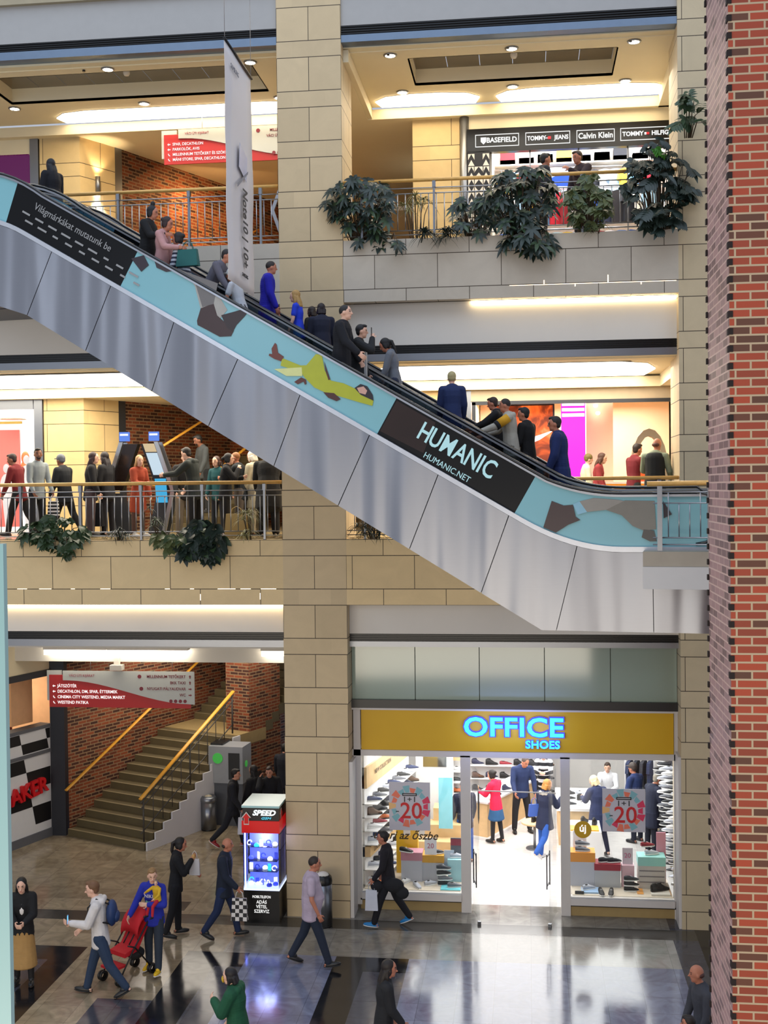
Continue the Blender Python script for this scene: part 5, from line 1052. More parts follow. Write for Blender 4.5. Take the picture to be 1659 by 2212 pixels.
text('lettering', 'SAMSUNG', .07, XF((.03, .8, 11.0), (0, 1, 0), (0, 0, 1)), ik, t, extrude=.002); text('lettering', 'SAMSUNG', .09, XF((.03, .38, 13.5), (0, 1, 0), (0, 0, 1)), mat('banner_grey', '7c7c84', .6), t, extrude=.002)
MB().prism([(-.2, -.08), (.2, -.18), (.26, .14), (-.14, .24)], 0, .004, XF((.03, .72, 12.42), (0, 1, 0), (0, 0, 1))).build('phone_picture', mat('banner_phone', 'a9adc4', .4, var=.2, vs=3), t)
MB().prism([(-.28, -.30), (.28, .0), (.30, .04), (-.27, -.25)], 0, .004, XF((.035, .70, 12.36), (0, 1, 0), (0, 0, 1))).build('pen_picture', mat('banner_grey'), t)
bp = MB(); bp.box(1.77, 6, -11.53, -10.27, -1, 20, 0)
for i in range(len(bp.f)):
    if i == 4: bp.m[i] = 1
for k in range(138):
    z = -.6 + k * .1514
    bp.box(1.758, 1.80, -11.537, -11.47, z, z + .055, 2); bp.box(1.752, 1.79, -10.31, -10.262, z + .02, z + .075, 2)
st(bp.build('wall_brick_column_near', [M['brick_pil'], M['brick_side'], mat('brick_dark', '1c0f0c', .8)]))
t = thing('teal_post', 'blurred pale teal post edge at the left border of the view', 'post', (-1.42, -19.34, 0))
MB().box(0, .105, -.02, .0, 5.0, 8.10).build('lower_post', mat('teal_paint', '8fb4b6', .3, var=.04, vs=2), t); MB().box(0, .088, -.02, .0, 8.10, 8.72).build('upper_post', mat('teal_paint'), t)
# spots lights on parapet-level (small ceiling spots)
# ================================================================ PLANTS
LG = [mat('leaf_dark', '26332c', .4, var=.25, vs=8), mat('leaf_mid', '35492f', .4, var=.25, vs=8), mat('leaf_olive', '56603a', .45, var=.25, vs=8), mat('leaf_bright', '4c9a2c', .4, var=.15, vs=8), mat('leaf_pale', '8d8a5c', .5, var=.2, vs=8)]
def leaf(b, base, d, up, L, w, droop, mi=0, kind='l'):
    d = d.normalized(); s = d.cross(up)
    if s.length < .05: s = d.cross(Vector((1, 0, 0)))
    s.normalize(); nrm = s.cross(d).normalized()
    o = len(b.v); n = 5
    prof = {'l': [.12, .75, 1, .72, .05], 'd': [.8, 1, .8, .5, .04], 'm': [.5, 1, 1.05, .75, .08]}[kind]
    for i in range(n):
        f = i / (n - 1); p = base + d * L * f - Vector((0, 0, 1)) * droop * L * f * f
        ww = w * prof[i]
        b.v.append(p - s * ww + nrm * ww * .25); b.v.append(p); b.v.append(p + s * ww + nrm * ww * .25)
    for i in range(n - 1):
        for j in (0, 1): a = o + i * 3 + j; b.f.append([a, a + 1, a + 4, a + 3]); b.m.append(mi); b.sm.append(True)
def plant(kind, x, y, z, rx, rz_, n, label, seed, hang=.0, mi=0, height=.6, size=1.0, name='potted_shrub'):
    random.seed(seed); t = thing(name, label, 'plant', (x, y, z)); b = MB(); s = MB()
    for i in range(n):
        a = random.uniform(0, 2 * PI); r = random.random() ** .5
        cx = rx * r * math.cos(a); cz = rz_ * r * math.sin(a) + height; cy = random.uniform(-.30, .10) - hang * max(0, -cz) * .2
        c = Vector((cx, cy, cz)); out = Vector((cx * .7, -.55 + random.uniform(-.3, .3), .35 + random.uniform(-.3, .5))).normalized()
        root = Vector((cx * .35, .15, -.1)) if cz > -.1 else Vector((cx * .6, .05, .0))
        mid = (root + c) / 2 + Vector((0, -.1, .15)); s.tube([root, mid, c], [.012, .009, .006], 5)
        if kind == 'schefflera':
            tx = out.orthogonal().normalized(); ty = out.cross(tx); k = random.choice((6, 7, 8)); ph = random.random() * 6
            for j in range(k):
                q = ph + 2 * PI * j / k; d = (tx * math.cos(q) + ty * math.sin(q)) * .9 + out * .25
                leaf(b, c, d, out, random.uniform(.15, .21) * size, .036 * size, .45, mi if random.random() > .2 else 1)
        elif kind == 'dracaena':
            for j in range(20):
                q = random.uniform(0, 2 * PI); e = random.uniform(-.1, 1.2); d = Vector((math.cos(q) * math.cos(e), math.sin(q) * math.cos(e) * .8 - .1, math.sin(e)))
                leaf(b, c, d, Vector((0, 0, 1)), random.uniform(.25, .38) * size, .014 * size, .75, mi, 'd')
        elif kind == 'broad':
            for j in range(4):
                q = random.uniform(0, 2 * PI); d = Vector((math.cos(q), -.5 + .5 * math.sin(q), random.uniform(-.7, .4)))
                leaf(b, c, d, out, random.uniform(.16, .24) * size, .075 * size, .5, mi if random.random() > .25 else 1, 'm')
                for e in (-.6, .6):
                    d2 = Matrix.Rotation(e, 3, out) @ d; leaf(b, c, d2, out, random.uniform(.12, .18) * size, .05 * size, .5, mi, 'm')
        elif kind == 'monstera':
            base = c; d = Vector((random.uniform(-.9, .3), -.6, random.uniform(-.7, .3))).normalized(); L = random.uniform(.3, .42) * size
            sd = d.cross(out).normalized()
            for f in (.1, .3, .5, .7, .88):
                for sg in (-1, 1): leaf(b, base + d * L * f * .8, (sd * sg + d * .55).normalized(), out, L * .5 * (1.15 - abs(f - .4)), .035 * size, .35, mi, 'l')
            leaf(b, base, d, out, L, .05 * size, .3, mi, 'm')
    b.build('foliage', LG, t); s.build('stems', mat('stem_brown', '4a3c2a', .7), t)
    return t
Y0 = .05
plant('schefflera', -3.05, Y0, F2, .68, .50, 75, 'large dark umbrella plant spilling over the planter beside the middle column', 1, height=.62)
plant('schefflera', -2.75, Y0, F2, .42, .22, 14, 'drooping umbrella plant hanging below the planter edge beside the middle column', 2, height=-.08)
plant('dracaena', -2.05, Y0, F2, .30, .2, 8, 'thin pale dragon plant with bare stems right of the umbrella plant', 3, height=.62, mi=4, size=.75)
plant('dracaena', -1.88, Y0 - .08, F2, .14, .08, 4, 'left of two dark spiky plants drooping over the upper planter', 4, height=.02, mi=0)
plant('dracaena', -1.38, Y0 - .08, F2, .18, .1, 5, 'right of two dark spiky plants drooping over the upper planter', 5, height=.05, mi=0)
plant('schefflera', -.95, Y0, F2, .40, .35, 34, 'mid sized leafy plant left of the biggest umbrella plant', 6, height=.35, mi=0, size=.9)
plant('schefflera', -.05, Y0, F2, .66, .62, 95, 'biggest umbrella plant in the middle of the upper planter', 7, height=.62, size=1.1)
plant('schefflera', .05, Y0 - .1, F2, .45, .25, 22, 'long umbrella leaves hanging in front of the upper stone parapet', 8, height=-.22, size=1.15)
plant('broad', 1.15, Y0, F2, .42, .45, 44, 'olive green bush in front of the clothes shop right half', 9, height=.55, mi=2, size=.8)
plant('dracaena', 1.3, Y0 - .1, F2, .2, .08, 3, 'small spiky sprig over the parapet edge right of the biggest umbrella plant', 10, height=.0, mi=2, size=.7)
plant('monstera', 2.45, Y0 - .1, F2, .60, .85, 75, 'tall climbing split leaf plant in the right corner of the upper planter', 12, height=.75, size=1.0)
plant('monstera', 2.95, Y0 - .35, F2 + 1.7, .22, .42, 9, 'top shoots of the split leaf plant against the right column', 13, height=.2, size=1.1, mi=1)
plant('monstera', 2.5, Y0 - .1, F2 + 1.15, .12, .15, 2, 'bright green young leaf on the split leaf plant', 14, height=.1, size=.9, mi=3)
plant('broad', -9.2, Y0, F1, .65, .28, 40, 'leafy green plant at the left end of the middle planter', 21, height=.18, mi=1, size=.85)
plant('broad', -8.95, Y0 - .1, F1, .30, .16, 9, 'trailing shoots hanging below the left end of the middle planter', 22, height=-.12, mi=1, size=.8)
plant('dracaena', -8.0, Y0, F1, .28, .1, 6, 'low spiky plant in front of the left information totem', 23, height=.12, mi=0, size=.8)
plant('dracaena', -7.15, Y0, F1, .12, .3, 5, 'small palm like plant between the totems on the middle planter', 24, height=.55, mi=1, size=.6)
plant('broad', -6.9, Y0 - .1, F1, .36, .16, 14, 'bright green trailing plant left of the big dark leafed plant', 25, height=-.02, mi=2, size=.85)
plant('broad', -6.2, Y0 - .08, F1, .42, .36, 60, 'big dark glossy plant drooping over the middle stone parapet', 26, height=.0, mi=0, size=1.0)
plant('dracaena', -5.35, Y0, F1, .14, .35, 8, 'pale spiky dragon tree beside the man in the big black coat', 27, height=.35, mi=4, size=.8)
plant('dracaena', -2.95, Y0, F1, .42, .16, 12, 'dark spiky plant under the escalator right of the middle column', 28, height=.2, mi=0, size=.85)
plant('dracaena', -1.95, Y0, F1, .35, .1, 7, 'low spiky plant at the parapet beneath the escalator cladding', 29, height=.12, mi=2, size=.7)
# ================================================================ PEOPLE
def remesh(b, vox, name, sm=3, fac=.5):
    me = bpy.data.meshes.new(name); me.from_pydata([tuple(v) for v in b.v], [], b.f); me.update()
    o = bpy.data.objects.new('tmp', me); COL.objects.link(o)
    r = o.modifiers.new('r', 'REMESH'); r.mode = 'VOXEL'; r.voxel_size = vox; r.use_smooth_shade = True
    if sm: s = o.modifiers.new('s', 'SMOOTH'); s.iterations = sm; s.factor = fac
    dg = bpy.context.evaluated_depsgraph_get(); out = bpy.data.meshes.new_from_object(o.evaluated_get(dg)); out.name = name
    bpy.data.objects.remove(o); bpy.data.meshes.remove(me)
    out.polygons.foreach_set('use_smooth', [True] * len(out.polygons)); return out
def cone(b, p0, p1, r0, r1, seg=10):
    p0, p1 = Vector(p0), Vector(p1); b.tube([p0, p1], [r0, r1], seg); b.ell(p0, (r0,) * 3, 0, 8, 6); b.ell(p1, (r1,) * 3, 0, 8, 6)
SKIN = {'a': ('c98f74', 'b5705e'), 'b': ('b3745a', '9a5a4a'), 'c': ('dcae96', 'c07a70'), 'd': ('8a5a44', '704038')}
def torso(b, hip, sd, fd, xr, s, add, t0, t1, prof, belly=0):
    n = 26
    for i in range(n + 1):
        t = t0 + (t1 - t0) * i / n; c = hip + sd * (t * .56 * s)
        for j in range(len(prof) - 1):
            if prof[j][0] <= t <= prof[j + 1][0] or (j == 0 and t < prof[0][0]) or (j == len(prof) - 2 and t > prof[-1][0]):
                f = (t - prof[j][0]) / (prof[j + 1][0] - prof[j][0]); f = max(0, min(1, f)); rx = prof[j][1] * (1 - f) + prof[j + 1][1] * f; ry = prof[j][2] * (1 - f) + prof[j + 1][2] * f; break
        bl = belly * max(0, 1 - abs(t - .35) / .4)
        X = Matrix(((xr.x, fd.x, sd.x, c.x), (xr.y, fd.y, sd.y, c.y), (xr.z, fd.z, sd.z, c.z), (0, 0, 0, 1)))
        b.ell((0, bl * .5, 0), ((rx + add + bl * .4) * s, (ry + add + bl) * s, .07 * s), 0, 14, 8, X)
def person(label, x, y, z, h=1.72, hd=180, skin='a', hair=('short', '2a1f18'), top=('jacket', '20242c', .18), bot=('trousers', '1c1e26'), shoe_c='1a1a1c', lean=3, legs=(0, 0, 0, 0), spread=4, aL=(5, 8, 15, 0), aR=(5, 8, 15, 0), turn=0, nod=5, w=1.0, fem=False, vox=.010, belly=0, extras=(), tw=0, legcut=False, mat2=None, curl=.5):
    t = thing('person', label, 'person', (x, y, z), math.radians(hd)); s = h / 1.72; D = math.radians
    thigh, shin, ank = .43 * s, .42 * s, .085 * s
    sk = []; foot = []
    sk_l = []
    for side, (hf, kn) in ((-1, legs[:2]), (1, legs[2:])):
        hj = Vector((side * .085 * s, 0, 0)); a = D(hf); ab = D(spread)
        d1 = Vector((side * math.sin(ab) * math.cos(a), math.sin(a), -math.cos(a) * math.cos(ab))); k = hj + d1 * thigh
        a2 = D(hf - kn); d2 = Vector((side * math.sin(ab) * .5, math.sin(a2), -math.cos(a2))).normalized(); an = k + d2 * shin
        fa = a2 * .75 if a2 < 0 else a2 * .5; fdv = Vector((side * .12, math.cos(fa), math.sin(fa))).normalized()
        heel = an + Vector((0, 0, -ank * .55)) - fdv * .05 * s; toe = an - Vector((0, 0, ank * .70)) + fdv * .17 * s
        sk_l.append((hj, k, an, heel, toe, fdv))
    zmin = min(min(q[3].z - .035 * s, q[4].z - .025 * s) for q in sk_l); off = Vector((0, 0, -zmin))
    sk_l = [tuple((p + off) if i < 5 else p for i, p in enumerate(q)) for q in sk_l]
    hip = off.copy(); l = D(lean); sd = Vector((0, math.sin(l), math.cos(l))); fd = Vector((0, math.cos(l), -math.sin(l))); xr = Vector((1, 0, 0))
    if tw: R = Matrix.Rotation(D(tw), 3, sd); xr = R @ xr; fd = R @ fd
    prof = [(-.12, .10, .09), (0, .155, .115), (.15, .15, .11), (.42, .135, .098), (.68, .155, .112), (.86, .165, .105), (.96, .13, .08), (1.03, .07, .06)]
    if fem: prof = [(-.12, .10, .09), (0, .160, .118), (.15, .152, .11), (.42, .118, .09), (.68, .138, .115), (.86, .145, .095), (.96, .112, .075), (1.03, .055, .055)]
    prof = [(a, b_ * w, c * w) for a, b_, c in prof]; sw = (.185 if not fem else .162) * s * (w * .6 + .4)
    neck = hip + sd * (.56 * s); arms = []
    for side, (fl_, ab_, el, inw) in ((-1, aL), (1, aR)):
        sh = hip + sd * (.505 * s) + xr * side * sw; f = D(fl_) + l; ab = D(ab_)
        d1 = xr * side * math.sin(ab) + fd * (math.sin(f) * math.cos(ab)) - Vector((0, 0, 1)) * (math.cos(f) * math.cos(ab)); d1.normalize(); e = sh + d1 * .285 * s
        g = D(fl_ + el) + l; iw = D(inw); d2 = -xr * side * math.sin(iw) + fd * (math.sin(g) * math.cos(iw)) - Vector((0, 0, 1)) * (math.cos(g) * math.cos(iw)); d2.normalize(); wr = e + d2 * .25 * s
        arms.append((side, sh, e, wr, d2))
    HR = Matrix.Rotation(D(turn), 3, 'Z') @ Matrix.Rotation(D(-nod) , 3, 'X')
    hc = neck + Vector((0, .02 * s, 0)) + HR @ Vector((0, .025 * s, .165 * s))
    HM = Matrix.Translation(hc) @ HR.to_4x4() @ Matrix.Scale(s, 4)
    # ---- body: one continuous surface
    b = MB(); torso(b, hip, sd, fd, xr, s, -.012, -.1, 1.02, prof, belly * .8)
    for hj, k, an, heel, toe, fdv in sk_l:
        cone(b, hj, k, .078 * s, .052 * s); cone(b, k, an, .052 * s, .034 * s); cone(b, an, heel, .034 * s, .03 * s); cone(b, an - Vector((0, 0, .03 * s)), toe, .034 * s, .022 * s)
    for side, sh, e, wr, d2 in arms:
        cone(b, sh, e, .047 * s, .037 * s); cone(b, e, wr, .037 * s, .026 * s); cone(b, sh, hip + sd * .5 * s, .05 * s, .07 * s)
        hs = s; pn = (xr * -side); pn = (pn - d2 * pn.dot(d2)).normalized(); ac = d2.cross(pn).normalized()
        pm = wr + d2 * .045 * hs
        X = Matrix(((ac.x, d2.x, pn.x, pm.x), (ac.y, d2.y, pn.y, pm.y), (ac.z, d2.z, pn.z, pm.z), (0, 0, 0, 1))); b.ell((0, 0, 0), (.040 * hs, .052 * hs, .016 * hs), 0, 10, 8, X)
        for q in range(4):
            p = wr + d2 * .085 * hs + ac * (q - 1.5) * .021 * hs; L = (.028, .031, .029, .023)[q] * hs; c_ = curl * .9; dd_ = d2.copy()
            for seg_ in range(3):
                dd_ = (dd_ * math.cos(c_) + pn * math.sin(c_)).normalized(); p2 = p + dd_ * L; cone(b, p, p2, .0092 * hs, .0085 * hs, 6); p = p2
        fr = 1 if ac.y > 0 else -1
        tb = wr + d2 * .03 * hs + ac * fr * .03 * hs; td = (ac * fr * .8 + d2 * .7 + pn * .3).normalized(); cone(b, tb, tb + td * .04 * hs, .013 * hs, .010 * hs, 6); cone(b, tb + td * .04 * hs, tb + td * .04 * hs + (d2 + pn * .4).normalized() * .028 * hs, .010 * hs, .009 * hs, 6)
    cone(b, neck - sd * .05 * s, hc - Vector((0, 0, .04 * s)), .052 * s, .05 * s)
    b.ell((0, 0, .015), (.074, .094, .103), 0, 16, 12, HM); b.ell((0, .026, -.055), (.056, .064, .06), 0, 12, 8, HM); b.ell((0, .062, -.092), (.024, .024, .02), 0, 8, 6, HM)
    b.tube([HM @ Vector((0, .086, .018)), HM @ Vector((0, .112, -.026)), HM @ Vector((0, .088, -.034))], [.009 * s, .015 * s, .011 * s], 8)
    for q in (-1, 1): b.ell((q * .075, -.004, -.01), (.012, .020, .030), 0, 8, 6, HM)
    me = remesh(b, vox, 'body', 2); sc_, lc_ = SKIN[skin]
    me.materials.append(mat('skin_' + skin, sc_, .55, var=.04, vs=12)); me.materials.append(mat('eye_dark', '1e1614', .3)); me.materials.append(mat('lip_' + skin, lc_, .5)); me.materials.append(mat('hair_' + hair[1], hair[1], .6, var=.15, vs=30))
    inv = HM.inverted()
    for p in me.polygons:
        c = inv @ p.center
        if c.y > .06 and abs(c.z) < .1 and abs(c.x) < .06:
            ax = abs(c.x)
            if abs(ax - .031) < .013 and abs(c.z - .014) < .0065: p.material_index = 1
            elif abs(ax - .031) < .017 and abs(c.z - .036) < .0055: p.material_index = 3
            elif ax < .022 and abs(c.z + .062) < .0065: p.material_index = 2
            elif hair[0] == 'beard' and c.z < -.045: p.material_index = 3
    o = bpy.data.objects.new('body', me); COL.objects.link(o); o.parent = t
    # ---- hair
    hm = MC['hair_' + hair[1]]; b = MB(); hk = hair[0]
    if hk in ('short', 'beard'): b.ell((0, -.025, .040), (.081, .096, .092), 0, 16, 12, HM); b.ell((0, -.045, -.005), (.072, .062, .075), 0, 12, 8, HM); b.ell((.01, .03, .10), (.055, .06, .03), 0, 10, 6, HM)
    elif hk == 'crop': b.ell((0, -.012, .032), (.0775, .095, .092), 0, 16, 12, HM)
    elif hk == 'bald': b.ell((0, -.045, -.01), (.0765, .056, .045), 0, 16, 12, HM)
    elif hk in ('long', 'blond_long', 'bun', 'tail', 'topknot', 'bob'):
        b.ell((0, -.028, .038), (.085, .100, .096), 0, 16, 12, HM); b.ell((0, -.045, -.01), (.08, .066, .09), 0, 12, 8, HM)
        for q in (-1, 1): b.ell((q * .070, -.012, -.02), (.018, .045, .07), 0, 8, 6, HM)
        if hk == 'long' or hk == 'blond_long':
            L = hair[2] if len(hair) > 2 else .26
            pts = [HM @ Vector((0, -.06, -.02)), HM @ Vector((0, -.085, -.12)), HM @ Vector((0, -.10, -.12 - L * .5)), HM @ Vector((0, -.095, -.12 - L))]
            for q in (-.045, 0, .045): b.tube([p + xr * q * s for p in pts], [.045 * s, .05 * s, .045 * s, .022 * s], 8)
            for q in (-1, 1): b.tube([HM @ Vector((q * .07, -.03, .0)), HM @ Vector((q * .08, -.025, -.10)), HM @ Vector((q * .085, -.01, -.12 - L * .4))], [.025 * s, .026 * s, .012 * s], 8)
        if hk == 'bob':
            for q in (-.05, 0, .05): b.tube([HM @ Vector((q, -.07, 0)), HM @ Vector((q, -.085, -.11))], [.045 * s, .04 * s], 8)
            for q in (-1, 1): b.tube([HM @ Vector((q * .072, -.01, .0)), HM @ Vector((q * .076, .01, -.10))], [.026 * s, .02 * s], 8)
        if hk == 'bun': b.ell((0, -.12, .05), (.042, .042, .042), 0, 10, 8, HM)
        if hk == 'topknot': b.ell((0, -.04, .16), (.045, .045, .05), 0, 10, 8, HM)
        if hk == 'tail': b.tube([HM @ Vector((0, -.10, .05)), HM @ Vector((0, -.15, .0)), HM @ Vector((0, -.14, -.14)), HM @ Vector((0, -.12, -.24))], [.025 * s, .034 * s, .03 * s, .012 * s], 8)
    elif hk in ('beanie', 'cap', 'helmet'):
        b.ell((0, -.012, .045), (.088, .104, .10), 0, 16, 12, HM); b.ell((0, -.045, .0), (.08, .062, .06), 0, 12, 8, HM)
        if hk != 'beanie': b.ell((0, .115, .05), (.06, .06, .010), 0, 12, 6, HM)
    if b.v:
        o = bpy.data.objects.new('hair' if hk not in ('beanie', 'cap', 'helmet') else 'hat', remesh(b, vox * .9, 'hair', 2)); o.data.materials.append(hm); COL.objects.link(o); o.parent = t
    # ---- top garment
    tk = top[0]; tc = top[1]; hem = top[2] if len(top) > 2 else .1
    add = {'tshirt': .010, 'shirt': .014, 'sweater': .020, 'hoodie': .026, 'jacket': .028, 'coat': .032, 'puffer': .045}.get(tk, .02)
    pr2 = [(-hem / .56, .155 * w + .012, .115 * w + .012)] + prof[1:7] + [(1.03, .068, .062)]
    b = MB(); torso(b, hip, sd, fd, xr, s, add, -hem / .56, 1.0, pr2, belly)
    if tk in ('coat',) or hem > .3:
        for k in range(18):
            f = k / 17; b.ell((0, 0, 0), ((.165 * w + .03 + .03 * f) * s, (.12 * w + .035 + .03 * f) * s, .06 * s), 0, 14, 8, Matrix.Translation(hip - Vector((0, 0, 1)) * hem * f * s))
    for side, sh, e, wr, d2 in arms:
        cone(b, sh, hip + sd * .5 * s, (.052 + add) * s, (.07 + add) * s)
        if tk in ('tshirt', 'shirt_short'): m_ = sh + (e - sh) * .62; cone(b, sh, m_, (.050 + add) * s, (.050 + add * .8) * s)
        else: cone(b, sh, e, (.052 + add) * s, (.044 + add) * s); cone(b, e, wr - d2 * .005, (.044 + add) * s, (.033 + add * .7) * s)
    if tk in ('hoodie', 'puffer', 'hood'):
        for q in (-.07, 0, .07): b.ell((q, -.085, .0), (.06, .05, .06), 0, 10, 8, Matrix.Translation(neck + sd * -.01) @ Matrix.Scale(s, 4))
    if tk in ('jacket', 'shirt', 'shirt_short', 'coat'): 
        for q in range(10):
            a = 2 * PI * q / 10; b.ell((.066 * math.cos(a), .062 * math.sin(a) + .0, .015), (.02, .02, .026), 0, 6, 5, Matrix.Translation(neck - sd * .01 * s) @ Matrix.Scale(s, 4))
    o = bpy.data.objects.new({'tshirt': 'shirt', 'shirt_short': 'shirt', 'hood': 'hoodie'}.get(tk, tk), remesh(b, vox * 1.15, 'top', 3)); COL.objects.link(o); o.parent = t
    tm = mat2 if mat2 else mat('cloth_' + tc, tc, .85, var=.12, vs=7, bump=.25); o.data.materials.append(tm)
    # ---- lower garment
    bk, bc = bot[:2]; bm_ = mat('cloth_' + bc, bc, .85, var=.12, vs=7, bump=.25)
    ad = {'trousers': .016, 'jeans': .014, 'tights': .004, 'wide': .035}.get(bk, .004)
    b = MB(); torso(b, hip, sd, fd, xr, s, .008, -.12, .22, prof, belly)
    for hj, k, an, heel, toe, fdv in sk_l:
        cone(b, hj, k, (.088 + ad) * s, (.060 + ad) * s); cone(b, k, an + Vector((0, 0, .01)), (.060 + ad) * s, (.044 + ad) * s)
    o = bpy.data.objects.new('trousers' if bk != 'tights' else 'tights', remesh(b, vox * 1.15, 'bottom', 3)); COL.objects.link(o); o.parent = t; o.data.materials.append(mat('tights_black', '141216', .7) if bk == 'skirt' else bm_)
    if bk == 'skirt':
        L = bot[2]; b = MB(); kmid = (sk_l[0][1] + sk_l[1][1]) / 2
        for k in range(24):
            f = k / 23; c = hip * (1 - f) + (kmid) * f if L > .3 else hip - Vector((0, 0, L * f))
            c = hip + (kmid - hip) * (f * L / .43); b.ell(c, ((.165 + .06 * f) * s, (.13 + .07 * f) * s, .06 * s), 0, 16, 8)
        o = bpy.data.objects.new('skirt', remesh(b, vox * 1.3, 'skirt', 3)); COL.objects.link(o); o.parent = t; o.data.materials.append(bm_)
    # ---- shoes
    shm = [mat('footwear_' + shoe_c, shoe_c, .45, var=.05), mat('sole_white', 'd8d8d8', .6) if shoe_c not in ('1a1a1c', '0c0c0e', '2a1c14') else mat('sole_dark', '141414', .6)]
    for hj, k, an, heel, toe, fdv in sk_l:
        b = MB(); upn = Vector((0, 0, 1)); upn = (upn - fdv * upn.dot(fdv)).normalized(); sx_ = fdv.cross(upn); c = (heel + toe) / 2 + upn * .012 * s
        X = Matrix(((sx_.x, fdv.x, upn.x, c.x), (sx_.y, fdv.y, upn.y, c.y), (sx_.z, fdv.z, upn.z, c.z), (0, 0, 0, 1)))
        b.ell((0, .0, .0), (.046 * s, .145 * s, .040 * s), 0, 12, 8, X); b.ell((0, -.05 * s, .035 * s), (.042 * s, .07 * s, .05 * s), 0, 10, 8, X)
        o = b.build('shoe', shm[0], t); MB().ell((0, 0, -.024 * s), (.050 * s, .150 * s, .016 * s), 0, 12, 6, X).build('sole', shm[1], o)
    # ---- extras
    info = dict(t=t, s=s, hip=hip, sd=sd, fd=fd, xr=xr, arms=arms, HM=HM, neck=neck, legs=sk_l, hc=hc)
    for ex in extras: ex(info)
    return info
def handpos(i, side):
    for q in i['arms']:
        if q[0] == side: return i['t'].matrix_basis @ (q[3] + q[4] * .07 * i['s'])
def fix(i):
    i['M'] = Matrix.Translation(i['t'].location) @ Matrix.Rotation(i['t'].rotation_euler[2], 4, 'Z'); return i
def hp(i, side):
    fix(i)
    for q in i['arms']:
        if q[0] == side: return i['M'] @ (q[3] + q[4] * .08 * i['s'])
def bag(p, w, h, d, col, label, name='shopping_bag', rz=0, handles=True, m=None, cat='bag', patt=None):
    t = thing(name, label, cat, (p.x, p.y, p.z - h - .14), rz); b = MB(); k = .86
    vs = [(x * w / 2 * (k if z else 1), y * d / 2 * (1 if not z else .5), z * h) for z in (0, 1) for y in (-1, 1) for x in (-1, 1)]
    b.add(vs, [(0, 2, 3, 1), (4, 5, 7, 6), (0, 1, 5, 4), (2, 6, 7, 3), (0, 4, 6, 2), (1, 3, 7, 5)]); b.build('body', m or mat('bag_' + col, col, .6, var=.08), t)
    for y in (-d * .2, d * .2): MB().tube([(-w * .25, y, h), (-w * .18, y * .5, h + .10), (0, 0, h + .15), (w * .18, y * .5, h + .10), (w * .25, y, h)], .006, 5).build('handle', mat('bag_handle_' + col, col, .6), t)
    if patt: patt(t, w, h, d)
    return t
def backpack(i, col, label, name='backpack', sc=1.0, strap='101014'):
    fix(i); s = i['s'] * sc; t = thing(name, label, 'backpack', i['t'].location, i['t'].rotation_euler[2]); c = i['hip'] + i['sd'] * .34 * i['s'] - i['fd'] * .20 * i['s']
    b = MB(); b.ell(c, (.15 * s, .085 * s, .20 * s), 0, 14, 10); bo_ = b.build('body', mat('pack_' + col, col, .6, var=.1), t); MB().ell(c - i['fd'] * .07 * s - Vector((0, 0, .06)), (.10 * s, .05 * s, .09 * s)).build('pocket', mat('pack_' + col), bo_)
    for q in (-1, 1):
        sh = i['hip'] + i['sd'] * .53 * i['s'] + i['xr'] * q * .10; MB().tube([c + Vector((0, 0, .15)) + i['xr'] * q * .07, sh + Vector((0, 0, .07)), sh + i['fd'] * .14 - Vector((0, 0, .06)), sh + i['fd'] * .13 - Vector((0, 0, .24)) + i['xr'] * q * .03, c - Vector((0, 0, .15)) + i['xr'] * q * .1], .014, 6).build('strap', mat('strap_' + strap, strap, .7), t)
    return t
def phone(i, side, label, glow=True):
    p = hp(i, side); t = thing('phone', label, 'phone', p, i['t'].rotation_euler[2]); MB().box(-.037, .037, -.02, -.01, -.02, .12).build('case', M['black'], t); ca_ = [q for q in t.children][-1] if t.children else t
    MB().box(-.033, .033, -.022, -.020, -.014, .114).build('display', emit('phone_glow', '60a8ff', 1.5) if glow else M['black'], t); return t
def stripes(name, a, c, sc=9, axis='Z'):
    if name in MC: return MC[name]
    m, nt, b = nodes_mat(name, .85); tc = nt.nodes.new('ShaderNodeTexCoord'); s = nt.nodes.new('ShaderNodeSeparateXYZ'); nt.links.new(tc.outputs['Object'], s.inputs[0])
    f = math_(nt, 'GREATER_THAN', math_(nt, 'FLOORED_MODULO', math_(nt, 'MULTIPLY', s.outputs[2 if axis == 'Z' else 0], sc), 1), .5); nt.links.new(mixc(nt, f, lin(a), lin(c)), b.inputs['Base Color']); MC[name] = m; return m
def chequer(name, a, c, sc):
    m, nt, b = nodes_mat(name, .6); tc = nt.nodes.new('ShaderNodeTexCoord'); ch = nt.nodes.new('ShaderNodeTexChecker'); nt.links.new(tc.outputs['Object'], ch.inputs[0]); ch.inputs['Scale'].default_value = sc
    ch.inputs['Color1'].default_value = lin(a); ch.inputs['Color2'].default_value = lin(c); nt.links.new(ch.outputs[0], b.inputs['Base Color']); return m
WALK = (18, 8, -15, 18); WALK2 = (-15, 18, 18, 8)
V9 = .009
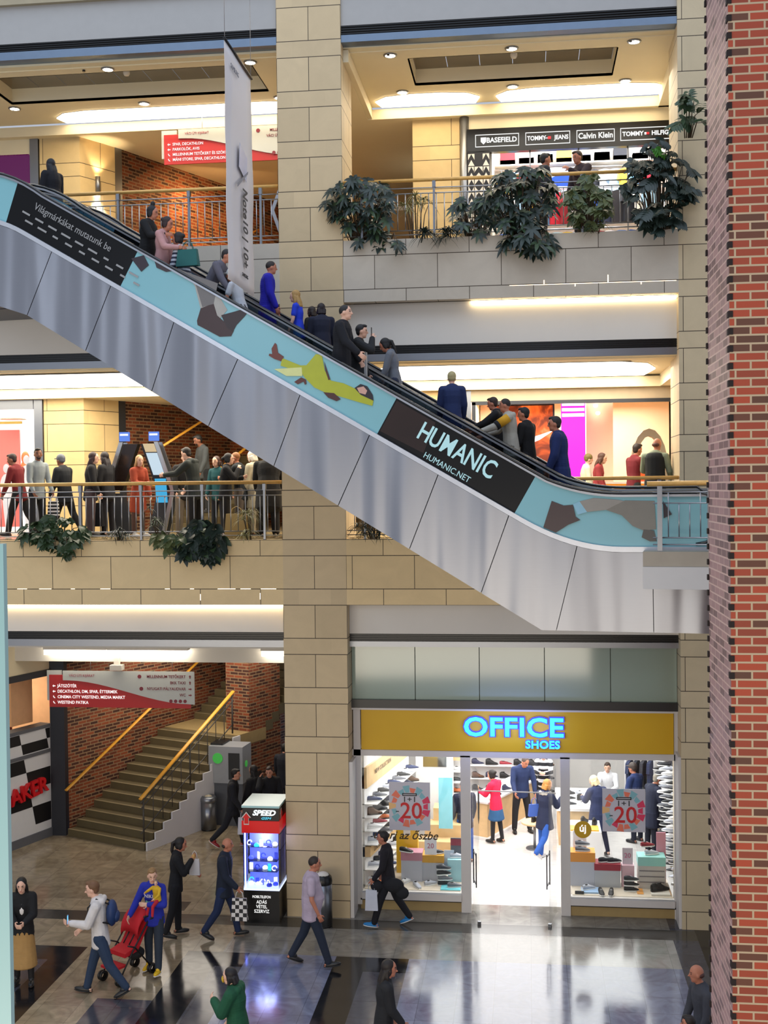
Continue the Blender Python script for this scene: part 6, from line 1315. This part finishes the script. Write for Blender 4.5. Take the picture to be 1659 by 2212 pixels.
# ---- ground floor, front
i = person('young woman in a black leather jacket and tan skirt at the far left', -8.42, -3.5, 0, 1.76, 195, 'c', ('long', '0c0a0c', .22), ('jacket', '101014', .10), ('skirt', 'a8834e', .62), '1a1a1c', 3, (4, 4, -2, 6), 3, (15, 5, 60, 25), (15, 5, 60, 25), 0, 14, .92, True, V9)
o = MB().ell((0, -.03, .1), (.06, .04, .14)).build('white_top', mat('cloth_white', 'e6e2e0', .8), i['t']); o.location = i['hip'] + i['sd'] * .28 + i['fd'] * .125
i = person('boy in a white hoodie and jeans walking left with a blue backpack and phone', -6.97, -3.80, 0, 1.86, 100, 'c', ('short', '6a4a30'), ('hoodie', 'cfcac8', .12), ('jeans', '22344e'), '1a1a1c', 4, (-20, 16, 18, 4), 4, (20, 6, 75, 10), (10, 8, 40, 5), 0, 10, .92, False, V9)
phone(i, -1, 'glowing phone in the hand of the boy in the white hoodie'); backpack(i, '16305e', 'black and blue backpack on the boy in the white hoodie')
i = person('woman in a bright blue top and jeans pushing the red pushchair', -6.40, -2.78, 0, 1.74, 172, 'c', ('short', '8a6a44'), ('sweater', '1c2a9c', .10), ('jeans', '26303e'), 'e0b41c', 3, (12, 4, -4, 4), 5, (25, 18, 78, 55), (22, 18, 30, -5), 30, 10, 1.05, True, V9)
text('lettering', 'NIKE', .085, XF((0, 0, 0), (-1, 0, 0), (0, 0, 1)), mat('cloth_white'), i['t'], extrude=.002).location = i['hip'] + i['sd'] * .40 + i['fd'] * .145
MB().prism([(.13, .02), (-.02, -.05), (-.07, -.03), (-.06, 0), (-.02, -.02)], 0, .003, XF((0, 0, 0), (-1, 0, 0), (0, 0, 1))).build('tick_print', mat('tick_teal', '88c4b0', .6), i['t']).location = i['hip'] + i['sd'] * .33 + i['fd'] * .148
fix(i); bp_ = i['M'] @ (i['hip'] + i['sd'] * .10 + i['fd'] * .17 - i['xr'] * .15)
person('baby in a mustard top and red trousers carried by the woman in blue', bp_.x, bp_.y, bp_.z, .66, 150, 'c', ('crop', 'b89a6c'), ('sweater', 'c8a020', .03), ('trousers', 'b01c2c'), '1a1a1c', 4, (60, 50, 60, 50), 12, (30, 20, 40, 0), (60, 20, 30, 20), 40, 0, 1.25, False, .007)
i = person('woman with long dark hair in a black leather jacket eating from a white wrapper', -6.5, -1.2, 0, 1.76, -75, 'b', ('tail', '140e0e'), ('jacket', '121216', .10), ('jeans', '0e0e14'), '1a1a1c', 3, (4, 4, -8, 8), 3, (10, 6, 60, 10), (25, 8, 118, 25), 0, 12, .88, True, V9)
p = hp(i, 1); bag(p + Vector((.02, 0, .10)), .20, .30, .05, 'c8c4c4', 'white plastic bag held by the woman eating beside the pushchair')
o = MB().ell(p, (.035, .035, .05)).build('sandwich', mat('bread', 'c89a5c', .8)); tag(o, 'small snack at the mouth of the woman in the black leather jacket', 'food')
i = person('bald bearded man in a dark navy jacket walking right with a chequered bag', -5.58, -1.2, 0, 1.80, -88, 'b', ('bald', '2a1c18'), ('jacket', '141e30', .14), ('jeans', '16264a'), '1a1a1c', 2, WALK[0:2] + WALK[2:4], 3, (-10, 8, 20, 0), (10, 6, 35, 0), 0, 0, 1.0, False, V9)
p = hp(i, 1); bag(p, .30, .40, .10, 'd8d4d0', 'black white and red chequered carrier bag held by the bald man in navy', m=chequer('bag_chequer', '1a1a1e', 'd8d4d0', 14))
i = person('man in a black jacket striding right with a white paper bag beside the cash machine', -6.80, 4.2, 0, 1.78, -85, 'a', ('short', '100c0c'), ('jacket', '17181e', .14), ('jeans', '15171f'), '8c1a20', 3, (19, 8, -21, 22), 3, (-20, 6, 12, 0), (8, 8, 25, 0), 0, 5, .95, False, V9)
p = hp(i, 1); bag(p, .24, .38, .09, 'd6d4da', 'white paper bag held by the man striding past the cash machine')
i = person('man in black talking on a phone behind the glass kiosk', -6.0, 4.5, 0, 1.78, -150, 'a', ('short', '33241c'), ('jacket', '101218', .12), ('jeans', '14141a'), '1a1a1c', 5, (0, 0, 5, 5), 4, (10, 8, 20, 0), (70, 30, 150, 20), -30, 10, 1.05); phone(i, 1, 'phone at the ear of the man behind the glass kiosk', False)
person('dark haired person in a hooded black coat behind the glass kiosk', -6.32, 4.6, 0, 1.74, 60, 'a', ('long', '0e0a0a', .2), ('puffer', '0e0e12', .16), ('jeans', '101014'), '1a1a1c', 5, w=1.1, fem=True)
person('person in a dark jacket half hidden by the stone column near the kiosk', -6.1, 6.6, 0, 1.82, -20, 'a', ('short', '14100e'), ('jacket', '141620', .16), ('jeans', '101014'), '1a1a1c')
i = person('heavy set man in a pale lilac short sleeved shirt walking right past the kiosk', -3.75, -2.32, 0, 1.86, -80, 'b', ('crop', '2a1e1a'), ('shirt_short', 'ae9fb0', .12), ('jeans', '1a2436'), '1a1a1c', 0, (-17, 12, 19, 2), 5, (-14, 8, 20, 0), (2, 10, 22, 0), 0, 5, 1.14, False, V9, .055)
i = person('young man in black with bright blue shoes walking left past the shop window', -2.65, -.35, 0, 1.76, 88, 'b', ('short', '18100e'), ('sweater', '141018', .12), ('trousers', '0e0e18'), '1678b8', 4, (19, 4, -19, 14), 4, (5, 8, 30, 0), (-12, 15, 40, 0), 0, 5, .95, False, V9)
p = hp(i, -1); bag(p, .24, .38, .07, 'c8ccd8', 'white plastic carrier bag held by the man with blue shoes')
t = thing('folded_jacket', 'dark jacket carried over the hip of the man with blue shoes', 'jacket', (-2.65, -.42, .62)); b = MB(); b.ell((.12, -.10, .22), (.20, .08, .14)).ell((.28, -.10, .08), (.13, .06, .12)).ell((-.2, -.1, .2), (.12, .07, .12)); o = bpy.data.objects.new('cloth', remesh(b, .014, 'cl', 4)); o.data.materials.append(mat('cloth_15161c', '15161c', .85)); COL.objects.link(o); o.parent = t
i = person('woman in a green hooded coat with dark hair walking left at the bottom edge', -4.01, -6.49, 0, 1.62, 80, 'c', ('bob', '120c10'), ('puffer', '0e4a30', .35), ('trousers', '16161c'), '1a1a1c', 5, WALK, 4, (20, 8, 100, 30), (5, 8, 20, 0), 10, 10, 1.0, True, V9); o = MB().ell((0, .10, -.03), (.05, .02, .05)).build('yellow_mask', mat('mask_yellow', 'c8a830', .6), i['t']); o.matrix_local = i['HM']
person('woman in a black leather jacket at the bottom edge right of the green coat', -2.02, -6.24, 0, 1.70, -70, 'b', ('long', '1c1410', .18), ('jacket', '17181c', .12), ('jeans', '101014'), '1a1a1c', 3, WALK2, 3, (0, 6, 20, 0), (5, 6, 30, 0), -10, 6, .92, True, V9)
person('bald man in grey half hidden by the brick column at the bottom right', 2.30, -6.09, 0, 1.74, 110, 'b', ('bald', '4a2a24'), ('sweater', '3a3c44', .12), ('jeans', '16161c'), '1a1a1c', 4, turn=-20)
person('dark haired child with an outstretched pointing arm at the bottom right corner', 2.06, -6.95, 0, 1.42, 80, 'b', ('short', '1e1410'), ('jacket', '1c2430', .12), ('jeans', '16161c'), '1a1a1c', 4, aL=(75, 10, 8, 0), aR=(5, 8, 15, 0), turn=0)
person('dark haired person working behind the counter opening at the far left', -12.6, 4.9, 1.15, 1.70, 60, 'b', ('bob', '3a2218'), ('sweater', '7a3a30', .1), ('trousers', '20201c'), nod=20, fem=True)
o = MB().box(-13.2, -12.2, 4.4, 5.4, 1.0, 1.15).build('kitchen_platform', M['darksteel']); tag(o, 'raised platform behind the counter opening at the far left', 'platform')
# ---- shoe shop
i = person('woman in a bright pink red jacket and blue skirt browsing shoes at the shop entrance', -.78, 5.05, 0, 1.62, 55, 'a', ('bun', '16100e'), ('jacket', 'd01844', .10), ('skirt', '26507a', .34), '1a1a1c', 4, (3, 2, -5, 4), 2, (25, 8, 70, 20), (10, 8, 30, 0), 10, 15, .95, True)
t = thing('umbrella', 'closed black umbrella held by the woman in the pink red jacket', 'umbrella', hp(i, -1)); MB().tube([(0, 0, .05), (0, 0, -.05), (0, 0, -.65), (0, 0, -.78)], [.012, .022, .018, .004], 8).build('canopy', M['black'], t); MB().tube([(0, 0, .05), (0, 0, .12)], .01, 6).build('handle', M['wood'], t)
i = person('tall man in a navy blue sweater and black trousers standing in the shoe shop', -.20, 6.0, 0, 1.84, 195, 'b', ('crop', '4a3c34'), ('sweater', '1c2c54', .10), ('trousers', '16141a'), '1a1a1c', 10, (2, 0, 2, 0), 8, (-5, 14, 15, 0), (10, 10, 30, 0), 20, 30, 1.05)
person('woman with long brown hair in a striped black sweater behind the display in the shop', .35, 7.2, 0, 1.70, 175, 'c', ('long', '3a221c', .22), ('sweater', '16161c', .10), ('jeans', '14141a'), '1a1a1c', 5, aL=(30, 5, 70, 30), aR=(30, 5, 70, 30), nod=22, fem=True, mat2=stripes('sweater_stripes', '15161c', 'c8c8cc', 6))
i = person('blond woman in a navy coat with fur collar and blue bag walking into the shop', .32, 3.95, 0, 1.70, -40, 'c', ('bob', 'b07a3c'), ('coat', '171f3c', .22), ('jeans', '2350a0'), 'b8b8bc', 3, (4, 6, -20, 28), 4, (10, 8, 30, 0), (30, 10, 90, 10), -20, 10, 1.0, True)
b = MB(); [b.ell((.10 * math.cos(a), .09 * math.sin(a) - .01, .01), (.05, .05, .045), 0, 8, 6) for a in [k * .7 for k in range(9)]]; o = bpy.data.objects.new('fur_collar', remesh(b, .012, 'fur', 1)); o.data.materials.append(mat('fur', 'a8a29a', .9, var=.3, vs=40)); COL.objects.link(o); o.parent = i['t']; o.location = i['neck'] - Vector((0, 0, .02))
p = fix(i)['M'] @ (i['hip'] + Vector((-.20, -.12, .22))); bag(p + Vector((0, 0, .2)), .26, .26, .1, '3554a0', 'blue shoulder bag on the blond woman entering the shop', 'shoulder_bag', .3)
person('shop assistant with pale blond hair in a navy tunic facing away behind the right window', 1.50, 4.35, 0, 1.70, 25, 'c', ('bob', 'd8c8a0'), ('coat', '232c50', .34), ('tights', '1c1c34'), '1a1a1c', 4, (6, 2, -10, 10), 4, (30, 8, 60, 10), (30, 8, 60, 0), 30, 20, 1.08, True)
person('man in a flat cap and blue jacket behind the right sale poster', 2.45, 5.4, 0, 1.76, 50, 'b', ('cap', '3a302c'), ('jacket', '1c2e5c', .18), ('jeans', '14182a'), '1a1a1c', 5, w=1.05)
person('man with grey hair in a long dark navy coat near the right window edge', 2.68, 4.55, 0, 1.74, -60, 'b', ('short', '8a8478'), ('coat', '1a2036', .30), ('jeans', '121626'), '1a1a1c', 8, nod=20, w=1.05)
i = person('seated person in a white top and blue jeans at the rear of the shop', 1.95, 7.6, .0, 1.72, 170, 'c', ('short', '3a2a20'), ('sweater', 'dcdce0', .08), ('jeans', '2c4668'), '1a1a1c', 14, (85, 85, 85, 85), 10, (20, 10, 60, 25), (20, 10, 60, 25), 0, 10)
t = thing('bench', 'white bench under the seated person in jeans', 'bench', (1.95, 7.75, 0)); MB().box(-.5, .5, -.2, .3, .36, .42).build('seat', DW, t); [MB().box(x - .02, x + .02, -.15, .25, 0, .36).build('leg', M['steel'], t) for x in (-.45, .45)]
person('person in a navy top and jeans beside the left door frame of the shop', -1.42, 3.6, 0, 1.72, 20, 'b', ('short', '1e1612'), ('jacket', '1a1c34', .14), ('jeans', '2450a0'), '1a1a1c', 4)
# ---- middle floor, left
def mp(label, x, y, h, hd, *a, **k): return person(label, x, y, F1, h, hd, *a, vox=.012, **k)
mp('person in a dark red jumper walking at the far left of the middle railing', -10.68, 1.7, 1.74, 80, 'd', ('beard', '2a1a1a'), ('sweater', '6a1018', .12), ('trousers', '101014'), lean=8, legs=WALK, spread=4, nod=15, turn=20)
i = mp('bearded man in a pale grey denim shirt looking right at the middle railing', -10.12, 1.3, 1.80, -120, 'd', ('beard', '1a1412'), ('shirt', '8c9498', .10), ('jeans', '16161c'), turn=-30, nod=0, aL=(5, 8, 20, 0), aR=(5, 8, 20, 0))
p = hp(i, 1); bag(hp(i, -1), .24, .34, .1, 'e0dcdc', 'black and white striped paper bag held by the man in the grey shirt', m=stripes('bag_stripes', '121216', 'dcd8d8', 14))
mp('person in a grey cap and black jacket walking left past the stone pier', -9.76, 1.9, 1.70, 70, 'd', ('cap', '5a5e68'), ('jacket', '15181e', .18), ('trousers', '15151a'), legs=WALK, spread=4, lean=5)
i = mp('woman with dark red brown hair in a black jacket left of the first totem', -9.12, 1.7, 1.72, -70, 'c', ('long', '2a1014', .26), ('jacket', '0e0e14', .14), ('wide', '4a3c40'), fem=True, turn=-10); bag(hp(i, -1) - Vector((.12, 0, 0)), .38, .5, .16, '101018', 'large black shoulder bag beside the woman with red brown hair', 'shoulder_bag')
mp('woman in black standing behind the red brown haired woman', -8.93, 2.2, 1.74, 70, 'c', ('long', '1a0e12', .24), ('jacket', '101016', .14), ('jeans', '14121a'), fem=True)
i = mp('young blond woman in a rust orange coat between the two totems', -8.02, 1.5, 1.64, -120, 'c', ('blond_long', 'b08a58', .24), ('coat', '9c3c20', .36), ('tights', '5a4038'), 'd0ccc8', fem=True, turn=-20, aR=(15, 8, 70, 20), w=.9)
o = mp('man in a dark grey hoodie touching the map totem', -6.81, 1.5, 1.80, 80, 'c', ('short', '1c1614'), ('hoodie', '2a302e', .14), ('trousers', '16161a'), nod=20, aL=(45, 8, 40, 0), aR=(10, 8, 20, 0), lean=8, w=1.05)
mp('person in a black hoodie with white chest print behind the map totem', -7.32, 2.5, 1.72, -150, 'c', ('hood', '0c0c0e'), ('hoodie', '0e0e12', .14), ('wide', '6a6054'))
text('chest_print', 'NYC', .09, XF((0, 0, 0), (-1, 0, 0), (0, 0, 1)), mat('cloth_white'), [q for q in COL.objects if q.name.startswith('person')][-1] if False else None, extrude=.002)
bpy.data.objects.remove(COL.objects['chest_print'])
person('bearded man in a grey shirt walking down the stairs above the crowd', -7.45, 4.6, F1 + .42, 1.78, 130, 'd', ('beard', '0e0a0a'), ('shirt', '3c4042', .12), ('trousers', '14161a'), nod=22, vox=.012, lean=6)
mp('woman in a teal top partly hidden behind the man in the grey hoodie', -6.52, 2.3, 1.62, 160, 'c', ('bob', '3a2018'), ('sweater', '0e4a50', .10), ('jeans', '20242e'), fem=True)
i = mp('woman with tied black hair in a black jacket raising a hand to her chin', -6.21, 1.7, 1.66, -80, 'c', ('tail', '0e0a0c'), ('jacket', '0c0c12', .12), ('jeans', '101016'), 'd8d8d8', fem=True, aR=(40, 5, 120, 30), aL=(20, 5, 90, 20))
mp('bald man in a dark navy jacket talking to the woman with tied black hair', -5.98, 2.1, 1.70, 80, 'b', ('crop', '8a5a34'), ('jacket', '111a22', .16), ('wide', '5a5048'), aL=(20, 5, 80, 20), lean=6)
t = bag(Vector((-5.81, 1.0, F1 + .62)), .48, .48, .16, 'b09860', 'large tan paper bag behind the middle railing', 'paper_bag')
mp('elderly woman in a cream quilted coat left of the big black coat', -5.69, 2.2, 1.72, 60, 'b', ('bob', 'c8c0b4'), ('coat', 'b8b098', .34), ('wide', '8a8270'), nod=15, fem=True)
mp('large person in a black coat with their back turned beside the middle column', -5.22, 1.35, 1.78, 10, 'a', ('crop', '0c0c0e'), ('coat', '08080c', .40), ('wide', '0a0a0e'), 'b8b090', w=1.35, lean=18, nod=20)
# ---- middle floor, right
mp('man in a dark red jumper in front of the orange counter of the sports shop', 2.21, 3.0, 1.78, -60, 'b', ('short', '241a18'), ('sweater', '6a1420', .12), ('trousers', '1c2024'), aR=(30, 8, 70, 10), nod=10)
i = mp('bald man in a dark waistcoat and pale green top near the escalator foot', 2.45, 1.1, 1.82, -20, 'b', ('bald', '5a342c'), ('shirt', '8a947c', .12), ('trousers', '15151a'), nod=10, turn=-20, w=1.1, aL=(20, 12, 60, 20), aR=(10, 10, 30, 0))
b = MB(); torso(b, i['hip'], i['sd'], i['fd'], i['xr'], i['s'], .035, -.2, .93, [(-.2, .17, .13), (0, .165, .125), (.42, .15, .11), (.86, .165, .11), (.95, .13, .09)], 0); o = bpy.data.objects.new('waistcoat', remesh(b, .014, 'wc', 2)); o.data.materials.append(mat('cloth_14181a', '14181a', .85)); COL.objects.link(o); o.parent = i['t']
i = mp('child with red brown hair carried beside the bald man at the escalator foot', 2.9, 2.0, 1.45, -30, 'c', ('long', '4a2018', .14), ('jacket', '7a7a76', .12), ('jeans', '3a3c40'), lean=25, nod=25, fem=True)
mp('woman with brown hair seated at the counter behind the potted flowers', 1.51, 3.7, 1.62, -100, 'c', ('long', '4a2c20', .16), ('sweater', '8a2a30', .10), ('jeans', '202028'), fem=True, nod=15)
mp('woman with olive cap beside the counter behind the potted flowers', 1.25, 3.9, 1.60, -80, 'c', ('beanie', '6a5c2c'), ('sweater', 'c8d0b8', .10), ('jeans', '202028'), fem=True)
# ---- upper floor, right
person('man with black hair in dark clothes among the umbrella plants upstairs', .32, 1.5, F2, 1.84, -70, 'b', ('short', '0e0c10'), ('jacket', '20242c', .12), ('jeans', '14141a'), nod=5, vox=.012)
person('person with brown hair in a dark patterned jacket behind the upper railing', 1.12, 1.5, F2, 1.84, 130, 'b', ('short', '2a1c14'), ('jacket', '2c1c24', .12), ('jeans', '14141a'), nod=15, vox=.012, aL=(40, 8, 90, 30))
# ---- escalator riders
def rider(label, u, v, h, hd, *a, **k):
    p = EB + EU * u + EV * v; z = F1 + bz(u) - .10
    if v > 1.4: z = F1 + bz(u + .22) - .10
    k.setdefault('vox', .010); return person(label, p.x, p.y, z, h, hd, *a, **k)
LT, RT = 82, -98      # facing up-left / down-right
rider('person with long dark hair and black coat stepping off at the top left', 9.9, 2.0, 1.62, 60, 'a', ('long', '14141a', .40), ('coat', '0c0c16', .3), ('trousers', '0c0c12'), fem=True, w=1.1)
rider('woman in black with a hair topknot on the nearer escalator', 7.32, .70, 1.66, RT, 'b', ('topknot', '0a080a'), ('jacket', '08080c', .2), ('jeans', '0c0c10'), fem=True, w=1.1, nod=15, aR=(30, 10, 60, 0))
i = rider('woman in a dusty pink jumper with brown tied hair on the nearer escalator', 6.98, .55, 1.62, RT, 'b', ('bun', '2a1614'), ('sweater', 'b88a88', .12), ('jeans', '3a3444'), fem=True, nod=20, aR=(25, 10, 60, 5)); bag(hp(i, 1) + Vector((.10, 0, .10)), .40, .28, .12, '0e5a58', 'teal green shopping bag hanging over the escalator handrail', rz=-.2)
rider('woman with dark hair in a blue white striped top on the nearer escalator', 6.58, .60, 1.58, LT, 'b', ('bun', '141012'), ('sweater', '8a90a0', .12), ('jeans', '20242e'), fem=True, nod=5, lean=8, mat2=stripes('top_stripes', '2a2e42', 'b4b8c4', 14))
rider('person bending over in a grey and dark jacket on the escalator left of the banner', 6.2, .65, 1.56, RT, 'b', ('short', '1a1214'), ('hoodie', '5c5a66', .16), ('jeans', '1a1a28'), lean=32, nod=25)
rider('person in a pale grey white top behind the lower edge of the banner', 5.55, .6, 1.52, LT, 'b', ('cap', 'b8bcbc'), ('tshirt', 'b0b4bc', .14), ('jeans', '20202c'), lean=15, w=1.1)
rider('man in a royal blue coat standing on the escalator right of the banner', 5.62, 1.95, 1.70, RT + 20, 'b', ('crop', '201614'), ('coat', '14109a', .34), ('trousers', '14143a'), turn=10)
rider('blond woman in a bright blue sleeveless top on the farther escalator', 5.05, 2.05, 1.50, LT, 'c', ('blond_long', 'a8844c', .2), ('tshirt', '1c3ccc', .12), ('jeans', '20589c'), fem=True, w=.92)
rider('person with dark brown hair in a navy top riding behind the blond woman', 4.62, 2.05, 1.50, 20, 'b', ('bob', '1c1014'), ('sweater', '15192e', .12), ('jeans', '101018'), w=1.15)
rider('small person in a dark olive jacket between the blond woman and the navy top', 4.85, 2.3, 1.36, 60, 'b', ('bob', '2a1e16'), ('jacket', '26241e', .12), ('jeans', '16161a'))
i = rider('tall man with cropped hair and black jacket resting a hand on the handrail', 3.74, .38, 1.80, RT, 'c', ('crop', '1c1614'), ('jacket', '0a0c16', .18), ('trousers', '0a0a12'), aR=(22, 6, 25, 0), aL=(10, 6, 20, 0), nod=0, w=1.08, vox=.009)
i = rider('man in an open dark jacket raising a phone beside the cropped hair man', 3.60, .80, 1.62, RT + 10, 'c', ('short', '141014'), ('jacket', '1a1c20', .14), ('trousers', '14161c'), aR=(60, 10, 115, 30), nod=5, vox=.009); o = MB().box(-.08, .08, .12, .16, -.05, .35).build('pale_shirt', mat('cloth_pale_grey', 'b0b2b4', .85, var=.1), i['t']); o.location = i['hip']; phone(i, 1, 'phone held up by the man in the open dark jacket', False)
rider('woman in a grey long sleeved top with dark tied hair looking down', 3.27, 2.0, 1.62, LT, 'b', ('tail', '0e0a0c'), ('sweater', '6a6e76', .12), ('trousers', '1a2238'), fem=True, nod=28, lean=8, w=.9)
rider('person in a pale yellow beanie and navy coat on the farther escalator', 2.25, 1.95, 1.56, 8, 'c', ('beanie', 'a89c70'), ('jacket', '1c2c58', .22), ('jeans', '1a2a58'), w=1.0)
i = rider('man with brown hair in black resting an arm on the far handrail', 1.52, 2.35, 1.56, LT, 'b', ('short', '2c1c16'), ('jacket', '0e0e12', .14), ('jeans', '15151c'), nod=15, aL=(50, 10, 20, 0), aR=(50, 10, 20, 0))
i = rider('man in a pale grey hoodie with mustard and black sleeve reaching for the handrail', 1.22, 1.85, 1.66, LT + 10, 'b', ('crop', '201614'), ('hoodie', 'a8a498', .16), ('trousers', '6a6860'), aL=(55, 12, 15, 0), aR=(40, 10, 30, 0), w=1.05, lean=5, vox=.009)
for side_ in (-1,):
    q = [a for a in i['arms'] if a[0] == side_][0]; sv = i['s']
    for nm, f0, f1, c in (('mustard_sleeve', .05, .75, 'd09a20'), ('black_sleeve_band', .75, 1.0, '101014')):
        MB().tube([q[1] + (q[2] - q[1]) * f0, q[1] + (q[2] - q[1]) * f1], .080 * sv, 12).build(nm, mat('cloth_' + c, c, .85, var=.1), i['t'])
rider('young man in a plain black shirt behind the grey hoodie', .98, 2.15, 1.66, 60, 'b', ('short', '100c0c'), ('sweater', '0c0c0e', .12), ('trousers', '101014'), turn=20)
i = rider('man with glasses in a dark blue jacket at the foot of the escalators', .42, 2.0, 1.80, LT, 'b', ('short', '1c1614'), ('coat', '18285a', .26), ('trousers', '16162a'), nod=5, w=1.08, turn=10)
MB().box(-.07, .07, .092, .10, .0, .028).build('glasses', M['black'], i['t']).matrix_local = i['HM']
# ---- pushchair
t = thing('pushchair', 'red and black pushchair between the boy in white and the woman in blue', 'pushchair', (-6.78, -3.0, 0), math.radians(150))
PB = mat('pushchair_frame', '101012', .4); PR = mat('pushchair_red', 'c01420', .7, var=.08, bump=.2)
for x in (-.22, .22):
    MB().tube([(x, .38, .12), (x, .10, .5), (x, -.32, 1.0), (x, -.42, 1.04)], .014, 8).build('frame_side', PB, t); MB().tube([(x, -.30, .12), (x, .05, .55), (x, .2, .62)], .014, 8).build('frame_side', PB, t)
    for y in (-.32, .38):
        for dx in (-.025, .025): MB().lathe(0, 0, [(.05, -.012), (.085, -.014), (.085, .014), (.05, .012)], 18).build('wheel', PB, t).matrix_local = Matrix.Translation((x + dx, y, .086)) @ Matrix.Rotation(PI / 2, 4, 'Y')
MB().tube([(-.22, -.42, 1.04), (0, -.45, 1.05), (.22, -.42, 1.04)], .018, 8).build('handle', PB, t)
MB().prism([(.24, .42), (-.04, .46), (-.34, .92), (-.28, .96), (.0, .54), (.24, .49)][::-1], -.19, .19, XF((0, 0, 0), (0, 1, 0), (0, 0, 1))).build('seat', PR, t)
MB().box(-.17, .17, .2, .46, .26, .30).build('footrest', PR, t); MB().ell((0, -.14, .36), (.17, .16, .10)).build('basket', mat('basket_black', '18181c', .8), t)
b = MB(); o0 = len(b.v)
for k in range(7):
    a = -.2 + k * .33; cy, cz = -.27 + .30 * math.sin(a) * .9, .82 + .30 * math.cos(a)
    for j in range(9): q = PI * j / 8; b.v.append(Vector((.21 * math.cos(q), cy - .02 + .0, cz * 1.0 - .10 * (1 - math.sin(q)))))
for k in range(6):
    for j in range(8): a = k * 9 + j; b.f.append([a, a + 1, a + 10, a + 9]); b.m.append(0); b.sm.append(True)
o = b.build('hood', PR, t); sd_ = o.modifiers.new('s', 'SOLIDIFY'); sd_.thickness = .012
for x in (-.07, .07): MB().tube([(x, -.16, .82), (x, .05, .56)], .012, 6).build('harness_strap', PB, t)
